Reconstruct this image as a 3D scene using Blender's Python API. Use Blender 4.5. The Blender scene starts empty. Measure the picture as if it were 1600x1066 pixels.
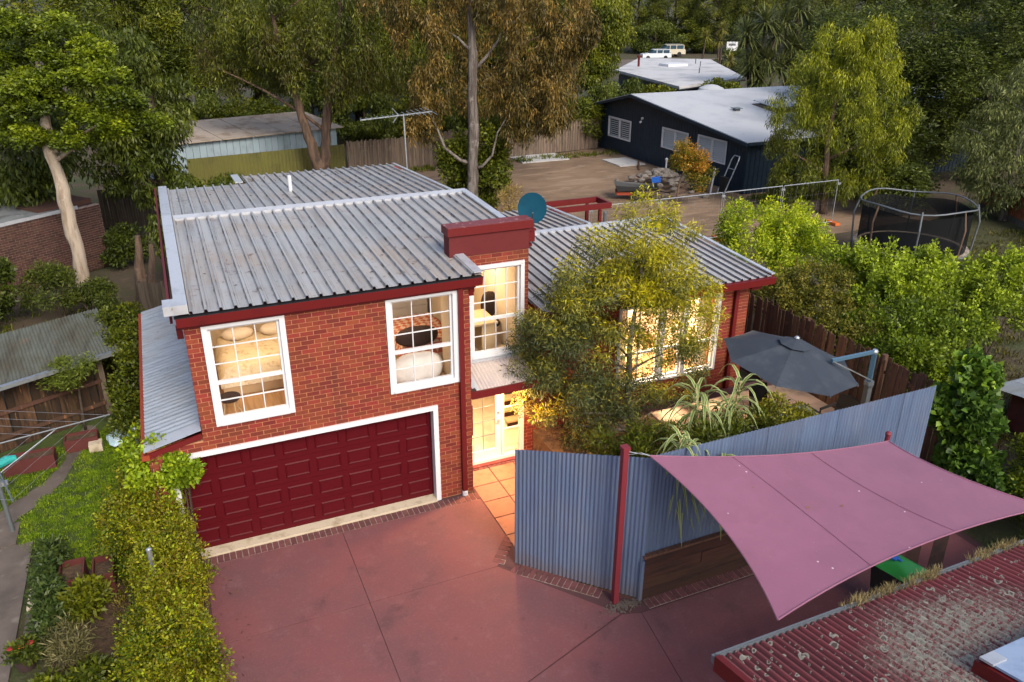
import bpy, bmesh, math, random
import numpy as np
from mathutils import Vector, Matrix
R = math.radians
random.seed(7)
RNG = np.random.default_rng(11)
SC = bpy.context.scene
COL = SC.collection

# ------------------------------------------------------------------ camera, sky, sun, exposure
cam_d = bpy.data.cameras.new('camera')
cam = bpy.data.objects.new('camera', cam_d)
COL.objects.link(cam)
cam_d.sensor_width = 36.0
cam_d.lens = 1244.0 / 1600.0 * 36.0
cam_d.clip_start = 0.2
cam_d.clip_end = 2000.0
cam.location = (-4.42, -13.46, 9.78)
cam.rotation_euler = (Matrix.Rotation(R(-23.68), 4, 'Z') @ Matrix.Rotation(R(90 - 23.62), 4, 'X') @ Matrix.Rotation(R(0.14), 4, 'Z')).to_euler()
SC.camera = cam

SUN_EL, SUN_AZ = 40.0, 172.0          # azimuth clockwise from +Y
world = bpy.data.worlds.new('World')
SC.world = world
world.use_nodes = True
wn = world.node_tree
bg = wn.nodes['Background']
sky = wn.nodes.new('ShaderNodeTexSky')
sky.sky_type = 'NISHITA'
sky.sun_disc = False
sky.sun_elevation = R(SUN_EL)
sky.sun_rotation = R(SUN_AZ)
sky.air_density = 1.0
sky.dust_density = 3.5
sky.ozone_density = 0.8
wn.links.new(sky.outputs[0], bg.inputs[0])
bg.inputs[1].default_value = 0.13
sun_d = bpy.data.lights.new('sun', 'SUN')
sun_d.energy = 1.4
sun_d.angle = R(22)
sun_d.color = (1.0, 0.93, 0.82)
sun = bpy.data.objects.new('sun', sun_d)
COL.objects.link(sun)
sd = Vector((math.sin(R(SUN_AZ)) * math.cos(R(SUN_EL)), math.cos(R(SUN_AZ)) * math.cos(R(SUN_EL)), math.sin(R(SUN_EL))))
sun.rotation_euler = sd.to_track_quat('Z', 'Y').to_euler()
SC.view_settings.view_transform = 'Standard'
SC.view_settings.look = 'None'
SC.view_settings.exposure = 0.92
SC.view_settings.gamma = 1.0
SC.view_settings.use_curve_mapping = False
SC.render.engine = 'CYCLES'
SC.cycles.max_bounces = 6
SC.cycles.transparent_max_bounces = 12
SC.cycles.sample_clamp_indirect = 6.0
SC.cycles.caustics_reflective = False
SC.cycles.caustics_refractive = False

# ------------------------------------------------------------------ materials
def nt(name):
    m = bpy.data.materials.new(name)
    m.use_nodes = True
    n = m.node_tree
    n.nodes.clear()
    out = n.nodes.new('ShaderNodeOutputMaterial')
    return m, n, out

def node(n, t, **kw):
    x = n.nodes.new(t)
    for k, v in kw.items():
        setattr(x, k, v)
    return x

def val(n, sock, v):
    if isinstance(v, bpy.types.NodeSocket):
        n.links.new(v, sock)
    else:
        sock.default_value = v

def c4(c):
    return (c[0], c[1], c[2], 1.0) if len(c) == 3 else c

def pos(n, scale=(1, 1, 1), rot=(0, 0, 0)):
    g = node(n, 'ShaderNodeNewGeometry')
    mp = node(n, 'ShaderNodeMapping')
    n.links.new(g.outputs['Position'], mp.inputs[0])
    mp.inputs['Scale'].default_value = scale
    mp.inputs['Rotation'].default_value = rot
    return mp.outputs[0]

def noise(n, vec, scale, detail=4, rough=.55, dist=0.0):
    x = node(n, 'ShaderNodeTexNoise')
    n.links.new(vec, x.inputs['Vector'])
    x.inputs['Scale'].default_value = scale
    x.inputs['Detail'].default_value = detail
    x.inputs['Roughness'].default_value = rough
    x.inputs['Distortion'].default_value = dist
    return x.outputs['Fac']

def ramp(n, fac, lo, hi):
    x = node(n, 'ShaderNodeMapRange')
    x.interpolation_type = 'SMOOTHSTEP'
    n.links.new(fac, x.inputs[0])
    x.inputs[1].default_value = lo
    x.inputs[2].default_value = hi
    return x.outputs[0]

def mix(n, fac, a, b, mode='MIX'):
    x = node(n, 'ShaderNodeMix', data_type='RGBA', blend_type=mode)
    val(n, x.inputs[0], fac)
    val(n, x.inputs[6], a if isinstance(a, bpy.types.NodeSocket) else c4(a))
    val(n, x.inputs[7], b if isinstance(b, bpy.types.NodeSocket) else c4(b))
    return x.outputs[2]

def math_(n, op, a, b=None):
    x = node(n, 'ShaderNodeMath', operation=op)
    val(n, x.inputs[0], a)
    if b is not None:
        val(n, x.inputs[1], b)
    return x.outputs[0]

def bump(n, h, strength, dist):
    x = node(n, 'ShaderNodeBump')
    n.links.new(h, x.inputs['Height'])
    x.inputs['Strength'].default_value = strength
    x.inputs['Distance'].default_value = dist
    return x.outputs[0]

def pbsdf(n, out, col, rough=.6, metal=0.0, spec=.4, normal=None, coat=0):
    b = node(n, 'ShaderNodeBsdfPrincipled')
    val(n, b.inputs['Base Color'], col if isinstance(col, bpy.types.NodeSocket) else c4(col))
    val(n, b.inputs['Roughness'], rough)
    val(n, b.inputs['Metallic'], metal)
    b.inputs['Specular IOR Level'].default_value = spec
    if normal is not None:
        n.links.new(normal, b.inputs['Normal'])
    n.links.new(b.outputs[0], out.inputs[0])
    return b

def mat(name, col, rough=.6, metal=0.0, spec=.4, layers=(), bumps=(), rand=0.0, scale3=(1, 1, 1)):
    """layers: (colour, noise scale, lo, hi, axis scale or None); bumps: (scale, strength, dist)"""
    m, n, out = nt(name)
    c = None
    base = c4(col)
    vec = pos(n, scale3)
    cur = node(n, 'ShaderNodeRGB')
    cur.outputs[0].default_value = base
    cur = cur.outputs[0]
    if rand:
        oi = node(n, 'ShaderNodeObjectInfo')
        g = node(n, 'ShaderNodeNewGeometry')
        s = math_(n, 'FRACT', math_(n, 'ADD', oi.outputs['Random'], g.outputs['Random Per Island']))
        hv = node(n, 'ShaderNodeHueSaturation')
        n.links.new(cur, hv.inputs['Color'])
        n.links.new(math_(n, 'ADD', math_(n, 'MULTIPLY', s, 2 * rand), 1 - rand), hv.inputs['Value'])
        s2 = math_(n, 'FRACT', math_(n, 'MULTIPLY', s, 7.31))
        n.links.new(math_(n, 'ADD', math_(n, 'MULTIPLY', s2, .02), .49), hv.inputs['Hue'])
        cur = hv.outputs[0]
    for L in layers:
        lc, sc, lo, hi = L[:4]
        v = pos(n, L[4]) if len(L) > 4 and L[4] else vec
        f = ramp(n, noise(n, v, sc, 5, .6), lo, hi)
        cur = mix(n, f, cur, lc)
    nrm = None
    if bumps:
        sc, st, di = bumps[0][:3]
        v = pos(n, bumps[0][3]) if len(bumps[0]) > 3 else vec
        nrm = bump(n, noise(n, v, sc, 6, .6), st, di)
    pbsdf(n, out, cur, rough, metal, spec, nrm)
    return m

M = {}
M['brick'] = mat('red brick', (.18, .03, .016), .85, rand=.26, layers=[((.13, .022, .012), 9, .55, .8), ((.25, .06, .03), 1.1, .6, .85), ((.10, .02, .013), 1.2, .52, .78, (2.2, 2.2, .45))], bumps=[(60, .5, .004)])
M['brickdk'] = mat('dark brown brick', (.062, .027, .02), .9, rand=.35, layers=[((.05, .03, .025), 6, .5, .8)], bumps=[(60, .5, .004)])
M['mortar'] = mat('sandy mortar', (.44, .20, .105), .95, layers=[((.36, .16, .085), 14, .4, .7)], bumps=[(90, .4, .003)])
M['mortardk'] = mat('grey mortar', (.34, .26, .225), .95, layers=[((.16, .12, .1), 8, .4, .7)])
M['white'] = mat('white gloss paint', (.6, .61, .64), .4, spec=.4, layers=[((.5, .5, .52), 5, .55, .85)])
M['pinkwhite'] = mat('pale pink door paint', (.72, .58, .57), .35)
M['redtrim'] = mat('deep red trim paint', (.115, .009, .010), .5, spec=.3, layers=[((.085, .008, .009), 3, .5, .8)])
M['redcap'] = mat('weathered red capping', (.15, .03, .03), .5, layers=[((.4, .25, .24), 9, .57, .7)])
M['render_red'] = mat('red painted render', (.105, .011, .012), .8, layers=[((.085, .009, .010), 3, .45, .7)], bumps=[(50, .3, .003)])
M['garage'] = mat('burgundy garage door enamel', (.07, .0025, .006), .55, spec=.15, layers=[((.056, .0025, .005), 6, .5, .8)], bumps=[(70, .12, .002, (1, 1, 6))])
M['cream'] = mat('cream concrete threshold', (.5, .42, .31), .85, layers=[((.34, .27, .18), 4, .5, .7), ((.2, .17, .13), 30, .63, .7)])
M['glassdark'] = mat('dark interior', (.02, .02, .02), .5)
M['room'] = mat('cream interior wall', (.78, .68, .54), .8)
M['roomfloor'] = mat('honey timber floor', (.38, .22, .1), .45, layers=[((.26, .14, .06), 1.5, .4, .7, (9, .8, 1))])
M['carpet'] = mat('beige carpet', (.5, .4, .28), .95, layers=[((.42, .33, .22), 20, .4, .7)])
M['tilefloor'] = mat('cream floor tile', (.72, .62, .45), .3, layers=[((.6, .5, .36), 3, .45, .65)])
M['galv'] = mat('galvanised steel', (.42, .45, .48), .42, metal=.75, layers=[((.3, .32, .34), 8, .45, .7)])
M['steel'] = mat('grey painted steel', (.13, .145, .16), .45, metal=.3)
M['black'] = mat('black plastic', (.012, .012, .013), .5)
M['blackwicker'] = mat('black wicker', (.02, .016, .014), .7, bumps=[(80, .6, .006)])
M['umbrella'] = mat('charcoal canvas', (.027, .036, .052), .85, layers=[((.045, .055, .07), 2, .45, .7)], bumps=[(300, .3, .001)])
M['bluealu'] = mat('blue grey aluminium', (.10, .19, .28), .35, metal=.4)
M['dish'] = mat('teal blue dish paint', (.005, .05, .085), .8, spec=.1, layers=[((.004, .04, .07), 3, .45, .7)])
M['green_lid'] = mat('green bin lid', (.03, .27, .055), .4)
M['bluebit'] = mat('bright blue plastic', (.02, .12, .5), .4)
M['post'] = mat('maroon painted post', (.16, .022, .032), .45)
M['oldtin'] = None
M['timber'] = mat('dark stained sleeper', (.05, .018, .012), .8, rand=.3, layers=[((.02, .009, .007), 2, .4, .7, (.6, 6, 6))], bumps=[(12, .6, .01, (.5, 8, 8))])
M['paling'] = mat('grey weathered paling', (.16, .12, .09), .9, rand=.35, layers=[((.09, .065, .05), 2, .45, .7, (8, 8, .6)), ((.22, .18, .14), 1.2, .6, .8)], bumps=[(10, .6, .006, (10, 10, .6))])
M['palingdark'] = mat('dark brown paling', (.075, .058, .042), .9, rand=.3, layers=[((.045, .034, .026), 2, .45, .7, (8, 8, .6))])  # darker brown variant of the paling timber
M['palingred'] = mat('red brown paling', (.085, .042, .026), .9, rand=.4, layers=[((.06, .03, .02), 2, .45, .7, (8, 8, .6)), ((.24, .11, .05), 1.5, .58, .75, (6, 6, .8))], bumps=[(10, .6, .006, (10, 10, .6))])
M['palingorange'] = mat('orange stained lattice timber', (.2, .06, .025), .85, rand=.25)
M['shedboard'] = mat('old brown shed boards', (.058, .03, .014), .9, rand=.6, layers=[((.02, .012, .007), 2, .4, .65, (7, 7, .7)), ((.3, .16, .06), 2.3, .6, .72, (9, 9, .9))], bumps=[(10, .6, .006, (10, 10, .6))])
M['navy'] = mat('navy black boards', (.006, .018, .034), .6, layers=[((.01, .025, .045), 3, .45, .7)])
M['blind'] = mat('white window blind', (.55, .6, .64), .5)
M['shadeglass'] = mat('dark window glass', (.03, .035, .04), .08, spec=.8)
M['whiteroof'] = mat('white membrane roof', (.40, .415, .44), .6, layers=[((.32, .335, .36), .5, .45, .75), ((.26, .27, .29), 2.2, .6, .8)])
M['whiteroof_old'] = mat('streaked white flat roof', (.45, .45, .46), .7, layers=[((.28, .28, .28), .4, .45, .7), ((.3, .29, .27), 1.3, .58, .75, (.4, 1, 1))])
M['fibro'] = mat('weathered fibro roof', (.3, .25, .2), .95, layers=[((.2, .15, .11), 1.0, .45, .65), ((.4, .36, .31), 3, .58, .75), ((.12, .05, .02), .8, .62, .75)])
M['shedblue'] = mat('pale blue grey cladding', (.25, .32, .37), .6, rand=.08, layers=[((.16, .2, .22), 2, .5, .8, (1, 1, .5))])
M['olive'] = mat('olive steel fence', (.105, .098, .022), .6, rand=.06, layers=[((.075, .07, .02), .8, .45, .7)])
M['rooftile'] = mat('old roof tile', (.2, .14, .12), .85, rand=.4, layers=[((.3, .28, .25), 3, .55, .75)])
M['dirt'] = None
M['concrete'] = mat('old grey concrete', (.125, .10, .085), .95, layers=[((.075, .06, .05), .9, .42, .68), ((.17, .15, .125), 3, .55, .75), ((.09, .08, .06), 14, .62, .75)], bumps=[(30, .4, .006)])
M['slabpale'] = mat('pale concrete slab', (.42, .42, .42), .9, layers=[((.32, .31, .3), 2, .45, .7)])
M['soil'] = mat('garden soil', (.075, .045, .026), 1.0, layers=[((.13, .085, .05), 2.5, .5, .7), ((.04, .025, .015), 9, .5, .7)], bumps=[(14, .9, .05)])
M['grassbase'] = mat('turf', (.05, .075, .012), 1.0, layers=[((.035, .05, .01), 2, .45, .65), ((.1, .11, .03), 5, .58, .75)], bumps=[(25, .9, .04)])
M['rough'] = mat('rough dry grass', (.05, .052, .018), 1.0, layers=[((.035, .035, .012), .8, .42, .66), ((.10, .08, .045), 3, .55, .75)], bumps=[(20, .9, .05)])
M['ground'] = mat('leaf litter ground', (.062, .046, .028), 1.0, layers=[((.04, .05, .015), .3, .45, .6), ((.1, .07, .045), 1.7, .55, .75)], bumps=[(9, .8, .05)])
M['paving'] = mat('courtyard paving', (.34, .24, .17), .85, rand=.1, layers=[((.25, .17, .12), 3, .45, .7)])
M['entrytile'] = mat('terracotta entry tile', (.3, .135, .085), .7, rand=.1, layers=[((.24, .105, .07), 5, .45, .7)])
M['bark_pale'] = mat('pale papery bark', (.4, .33, .26), .9, layers=[((.24, .18, .13), 1.6, .45, .65, (3, 3, .5)), ((.5, .45, .38), 3, .58, .75)], bumps=[(6, .9, .05, (4, 4, .8))])
M['bark_brown'] = mat('brown gum bark', (.135, .085, .056), .9, layers=[((.06, .04, .03), 1.5, .42, .6, (4, 4, .4)), ((.22, .15, .105), 2, .6, .8)], bumps=[(6, .9, .05, (4, 4, .7))])
M['bark_grey'] = mat('grey gum bark', (.165, .145, .13), .9, layers=[((.075, .06, .052), 1.3, .42, .6, (4, 4, .5)), ((.3, .27, .25), 2, .58, .75)], bumps=[(6, .9, .05, (4, 4, .7))])
M['bark_dark'] = mat('dark bark', (.05, .035, .025), .95, layers=[((.09, .07, .05), 2, .5, .7)])
M['straw'] = mat('dry straw', (.42, .33, .17), .95, rand=.3)
M['terracotta'] = mat('terracotta planter', (.09, .02, .018), .7, layers=[((.1, .025, .02), 4, .5, .7)])
M['stone'] = mat('rubble stone', (.17, .15, .13), .95, rand=.35, layers=[((.15, .13, .12), 4, .45, .7)], bumps=[(12, .7, .02)])
M['carwhite'] = mat('white car paint', (.62, .66, .7), .25, spec=.6)
M['carbeige'] = mat('beige car paint', (.5, .46, .36), .3, spec=.6)
M['carglass'] = mat('car glass', (.03, .06, .09), .08, spec=.9)
M['tyre'] = mat('tyre rubber', (.015, .015, .015), .8)
M['orange'] = mat('orange plastic foot', (.5, .12, .03), .6)
M['trailer_red'] = mat('orange red tray', (.25, .04, .015), .6)
M['wood_pale'] = mat('pale timber furniture', (.55, .4, .23), .5)
M['linen'] = mat('white bed linen', (.72, .66, .6), .9, bumps=[(9, .5, .04)])
M['cushion'] = mat('dark brown cushion', (.035, .02, .016), .95, bumps=[(25, .5, .02)])
M['throw_fur'] = mat('cream fleece throw', (.68, .58, .42), .95, layers=[((.5, .38, .24), 7, .5, .7)], bumps=[(16, .8, .04)])
M['curtain'] = mat('warm cream curtain', (.75, .62, .44), .9)
M['teal'] = mat('turquoise plastic', (.03, .35, .33), .4)
M['poly'] = mat('translucent ribbed sheet', (.5, .43, .4), .5, layers=[((.42, .36, .36), 2, .45, .65)])
M['bluepale'] = mat('pale blue roof paint', (.28, .36, .5), .45, layers=[((.22, .29, .42), 4, .45, .7), ((.1, .12, .16), 24, .68, .72)])
M['redfence'] = mat('faded red steel', (.17, .05, .045), .7, layers=[((.12, .03, .03), 1.6, .45, .7)])
M['pot'] = mat('dark pot', (.05, .03, .03), .6)
M['yellowleaf'] = mat('fallen leaf', (.2, .1, .04), .9, rand=.4)

def m_emit(name, col, strength):
    m, n, out = nt(name)
    e = node(n, 'ShaderNodeEmission')
    e.inputs[0].default_value = c4(col)
    e.inputs[1].default_value = strength
    n.links.new(e.outputs[0], out.inputs[0])
    return m
M['lampglow'] = m_emit('warm lamp glow', (1, .62, .28), 9)
M['lanternglow'] = m_emit('orange lantern glow', (1, .3, .03), 3.0)

def m_glass():
    m, n, out = nt('window glass')
    t = node(n, 'ShaderNodeBsdfTransparent')
    t.inputs[0].default_value = (.95, .96, .97, 1)
    g = node(n, 'ShaderNodeBsdfGlossy')
    g.inputs['Roughness'].default_value = .02
    fr = node(n, 'ShaderNodeLayerWeight')
    fr.inputs[0].default_value = .5
    ff = math_(n, 'ADD', math_(n, 'MULTIPLY', math_(n, 'POWER', fr.outputs['Facing'], 5.0), .9), .045)
    mx = node(n, 'ShaderNodeMixShader')
    n.links.new(ff, mx.inputs[0])
    n.links.new(t.outputs[0], mx.inputs[1])
    n.links.new(g.outputs[0], mx.inputs[2])
    n.links.new(mx.outputs[0], out.inputs[0])
    return m
M['glass'] = m_glass()

def m_net():
    m, n, out = nt('black safety net')
    t = node(n, 'ShaderNodeBsdfTransparent')
    d = node(n, 'ShaderNodeBsdfDiffuse')
    d.inputs[0].default_value = (.012, .013, .015, 1)
    mx = node(n, 'ShaderNodeMixShader')
    mx.inputs[0].default_value = .8
    n.links.new(t.outputs[0], mx.inputs[1])
    n.links.new(d.outputs[0], mx.inputs[2])
    n.links.new(mx.outputs[0], out.inputs[0])
    return m
M['net'] = m_net()

def m_roof(name, col, dark, along=(6, .35, 6), metal=.35, rust=.0, rough=.42, grime=.5, splash=0.0):
    m, n, out = nt(name)
    v = pos(n)
    vs = pos(n, along)
    f1 = ramp(n, noise(n, vs, 1.0, 6, .65), .42, .72)
    f2 = ramp(n, noise(n, v, .7, 5, .6), .42, .68)
    f3 = ramp(n, noise(n, v, 11, 5, .6), .6, .72)
    c = mix(n, f1, col, dark)
    c = mix(n, math_(n, 'MULTIPLY', f2, .55), c, (dark[0] * 1.35, dark[1] * 1.15, dark[2] * .95))
    c = mix(n, math_(n, 'MULTIPLY', f3, grime), c, (.12, .085, .06))
    if rust:
        f4 = ramp(n, noise(n, v, 2.3, 6, .7), .59, .68)
        c = mix(n, math_(n, 'MULTIPLY', f4, rust), c, (.16, .08, .045))
    if splash:
        sx = node(n, 'ShaderNodeSeparateXYZ')
        n.links.new(v, sx.inputs[0])
        hgt = math_(n, 'ADD', sx.outputs[2], math_(n, 'MULTIPLY', noise(n, v, 3.5, 5, .7), -.5))
        c = mix(n, math_(n, 'MULTIPLY', math_(n, 'SUBTRACT', 1.0, ramp(n, hgt, -.2, .22)), splash), c, (.15, .11, .1))
        st = ramp(n, noise(n, pos(n, (7, 7, .25)), 1.5, 5, .7), .55, .72)
        c = mix(n, math_(n, 'MULTIPLY', st, .35), c, (.2, .22, .28))
    oi = node(n, 'ShaderNodeObjectInfo')
    hv = node(n, 'ShaderNodeHueSaturation')
    n.links.new(c, hv.inputs['Color'])
    n.links.new(math_(n, 'ADD', math_(n, 'MULTIPLY', oi.outputs['Random'], .18), .91), hv.inputs['Value'])
    pbsdf(n, out, hv.outputs[0], math_(n, 'ADD', math_(n, 'MULTIPLY', f2, .2), rough), metal, .4, bump(n, noise(n, v, 3, 3), .15, .02))
    return m
M['roof'] = m_roof('weathered zincalume roof', (.42, .41, .40), (.285, .272, .262), rust=.75)
M['roof2'] = m_roof('brighter zincalume roof', (.5, .485, .475), (.34, .32, .31), rust=.3)
M['flash'] = mat('zinc flashing', (.46, .48, .52), .4, metal=.3, layers=[((.36, .37, .4), 3, .45, .75), ((.2, .17, .15), 12, .63, .72)])
M['leanroof'] = m_roof('galvanised lean to roof', (.38, .42, .47), (.24, .27, .3), along=(.4, 8, 6), rust=.15)
M['oldtin'] = m_roof('old grey green tin', (.105, .115, .095), (.045, .042, .03), along=(5, .5, 5), metal=.1, rust=.6, rough=.7)
M['fenceblue'] = m_roof('blue grey corrugated steel', (.115, .165, .27), (.09, .125, .215), along=(8, 8, .4), metal=.2, rough=.42, grime=.0, splash=.55)
M['roofred_base'] = None

def m_lichen():
    m, n, out = nt('lichen spotted red corrugated roof')
    v = pos(n)
    base = mix(n, ramp(n, noise(n, v, .9, 5, .6), .4, .7), (.17, .032, .038), (.1, .022, .026))
    sx = node(n, 'ShaderNodeSeparateXYZ')
    n.links.new(v, sx.inputs[0])
    vd = node(n, 'ShaderNodeVectorMath', operation='DISTANCE')
    mp2 = pos(n, (1, 1.35, 0))
    n.links.new(mp2, vd.inputs[0])
    vd.inputs[1].default_value = (3.55, -9.1 * 1.35, 0)
    pd = math_(n, 'ADD', vd.outputs['Value'], math_(n, 'MULTIPLY', noise(n, v, 1.6, 5, .65), 1.6))
    patch = math_(n, 'SUBTRACT', 1.0, ramp(n, pd, 1.5, 2.5))
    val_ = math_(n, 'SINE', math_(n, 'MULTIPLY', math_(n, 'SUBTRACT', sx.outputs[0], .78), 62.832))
    base = mix(n, math_(n, 'MULTIPLY', math_(n, 'SUBTRACT', 1.0, ramp(n, val_, -1.0, .1)), .8), base, (.035, .014, .014))  # valleys coloured dark to paint in the shade of the corrugations
    base = mix(n, math_(n, 'MULTIPLY', ramp(n, val_, .4, 1.0), .35), base, (.26, .09, .09))  # crests coloured lighter, part of the same painted shading
    cur = base
    for sc, th in ((7.0, .30), (12.0, .30), (21.0, .32)):
        vo = node(n, 'ShaderNodeTexVoronoi')
        dn = node(n, 'ShaderNodeMixRGB')
        nn = node(n, 'ShaderNodeTexNoise')
        n.links.new(v, nn.inputs['Vector'])
        nn.inputs['Scale'].default_value = sc * 1.6
        n.links.new(v, dn.inputs[1])
        n.links.new(nn.outputs['Color'], dn.inputs[2])
        dn.inputs[0].default_value = .05
        n.links.new(dn.outputs[0], vo.inputs['Vector'])
        vo.inputs['Scale'].default_value = sc
        vo.inputs['Randomness'].default_value = 1
        rnd = node(n, 'ShaderNodeSeparateColor')
        n.links.new(vo.outputs['Color'], rnd.inputs[0])
        # only a share of the cells carry a colony; more of them inside the patch
        thr = math_(n, 'SUBTRACT', .88, math_(n, 'MULTIPLY', patch, .62))
        on = math_(n, 'GREATER_THAN', rnd.outputs[0], thr)
        rad = math_(n, 'ADD', math_(n, 'MULTIPLY', rnd.outputs[1], .26), .18)
        inside = math_(n, 'LESS_THAN', vo.outputs['Distance'], rad)
        ring = math_(n, 'GREATER_THAN', vo.outputs['Distance'], math_(n, 'MULTIPLY', rad, .66))
        body = math_(n, 'MULTIPLY', on, inside)
        cc = mix(n, ring, (.10, .085, .07), (.34, .325, .26))
        cur = mix(n, math_(n, 'MULTIPLY', body, .85), cur, cc)
    f = ramp(n, noise(n, v, 19, 7, .75), .40, .58)
    cur = mix(n, math_(n, 'MULTIPLY', math_(n, 'MULTIPLY', f, patch), .85), cur, (.27, .265, .21))
    pbsdf(n, out, cur, .75, 0, .3, bump(n, noise(n, v, 60, 5), .4, .004))
    return m
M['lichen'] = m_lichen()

def m_drive():
    m, n, out = nt('stained maroon concrete')
    v = pos(n)
    c = mix(n, ramp(n, noise(n, v, .55, 6, .62), .36, .66), (.178, .064, .068), (.138, .062, .068))
    c = mix(n, math_(n, 'MULTIPLY', ramp(n, noise(n, pos(n, (.5, 1.6, 1)), 1.1, 6, .68, .6), .54, .8), .32), c, (.10, .05, .05))
    c = mix(n, math_(n, 'MULTIPLY', ramp(n, noise(n, v, 2.6, 10, .8, .2), .5, .78), .38), c, (.29, .16, .155))
    c = mix(n, math_(n, 'MULTIPLY', ramp(n, noise(n, v, 24, 8, .8), .5, .75), .45), c, (.3, .17, .16))
    c = mix(n, math_(n, 'MULTIPLY', ramp(n, noise(n, v, 75, 3, .6), .63, .7), .55), c, (.04, .025, .025))
    for cx, cy, rad, wd in ((-.2, -4.4, 2.35, .11), (-.2, -4.4, 3.75, .12), (-6.5, -3.0, 4.6, .1), (3.0, -7.2, 3.1, .1)):
        vd = node(n, 'ShaderNodeVectorMath', operation='DISTANCE')
        n.links.new(v, vd.inputs[0])
        vd.inputs[1].default_value = (cx, cy, 0)
        ad = math_(n, 'ABSOLUTE', math_(n, 'SUBTRACT', math_(n, 'ADD', vd.outputs['Value'], math_(n, 'MULTIPLY', noise(n, v, .8, 3), .5)), rad + .25))
        tk = math_(n, 'MULTIPLY', math_(n, 'SUBTRACT', 1.0, ramp(n, ad, wd * .4, wd * 1.6)), ramp(n, noise(n, v, 1.1, 5, .7), .46, .64))
        c = mix(n, math_(n, 'MULTIPLY', tk, .26), c, (.045, .026, .028))
    vo = node(n, 'ShaderNodeTexVoronoi')
    n.links.new(v, vo.inputs['Vector'])
    vo.inputs['Scale'].default_value = 1.7
    dr_ = math_(n, 'MULTIPLY', math_(n, 'SUBTRACT', 1.0, ramp(n, math_(n, 'ADD', vo.outputs['Distance'], math_(n, 'MULTIPLY', noise(n, v, 9, 4), .12)), .08, .17)), ramp(n, noise(n, v, .9, 3), .52, .56))
    c = mix(n, math_(n, 'MULTIPLY', dr_, .35), c, (.04, .024, .025))
    pbsdf(n, out, c, math_(n, 'ADD', math_(n, 'MULTIPLY', noise(n, v, 1.3, 4), .25), .6), 0, .22, bump(n, noise(n, v, 90, 5), .35, .003))
    return m
M['drive'] = m_drive()
M['paverbrick'] = mat('maroon paver brick', (.13, .045, .045), .85, rand=.22, layers=[((.09, .035, .035), 8, .45, .7)], bumps=[(70, .4, .003)])
M['groove'] = mat('dark joint', (.085, .038, .04), .95)

def m_dirt():
    m, n, out = nt('graded dirt with tyre tracks')
    v = pos(n)
    c = mix(n, ramp(n, noise(n, v, .25, 6, .62), .38, .64), (.215, .148, .098), (.15, .102, .068))
    tr = noise(n, pos(n, (.32, 1.1, 1), (0, 0, R(14))), .9, 7, .66, 1.6)
    c = mix(n, math_(n, 'MULTIPLY', ramp(n, tr, .48, .64), .75), c, (.29, .21, .148))
    c = mix(n, math_(n, 'MULTIPLY', ramp(n, noise(n, pos(n, (.25, 1.6, 1), (0, 0, R(-9))), 1.3, 6, .66, 1.2), .54, .66), .6), c, (.10, .072, .05))
    pbsdf(n, out, c, .97, 0, .2, bump(n, tr, .5, .08))
    return m
M['dirt'] = m_dirt()

def m_sail():
    m, n, out = nt('mauve shade cloth')
    v = pos(n)
    c = mix(n, ramp(n, noise(n, v, .8, 4, .6), .35, .7), (.228, .083, .142), (.2, .072, .125))
    c = mix(n, ramp(n, noise(n, v, 45, 2, .5), .74, .76), c, (.4, .22, .28))
    c = mix(n, math_(n, 'MULTIPLY', ramp(n, noise(n, v, 1.9, 7, .7, .5), .52, .72), .3), c, (.17, .06, .09))
    vo = node(n, 'ShaderNodeTexVoronoi')
    n.links.new(v, vo.inputs['Vector'])
    vo.inputs['Scale'].default_value = 5.0
    sp_ = math_(n, 'MULTIPLY', math_(n, 'LESS_THAN', vo.outputs['Distance'], .07), ramp(n, noise(n, v, 1.1, 2), .56, .6))
    c = mix(n, sp_, c, (.6, .5, .52))
    b = node(n, 'ShaderNodeBsdfPrincipled')
    n.links.new(c, b.inputs['Base Color'])
    b.inputs['Roughness'].default_value = .75
    b.inputs['Sheen Weight'].default_value = .1
    n.links.new(bump(n, math_(n, 'ADD', noise(n, pos(n, (1, 1, 1), (0, 0, R(40))), 1.6, 3, .5, .4), math_(n, 'MULTIPLY', noise(n, v, 220, 2), .05)), .5, .05), b.inputs['Normal'])
    tr = node(n, 'ShaderNodeBsdfTranslucent')
    n.links.new(c, tr.inputs[0])
    mx = node(n, 'ShaderNodeMixShader')
    mx.inputs[0].default_value = .03
    n.links.new(b.outputs[0], mx.inputs[1])
    n.links.new(tr.outputs[0], mx.inputs[2])
    n.links.new(mx.outputs[0], out.inputs[0])
    return m
M['sail'] = m_sail()

def m_weave(name, a, b, sc):
    m, n, out = nt(name)
    v = pos(n, (1, 1, 1), (0, 0, R(45)))
    ch = node(n, 'ShaderNodeTexChecker')
    n.links.new(v, ch.inputs[0])
    ch.inputs['Scale'].default_value = sc
    ch.inputs[1].default_value = c4(a)
    ch.inputs[2].default_value = c4(b)
    pbsdf(n, out, ch.outputs[0], .9)
    return m
M['quilt'] = m_weave('rust patterned quilt', (.45, .12, .07), (.62, .45, .36), 9)

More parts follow.
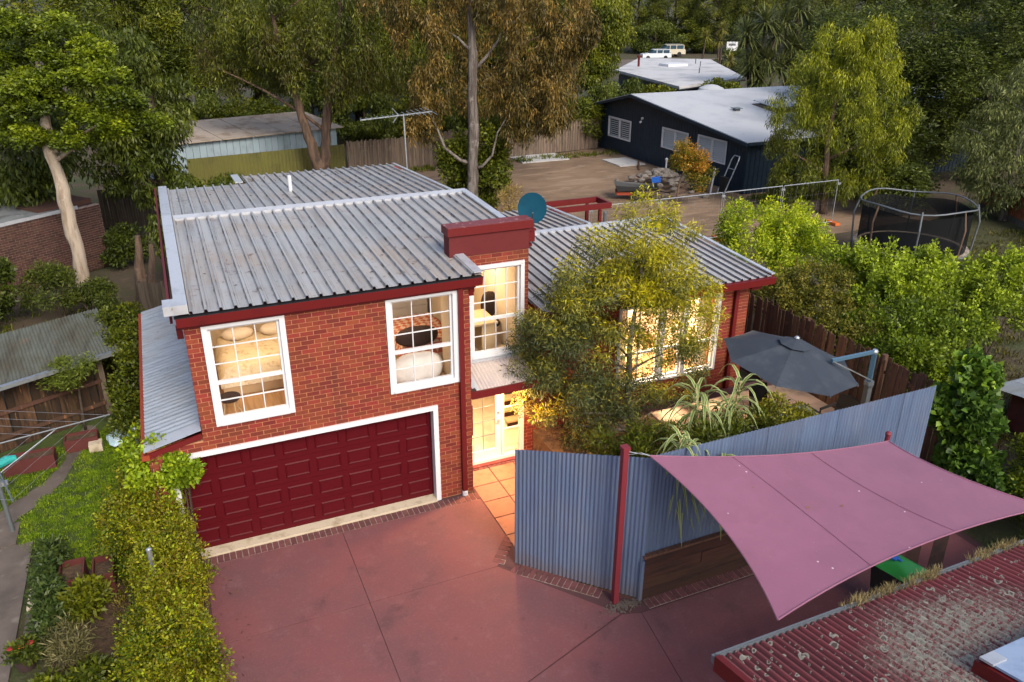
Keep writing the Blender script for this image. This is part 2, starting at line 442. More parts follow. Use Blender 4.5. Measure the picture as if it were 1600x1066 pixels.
def m_leaf():
    m, n, out = nt('leaf')
    a = node(n, 'ShaderNodeAttribute', attribute_name='tint')
    b = node(n, 'ShaderNodeBsdfPrincipled')
    n.links.new(a.outputs['Color'], b.inputs['Base Color'])
    b.inputs['Roughness'].default_value = .5
    b.inputs['Specular IOR Level'].default_value = .3
    t = node(n, 'ShaderNodeBsdfTranslucent')
    hv = node(n, 'ShaderNodeHueSaturation')
    n.links.new(a.outputs['Color'], hv.inputs['Color'])
    hv.inputs['Value'].default_value = 1.25
    n.links.new(hv.outputs[0], t.inputs[0])
    mx = node(n, 'ShaderNodeMixShader')
    mx.inputs[0].default_value = .2
    n.links.new(b.outputs[0], mx.inputs[1])
    n.links.new(t.outputs[0], mx.inputs[2])
    n.links.new(mx.outputs[0], out.inputs[0])
    return m
M['leaf'] = m_leaf()

# ------------------------------------------------------------------ object helpers
ORG = {}

def link(o, parent=None):
    COL.objects.link(o)
    if parent is not None:
        o.parent = parent
        ORG[o.name] = ORG[parent.name]
    return o

def thing(name, label, cat, loc=(0, 0, 0), group=None, rotz=0.0, local=False):
    o = bpy.data.objects.new(name, None)
    COL.objects.link(o)
    o.location = loc
    o.rotation_euler = (0, 0, rotz)
    o.empty_display_size = .3
    o['label'] = label
    o['category'] = cat
    if group:
        o['group'] = group
    ORG[o.name] = (0, 0, 0) if local else tuple(loc)
    return o

def tag(o, label=None, cat=None, group=None, kind=None):
    for k, v in (('label', label), ('category', cat), ('group', group), ('kind', kind)):
        if v:
            o[k] = v
    return o

class MB:
    def __init__(self):
        self.v, self.f = [], []

    def add(self, vs, fs):
        b = len(self.v)
        self.v += [tuple(p) for p in vs]
        self.f += [tuple(i + b for i in f) for f in fs]
        return self

    def box(self, x0, x1, y0, y1, z0, z1):
        x0, x1 = sorted((x0, x1)); y0, y1 = sorted((y0, y1)); z0, z1 = sorted((z0, z1))
        vs = [(x, y, z) for z in (z0, z1) for y in (y0, y1) for x in (x0, x1)]
        return self.add(vs, [(0, 2, 3, 1), (4, 5, 7, 6), (0, 1, 5, 4), (2, 6, 7, 3), (0, 4, 6, 2), (1, 3, 7, 5)])

    def beam(self, p, q, w, h, up=(0, 0, 1)):
        p, q = Vector(p), Vector(q)
        d = (q - p).normalized()
        u = Vector(up)
        s = d.cross(u)
        if s.length < 1e-4:
            s = d.cross(Vector((0, 1, 0)))
        s.normalize()
        u = s.cross(d).normalized()
        vs = []
        for c in (p, q):
            for a, b in ((-1, -1), (1, -1), (1, 1), (-1, 1)):
                vs.append(c + s * (a * w / 2) + u * (b * h / 2))
        return self.add(vs, [(3, 2, 1, 0), (4, 5, 6, 7), (0, 1, 5, 4), (1, 2, 6, 5), (2, 3, 7, 6), (3, 0, 4, 7)])

    def tube(self, pts, rad, n=8, cap=True):
        pts = [Vector(p) for p in pts]
        if not hasattr(rad, '__len__'):
            rad = [rad] * len(pts)
        b = len(self.v)
        ref = Vector((0.13, 0.29, 1)).normalized()
        t0 = (pts[1] - pts[0]).normalized()
        s = t0.cross(ref)
        if s.length < .05:
            s = t0.cross(Vector((1, 0, 0)))
        s.normalize()
        for i, p in enumerate(pts):
            t = (pts[min(i + 1, len(pts) - 1)] - pts[max(i - 1, 0)]).normalized()
            s = (s - t * s.dot(t)).normalized()
            u = t.cross(s)
            for k in range(n):
                a = 2 * math.pi * k / n
                self.v.append(tuple(p + (s * math.cos(a) + u * math.sin(a)) * rad[i]))
        for i in range(len(pts) - 1):
            for k in range(n):
                k2 = (k + 1) % n
                self.f.append((b + i * n + k, b + i * n + k2, b + (i + 1) * n + k2, b + (i + 1) * n + k))
        if cap:
            self.f.append(tuple(b + k for k in reversed(range(n))))
            self.f.append(tuple(b + (len(pts) - 1) * n + k for k in range(n)))
        return self

    def lathe(self, c, prof, n=16):
        """prof: list of (radius, z)"""
        b = len(self.v)
        for r, z in prof:
            for k in range(n):
                a = 2 * math.pi * k / n
                self.v.append((c[0] + r * math.cos(a), c[1] + r * math.sin(a), c[2] + z))
        for i in range(len(prof) - 1):
            for k in range(n):
                k2 = (k + 1) % n
                self.f.append((b + i * n + k, b + i * n + k2, b + (i + 1) * n + k2, b + (i + 1) * n + k))
        self.f.append(tuple(b + k for k in reversed(range(n))))
        self.f.append(tuple(b + (len(prof) - 1) * n + k for k in range(n)))
        return self

    def prism(self, poly, z0, z1):
        n = len(poly)
        vs = [(x, y, z0) for x, y in poly] + [(x, y, z1) for x, y in poly]
        fs = [tuple(reversed(range(n))), tuple(range(n, 2 * n))]
        fs += [(i, (i + 1) % n, n + (i + 1) % n, n + i) for i in range(n)]
        return self.add(vs, fs)

    def extrude(self, poly3, d):
        """extrude a 3D polygon by vector d"""
        n = len(poly3)
        d = Vector(d)
        vs = [tuple(Vector(p)) for p in poly3] + [tuple(Vector(p) + d) for p in poly3]
        fs = [tuple(reversed(range(n))), tuple(range(n, 2 * n))]
        fs += [(i, (i + 1) % n, n + (i + 1) % n, n + i) for i in range(n)]
        return self.add(vs, fs)

    def sheet(self, O, U, V, prof, thick=0):
        """profile [(u, h)] across U, run along vector V; h goes along U x V"""
        O, U, V = Vector(O), Vector(U).normalized(), Vector(V)
        N = U.cross(V).normalized()
        b = len(self.v)
        for u, h in prof:
            p = O + U * u + N * h
            self.v.append(tuple(p))
            self.v.append(tuple(p + V))
        for i in range(len(prof) - 1):
            self.f.append((b + 2 * i, b + 2 * i + 2, b + 2 * i + 3, b + 2 * i + 1))
        return self

    def mesh(self, name, mtl, smooth=False, org=(0, 0, 0)):
        me = bpy.data.meshes.new(name)
        ox, oy, oz = org
        me.from_pydata([(x - ox, y - oy, z - oz) for x, y, z in self.v], [], self.f)
        if smooth:
            me.polygons.foreach_set('use_smooth', [True] * len(me.polygons))
        me.materials.append(mtl)
        me.update()
        return me

    def build(self, name, mtl, parent=None, smooth=False, fix=False):
        org = ORG[parent.name] if parent is not None else (0, 0, 0)
        me = self.mesh(name, mtl, smooth, org)
        if fix:
            bm = bmesh.new(); bm.from_mesh(me)
            bmesh.ops.recalc_face_normals(bm, faces=bm.faces)
            bm.to_mesh(me); bm.free()
        o = bpy.data.objects.new(name, me)
        link(o, parent)
        if parent is None:
            ORG[o.name] = (0, 0, 0)
        return o

def piece(name, me, loc, parent, rot=None, scale=None):
    o = bpy.data.objects.new(name, me)
    ox, oy, oz = ORG[parent.name] if parent is not None else (0, 0, 0)
    o.location = (loc[0] - ox, loc[1] - oy, loc[2] - oz)
    if rot is not None:
        o.rotation_euler = rot
    if scale is not None:
        o.scale = scale
    link(o, parent)
    return o

def copy_tree(o, parent=None, loc=None, rotz=None, label=None, scale=None):
    c = o.copy()
    COL.objects.link(c)
    if parent is not None:
        c.parent = parent
    if loc is not None:
        c.location = loc
    if rotz is not None:
        c.rotation_euler = (0, 0, rotz)
    if scale is not None:
        c.scale = (scale, scale, scale)
    if label:
        c['label'] = label
    for ch in list(o.children):
        copy_tree(ch, c)
    return c

def structure(name, mb, mtl):
    o = mb.build(name, mtl)
    ORG[o.name] = (0, 0, 0)
    o['kind'] = 'structure'
    return o

def corr(width, pitch=.076, amp=.009, seg=6):
    n = max(2, int(round(width / pitch * seg)))
    return [(width * i / n, amp * math.sin(2 * math.pi * (width * i / n) / pitch)) for i in range(n + 1)]
# ------------------------------------------------------------------ ground
def sheet_poly(name, poly, z, mtl):
    mb = MB()
    mb.add([(x, y, z) for x, y in poly], [tuple(range(len(poly)))])
    return structure(name, mb, mtl)

def ragged(poly, step=.5, amp=.18, seed=3):
    rr = random.Random(seed)
    out = []
    for i, p in enumerate(poly):
        q = poly[(i + 1) % len(poly)]
        d = math.dist(p, q)
        k = max(1, int(d / step))
        for j in range(k):
            t = j / k
            out.append((p[0] + (q[0] - p[0]) * t + rr.uniform(-amp, amp), p[1] + (q[1] - p[1]) * t + rr.uniform(-amp, amp)))
    return out

g = MB()
n = 24
ext = 420
for i in range(n):
    for j in range(n):
        x0, x1 = -ext + 2 * ext * i / n, -ext + 2 * ext * (i + 1) / n
        y0, y1 = -ext + 2 * ext * j / n + 150, -ext + 2 * ext * (j + 1) / n + 150
        g.add([(x0, y0, -.03), (x1, y0, -.03), (x1, y1, -.03), (x0, y1, -.03)], [(0, 1, 2, 3)])
structure('ground', g, M['ground'])
sheet_poly('dirt_yard', ragged([(3.0, 13.0), (29, 12.2), (34, 18.5), (24, 21), (24, 35), (9.5, 33.6), (2.5, 27)], .9, .25), -.022, M['dirt'])
sheet_poly('lawn', ragged([(-13, 2.4), (-8.1, 1.7), (-7.2, .5), (-6.6, .5), (-5.9, .2), (-5.4, .2), (-5.6, 5.0), (-6.3, 7.0), (-13, 4.5)], .3, .08), -.022, M['grassbase'])
sheet_poly('garden_bed', ragged([(-7.3, .6), (-5.0, .4), (-4.75, -14), (-7.3, -14)], .5, .05), -.018, M['soil'])
sheet_poly('yard_path', ragged([(-8.9, 2.2), (-8.15, 2.75), (-7.5, 4.0), (-7.1, 5.3), (-6.95, 6.3), (-7.2, 6.4), (-7.45, 5.2), (-7.85, 4.0), (-8.9, 2.9)], .3, .07), -.014, M['concrete'])
for (x0, x1, y0, y1) in ((-12, -7.86, -3.2, 1.78), (-12, -8.16, 1.82, 2.6), (-12, -7.8, -9, -3.24)):
    o = structure('concrete_path', MB().box(x0, x1, y0, y1, -.2, .02), M['concrete'])
sheet_poly('neighbour_lawn', ragged([(20, 1), (34, -4), (40, 14), (26, 12)], .8, .25), -.02, M['rough'])
structure('courtyard', MB().box(2.42, 9.5, -4.2, .93, -.05, .585), M['soil'])

# driveway: poured slabs with tooled joints between them, brick edging
drv = structure('driveway', MB().prism([(-4.95, -15), (9, -15), (9, -4.24), (2.05, -4.24), (.4, -2.45), (.62, .9), (.5, .1), (-4.95, .1)], -.11, -.014), M['groove'])

G = .006
for poly in ([(-4.85, -2.46 + G), (-2.3 - G, -2.46 + G), (-2.3 - G, -.31), (-4.85, -.31)],
             [(-2.3 + G, -2.46 + G), (.12, -2.46 + G), (.62, -1.9), (.62, -.31), (-2.3 + G, -.31)],
             [(-4.85, -8), (-2.3 - G, -8), (-2.3 - G, -2.46 - G), (-4.85, -2.46 - G)],
             [(-2.3 + G, -5.76 + G), (1.58, -4.44 + G), (.12, -2.46 - G), (-2.3 + G, -2.46 - G)],
             [(-2.3 + G, -8), (1.42 - G, -8), (1.93 - G, -4.57), (1.6, -4.46 - G), (-2.3 + G, -5.76 - 2 * G)],
             [(1.42 + G, -8), (8.8, -8), (8.8, -4.57), (1.93 + G, -4.57)],
             [(-4.85, -14.9), (-2.3 - G, -14.9), (-2.3 - G, -8 - 2 * G), (-4.85, -8 - 2 * G)],
             [(-2.3 + G, -14.9), (8.8, -14.9), (8.8, -8 - 2 * G), (-2.3 + G, -8 - 2 * G)]):
    MB().prism(poly, -.1, 0).build('concrete_slab', M['drive'], drv)
pb = MB().box(-.0485, .0485, -.112, .112, -.05, .004).mesh('edging_brick', M['paverbrick'])
def edging(p, q, parent, inset=0, w=.112):
    p, q = Vector((p[0], p[1], 0)), Vector((q[0], q[1], 0))
    d = (q - p)
    L = d.length
    k = int(L / w)
    a = math.atan2(d.y, d.x)
    for i in range(k):
        c = p + d * ((i + .5) / k)
        piece('edging_brick', pb, (c.x, c.y, 0), parent, (0, 0, a + random.uniform(-.01, .01)))
    nrm = Vector((-d.y, d.x, 0)).normalized()
    m = MB()
    m.add([tuple(p - nrm * .125 + Vector((0, 0, -.006))), tuple(q - nrm * .125 + Vector((0, 0, -.006))), tuple(q + nrm * .125 + Vector((0, 0, -.006))), tuple(p + nrm * .125 + Vector((0, 0, -.006)))], [(0, 1, 2, 3)])
    m.build('mortar_bed', M['mortardk'], parent)
edging((-4.75, -.185), (.66, -.185), drv)
edging((.36, -2.62), (1.52, -3.87), drv)
edging((2.12, -4.41), (8.6, -4.41), drv)
edging((.16, -2.38), (.72, -1.70), drv)
_pr = random.Random(8)
gm = MB()
for _ in range(320):
    x, y, r = 1.78 + _pr.gauss(0, .19), -4.29 + _pr.gauss(0, .06), _pr.uniform(.005, .015)
    gm.box(x - r, x + r, y - r * .8, y + r * .8, -.01, r * .9)
tag(gm.build('gravel', M['concrete'], drv), kind='stuff')
ent = structure('entry_paving', MB().add([(.25, -2.5, -.005), (.62, -2.9, -.005), (2.4, -4.2, -.005), (2.42, .95, -.005), (.6, .95, -.005), (.6, -1.9, -.005)], [(0, 1, 2, 3, 4, 5)]), M['groove'])
tl = MB().box(-.285, .285, -.285, .285, -.05, .006).mesh('paving_tile', M['entrytile'])
for i in range(4):
    for j in range(6):
        x, y = .93 + .6 * i, .42 - .6 * j
        if y < -2.5 - (x - .45) * 1.086 + .5:
            continue
        piece('paving_tile', tl, (x, y, 0), ent)
for i in range(14):
    piece('edging_brick', pb, (.72 + .112 * i, .835, .004), ent)

# ------------------------------------------------------------------ the brick house
H = thing('brick_house', 'two storey red brick house with ribbed metal roofs and lit windows', 'house', (-2, 0, 0))
CAMP = Vector(cam.location)
BL, BC, MJ = .24, .086, .012

def wall_back(parent, X0, X1, Z0, Z1, holes, Y0, Y1, mtl, name='wall'):
    xs = sorted({X0, X1, *[h[0] for h in holes], *[h[1] for h in holes]})
    xs = [x for x in xs if X0 <= x <= X1]
    mb = MB()
    for a, b in zip(xs, xs[1:]):
        c = (a + b) / 2
        hs = sorted([(h[2], h[3]) for h in holes if h[0] < c < h[1]])
        z = Z0
        for h0, h1 in hs:
            if h0 > z:
                mb.box(a, b, Y0, Y1, z, h0)
            z = max(z, h1)
        if z < Z1:
            mb.box(a, b, Y0, Y1, z, Z1)
    return mb.build(name, mtl, parent)

def lay_bricks(wall, X0, X1, Z0, Z1, holes, Y, zc0, xj, kpar, single, mtl, O=None, ang=0.0, mask=None):
    """bricks facing -Y of the local frame; O, ang place that frame"""
    full, rest = [], []
    k = 0
    kmax = int((Z1 - zc0) / BC) + 1
    for k in range(0, kmax):
        zc = zc0 + BC * k
        if zc - BC / 2 < Z0 - .001 or zc + BC / 2 > Z1 + .045:
            continue
        off = xj + (BL / 2 if (k - kpar) % 2 else 0)
        i0 = math.floor((X0 - off) / BL) - 1
        i1 = math.ceil((X1 - off) / BL) + 1
        for i in range(i0, i1):
            a, b = off + BL * i + MJ / 2, off + BL * (i + 1) - MJ / 2
            a, b = max(a, X0), min(b, X1)
            if b - a < .02:
                continue
            segs = [(a, b)]
            for h in holes:
                if h[2] < zc < h[3]:
                    ns = []
                    for s, e in segs:
                        if h[1] <= s or h[0] >= e:
                            ns.append((s, e)); continue
                        if h[0] - s > .02: ns.append((s, h[0]))
                        if e - h[1] > .02: ns.append((h[1], e))
                    segs = ns
            for s, e in segs:
                z1 = min(zc + BC / 2 - MJ / 2, Z1)
                if mask and not mask((s + e) / 2, zc):
                    continue
                if abs((e - s) - (BL - MJ)) < .002 and z1 > zc + .03:
                    full.append(((s + e) / 2, zc))
                else:
                    rest.append((s, e, zc - BC / 2 + MJ / 2, z1))
    ca, sa = math.cos(ang), math.sin(ang)
    O = O or (0, 0)
    W = lambda x, y: (O[0] + x * ca - y * sa, O[1] + x * sa + y * ca)
    def dist(c):
        x, y = W(c[0], Y)
        return (Vector((x, y, c[1])) - CAMP).length
    full.sort(key=dist)
    bm = MB().box(-(BL - MJ) / 2, (BL - MJ) / 2, 0, .03, -(BC - MJ) / 2, (BC - MJ) / 2).mesh('brick', mtl)
    rr = random.Random(5)
    for (x, z) in full[:single]:
        wx, wy = W(x, Y + rr.uniform(-.0015, .0015))
        piece('brick', bm, (wx, wy, z), wall, (0, 0, ang))
    mb = MB()
    for (x, z) in full[single:]:
        rest.append((x - (BL - MJ) / 2, x + (BL - MJ) / 2, z - (BC - MJ) / 2, z + (BC - MJ) / 2))
    for (s, e, z0, z1) in rest:
        y = Y + rr.uniform(-.0015, .0015)
        p = [W(s, y), W(e, y), W(e, y + .03), W(s, y + .03)]
        mb.prism(p, z0, z1)
    if mb.v:
        tag(mb.build('brickwork', mtl, wall), kind='stuff')

def brick_face(name, X0, X1, Z0, Z1, holes, Y, single, thick=.2, mtl='brick', zc0=.057, xj=-2.764, kpar=53, mask=None):
    w = wall_back(H, X0, X1, Z0, Z1, holes, Y + .008, Y + thick, M['mortar'], 'wall')
    lay_bricks(w, X0, X1, Z0, Z1, holes, Y, zc0, xj, kpar, single, M[mtl], mask=mask)
    return w

W1 = (-4.26, -2.88, 2.69, 4.645)
W2 = (-1.07, .33, 2.68, 4.66)
GD = (-5.14, -.14, -.1, 2.245)
inset = lambda w, d: (w[0] + d, w[1] - d, w[2] + d, w[3] - d)
brick_face('w', -5.45, -4.52, 0, 2.45, [inset(GD, .05)], 0, 0)
brick_face('w', -4.52, .57, 0, 4.74, [inset(GD, .05), inset(W1, .05), inset(W2, .05)], 0, 290)
TW = (.92, 2.17, 2.63, 4.70)
ED = (.76, 2.19, .0, 2.32)
LW = (4.55, 7.38, 1.2, 3.25)
YW = .95
brick_face('w', .57, 2.27, 0, 4.93, [inset(TW, .05), inset(ED, .03)], YW, 0)
brick_face('w', 2.27, 8.22, 0, 3.60, [inset(LW, .05)], YW, 0)
# side and rear walls
m = MB()
m.box(.42, .565, .21, YW - .01, 0, 4.72)
m.box(-4.515, -4.32, .21, 5.5, 0, 4.90)
m.box(-4.515, -4.32, 5.5, 9.7, 0, 4.74)
m.box(-5.45, -5.3, .21, 7.2, 0, 2.3)
m.box(-4.5, -2.42, 9.5, 9.7, 0, 4.68)
m.box(-2.60, -2.42, 9.7, 10.9, 0, 4.68)
m.box(-2.42, 2.25, 10.7, 10.9, 0, 4.66)
m.box(2.1, 2.25, YW + .21, 10.7, 2.42, 4.85)
m.box(2.1, 2.25, 4.7, 10.7, 0, 2.41)
m.box(8.02, 8.215, YW + .21, 4.9, 0, 3.7)
m.box(2.27, 8.2, 4.75, 4.9, 0, 3.75)
m.box(5.75, 5.9, 4.95, 7.7, 0, 3.75)
m.box(2.3, 5.9, 7.55, 7.7, 0, 3.7)
m.build('side_wall', M['brick'], H)
# return wall of the projecting front block: bricks
rw = MB().box(.566, .57, .05, YW, 0, 4.72).build('return_wall', M['mortar'], H)
lay_bricks(rw, .0, YW - .01, 0, 4.72, [], 0, .057, 0, 53, 0, M['brick'], O=(.59, 0), ang=R(90))

for (O_, a_, L_, z0_, z1_) in (((-4.525, 9.6), -90, 9.38, 2.5, 4.7), ((-5.46, 7.1), -90, 7.08, 0, 2.28), ((8.225, YW), 90, 3.9, 0, 3.5)):
    c_, s_ = math.cos(R(a_)), math.sin(R(a_))
    p_ = [(O_[0] + x * c_ - y * s_, O_[1] + x * s_ + y * c_) for x, y in ((0, .009), (L_, .009), (L_, .012), (0, .012))]
    sw_ = MB().prism(p_, z0_, z1_).build('side_wall_face', M['mortar'], H)
    lay_bricks(sw_, 0, L_, z0_, z1_, [], 0, .057, 0, 53, 0, M['brick'], O=O_, ang=R(a_))

def window(X0, X1, Z0, Z1, Y, cols, rt, rb, trim=.095, name='window', split=.6, label=None, mtl='white', bar=.017):
    """double hung window: trim, upper sash with rt rows, lower sash with rb rows, every pane its own piece"""
    f = MB()
    t = trim
    f.box(X0, X0 + t, Y - .035, Y + .12, Z0, Z1)
    f.box(X1 - t, X1, Y - .035, Y + .12, Z0, Z1)
    f.box(X0 + t, X1 - t, Y - .035, Y + .12, Z1 - t, Z1)
    f.box(X0 + t, X1 - t, Y - .045, Y + .12, Z0, Z0 + t)
    w = f.build(name, M[mtl], H)
    if label: w['label'] = label
    s = MB()
    a0, a1, b0, b1 = X0 + t + .001, X1 - t - .001, Z0 + t + .001, Z1 - t - .001
    sw = .045
    s.box(a0, a0 + sw, Y + .03, Y + .1, b0, b1)
    s.box(a1 - sw, a1, Y + .03, Y + .1, b0, b1)
    s.box(a0 + sw, a1 - sw, Y + .03, Y + .1, b0, b0 + sw)
    s.box(a0 + sw, a1 - sw, Y + .03, Y + .1, b1 - sw, b1)
    s.build('sash', M[mtl], w)
    c0, c1, d0, d1 = a0 + sw, a1 - sw, b0 + sw, b1 - sw
    zm = d0 + (d1 - d0) * (1 - split)
    MB().box(c0, c1, Y + .025, Y + .1, zm - .03, zm + .03).build('meeting_rail', M[mtl], w)
    MB().box(X0 + t * .6, X1 - t * .6, Y - .06, Y - .046, Z0 + .02, Z0 + t * .7).build('sill', M[mtl], w)
    for (z0, z1, rows) in ((d0, zm - .03, rb), (zm + .03, d1, rt)):
        if rows == 0 or z1 - z0 < .05:
            continue
        cw, rh = (c1 - c0) / cols, (z1 - z0) / rows
        for i in range(1, cols):
            MB().box(c0 + cw * i - bar / 2, c0 + cw * i + bar / 2, Y + .045, Y + .075, z0, z1).build('glazing_bar', M[mtl], w)
        for j in range(1, rows):
            MB().box(c0, c1, Y + .047, Y + .073, z0 + rh * j - bar / 2, z0 + rh * j + bar / 2).build('glazing_bar', M[mtl], w)
        pm = MB().add([(-cw / 2 + bar / 2, 0, -rh / 2 + bar / 2), (cw / 2 - bar / 2, 0, -rh / 2 + bar / 2), (cw / 2 - bar / 2, 0, rh / 2 - bar / 2), (-cw / 2 + bar / 2, 0, rh / 2 - bar / 2)], [(0, 1, 2, 3)]).mesh('pane', M['glass'])
        for i in range(cols):
            for j in range(rows):
                piece('pane', pm, (c0 + cw * (i + .5), Y + .06, z0 + rh * (j + .5)), w)
    return w

window(*W1, 0, 3, 3, 2)
window(*W2, 0, 3, 3, 2)
window(*TW, YW, 4, 3, 2, trim=.085)
lw = window(4.55, 5.76, 1.2, 3.25, YW, 2, 1, 1, trim=.06, split=.62, bar=.05)
window(5.765, 6.40, 1.2, 3.25, YW, 1, 1, 1, trim=.06, split=.62)
window(6.405, 7.38, 1.2, 3.25, YW, 1, 1, 1, trim=.06, split=.62)

# front door and sidelight
d = MB()
d.box(.76, .83, YW - .02, YW + .1, .03, 2.32).box(1.64, 1.70, YW - .02, YW + .1, .1, 2.25).box(2.10, 2.19, YW - .02, YW + .1, .03, 2.32)
d.box(.83, 2.10, YW - .02, YW + .1, 2.25, 2.32).box(.83, 2.10, YW - .05, YW + .1, .03, .1)
dr = d.build('front_door', M['pinkwhite'], H)
s = MB()
x0, x1, z0, z1, yy = .832, 1.638, .102, 2.248, YW + .02
s.box(x0, x0 + .1, yy, yy + .05, z0, z1).box(x1 - .13, x1, yy, yy + .05, z0, z1).box(x0 + .1, x1 - .13, yy, yy + .05, z0, z0 + .2).box(x0 + .1, x1 - .13, yy, yy + .05, z1 - .1, z1)
s.build('door_leaf', M['pinkwhite'], dr)
gx0, gx1, gz0, gz1 = x0 + .1, x1 - .13, z0 + .2, z1 - .1
b = MB()
b.box((gx0 + gx1) / 2 - .006, (gx0 + gx1) / 2 + .006, yy + .015, yy + .035, gz0, gz1)
for j in range(1, 5):
    z = gz0 + (gz1 - gz0) * j / 5
    b.box(gx0, gx1, yy + .0165, yy + .0335, z - .006, z + .006)
b.build('glazing_bar', M['steel'], dr)
MB().add([(gx0, yy + .025, gz0), (gx1, yy + .025, gz0), (gx1, yy + .025, gz1), (gx0, yy + .025, gz1)], [(0, 1, 2, 3)]).build('pane', M['glass'], dr)
b = MB()
for z in (.75, 1.3, 1.75):
    b.box(1.70, 2.10, yy + .012, yy + .038, z - .015, z + .015)
b.build('glazing_bar', M['pinkwhite'], dr)
MB().add([(1.70, yy + .025, .1), (2.10, yy + .025, .1), (2.10, yy + .025, 2.25), (1.70, yy + .025, 2.25)], [(0, 1, 2, 3)]).build('pane', M['glass'], dr)
hd = MB()
hd.tube([(1.57, yy, 1.02), (1.57, yy - .06, 1.02)], .024, 10).tube([(1.57, yy, 1.22), (1.57, yy - .03, 1.22)], .026, 10).tube([(1.57, yy - .055, 1.02), (1.47, yy - .055, 1.02)], .011, 8)
hd.build('handle', M['steel'], dr)
MB().box(.72, 2.2, YW - .16, YW - .03, -.02, .03).build('doorstep', M['redcap'], H)

# garage
t = MB()
gx0, gx1, gz1 = GD[0], GD[1], GD[3]
t.box(gx1 - .1, gx1, -.03, .16, .0, gz1).box(gx0, gx0 + .1, -.03, .16, .0, gz1).box(gx0 + .1, gx1 - .1, -.03, .16, gz1 - .1, gz1)
gdo = t.build('garage_door', M['white'], H)
D0, D1 = gx0 + .1, gx1 - .1
MB().box(D0, D1, -.055, .3, -.03, .04).build('threshold', M['cream'], gdo)
rowh = (gz1 - .1 - .045) / 4
cw = (D1 - D0) / 8
for j in range(4):
    z0 = .045 + rowh * j
    m = MB().box(D0, D1, .185, .215, z0 + .003, z0 + rowh - .003)
    # raised moulding frames round each sunk field
    sec = m.build('door_section', M['garage'], gdo)
fr = MB()
pw, ph = cw * .80, rowh * .60
def ring(mb, w, h, wd, y0, y1):
    # bevelled raised frame with a raised field in the middle
    o = [(-w / 2, -h / 2), (w / 2, -h / 2), (w / 2, h / 2), (-w / 2, h / 2)]
    i1 = [(x * (1 - 2 * wd / w), z * (1 - 2 * wd / h)) for x, z in o]
    i2 = [(x * (1 - 4 * wd / w), z * (1 - 4 * wd / h)) for x, z in o]
    vs = [(x, y0, z) for x, z in o] + [(x, y1, z) for x, z in i1] + [(x, y0 + .004, z) for x, z in i2]
    fs = []
    for k in range(4):
        k2 = (k + 1) % 4
        fs += [(k, k2, 4 + k2, 4 + k), (4 + k, 4 + k2, 8 + k2, 8 + k)]
    fs.append((8, 9, 10, 11))
    mb.add(vs, fs)
ring(fr, pw, ph, .022, .184, .168)
pmesh = fr.mesh('door_panel', M['garage'])
for j in range(4):
    for i in range(8):
        piece('door_panel', pmesh, (D0 + cw * (i + .5), 0, .045 + rowh * (j + .5)), gdo)

M['rib_shade2'] = mat('painted rib shade of the low roof', (.15, .155, .175), .6, metal=.2, layers=[((.1, .09, .085), 3, .5, .7)])  # shade beside the low roof's ribs painted as dark colour, mottled with grime
M['rib_shade'] = mat('painted rib shade of the roof sheets', (.30, .305, .325), .6, metal=.3, layers=[((.1, .09, .085), 3, .45, .7)])  # shade beside the ribs put into the colour, mottled with grime
# ------------- roofs
RIB = .235
def klip2(w, h=.05):
    return [(-.014, .003), (0, .003), (.012, h), (.05, h), (.062, 0), (.112, .0), (w * .6, 0), (w * .62, .004), (w * .65, .004), (w * .67, 0), (w - .0142, 0)]
def klip(w, h=.05):
    """profile of one ribbed sheet: narrow rib, wide pan with two faint stiffeners"""
    return [(-.014, .003), (0, .003), (.012, h), (.05, h), (.062, 0), (.078, .0), (w * .45, 0), (w * .47, .004), (w * .5, .004), (w * .52, 0), (w - .0142, 0)]
def ribbed_roof(name, X0, X1, segs, mtl):
    """segs: function x -> (y0, z0, y1, z1); every sheet between two ribs is a part"""
    k = int(round((X1 - X0) / RIB))
    w = (X1 - X0) / k
    root = None
    cache = {}
    for i in range(k):
        x = X0 + w * i
        y0, z0, y1, z1 = segs(x + w / 2)
        key = (y0, z0, y1, z1)
        if key not in cache:
            m = MB().sheet((0, 0, 0), (1, 0, 0), (0, y1 - y0, z1 - z0), klip(w) if mtl == 'roof' else klip2(w))
            me_ = m.mesh('roof_sheet', M[mtl]); me_.materials.append(M['rib_shade' if mtl == 'roof' else 'rib_shade2'])
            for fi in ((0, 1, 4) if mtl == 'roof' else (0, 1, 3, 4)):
                me_.polygons[fi].material_index = 1  # rib sides and foot strips take the painted shade colour
            cache[key] = me_
        if root is None:
            root = MB().add([(X0, y0 + .02, z0 - .012), (X0 + .02, y0 + .02, z0 - .012), (X0 + .02, y1, z1 - .012), (X0, y1, z1 - .012)], [(0, 1, 2, 3)]).build(name, M[mtl], H)
        piece('roof_sheet', cache[key], (x, y0, z0), root)
    return root

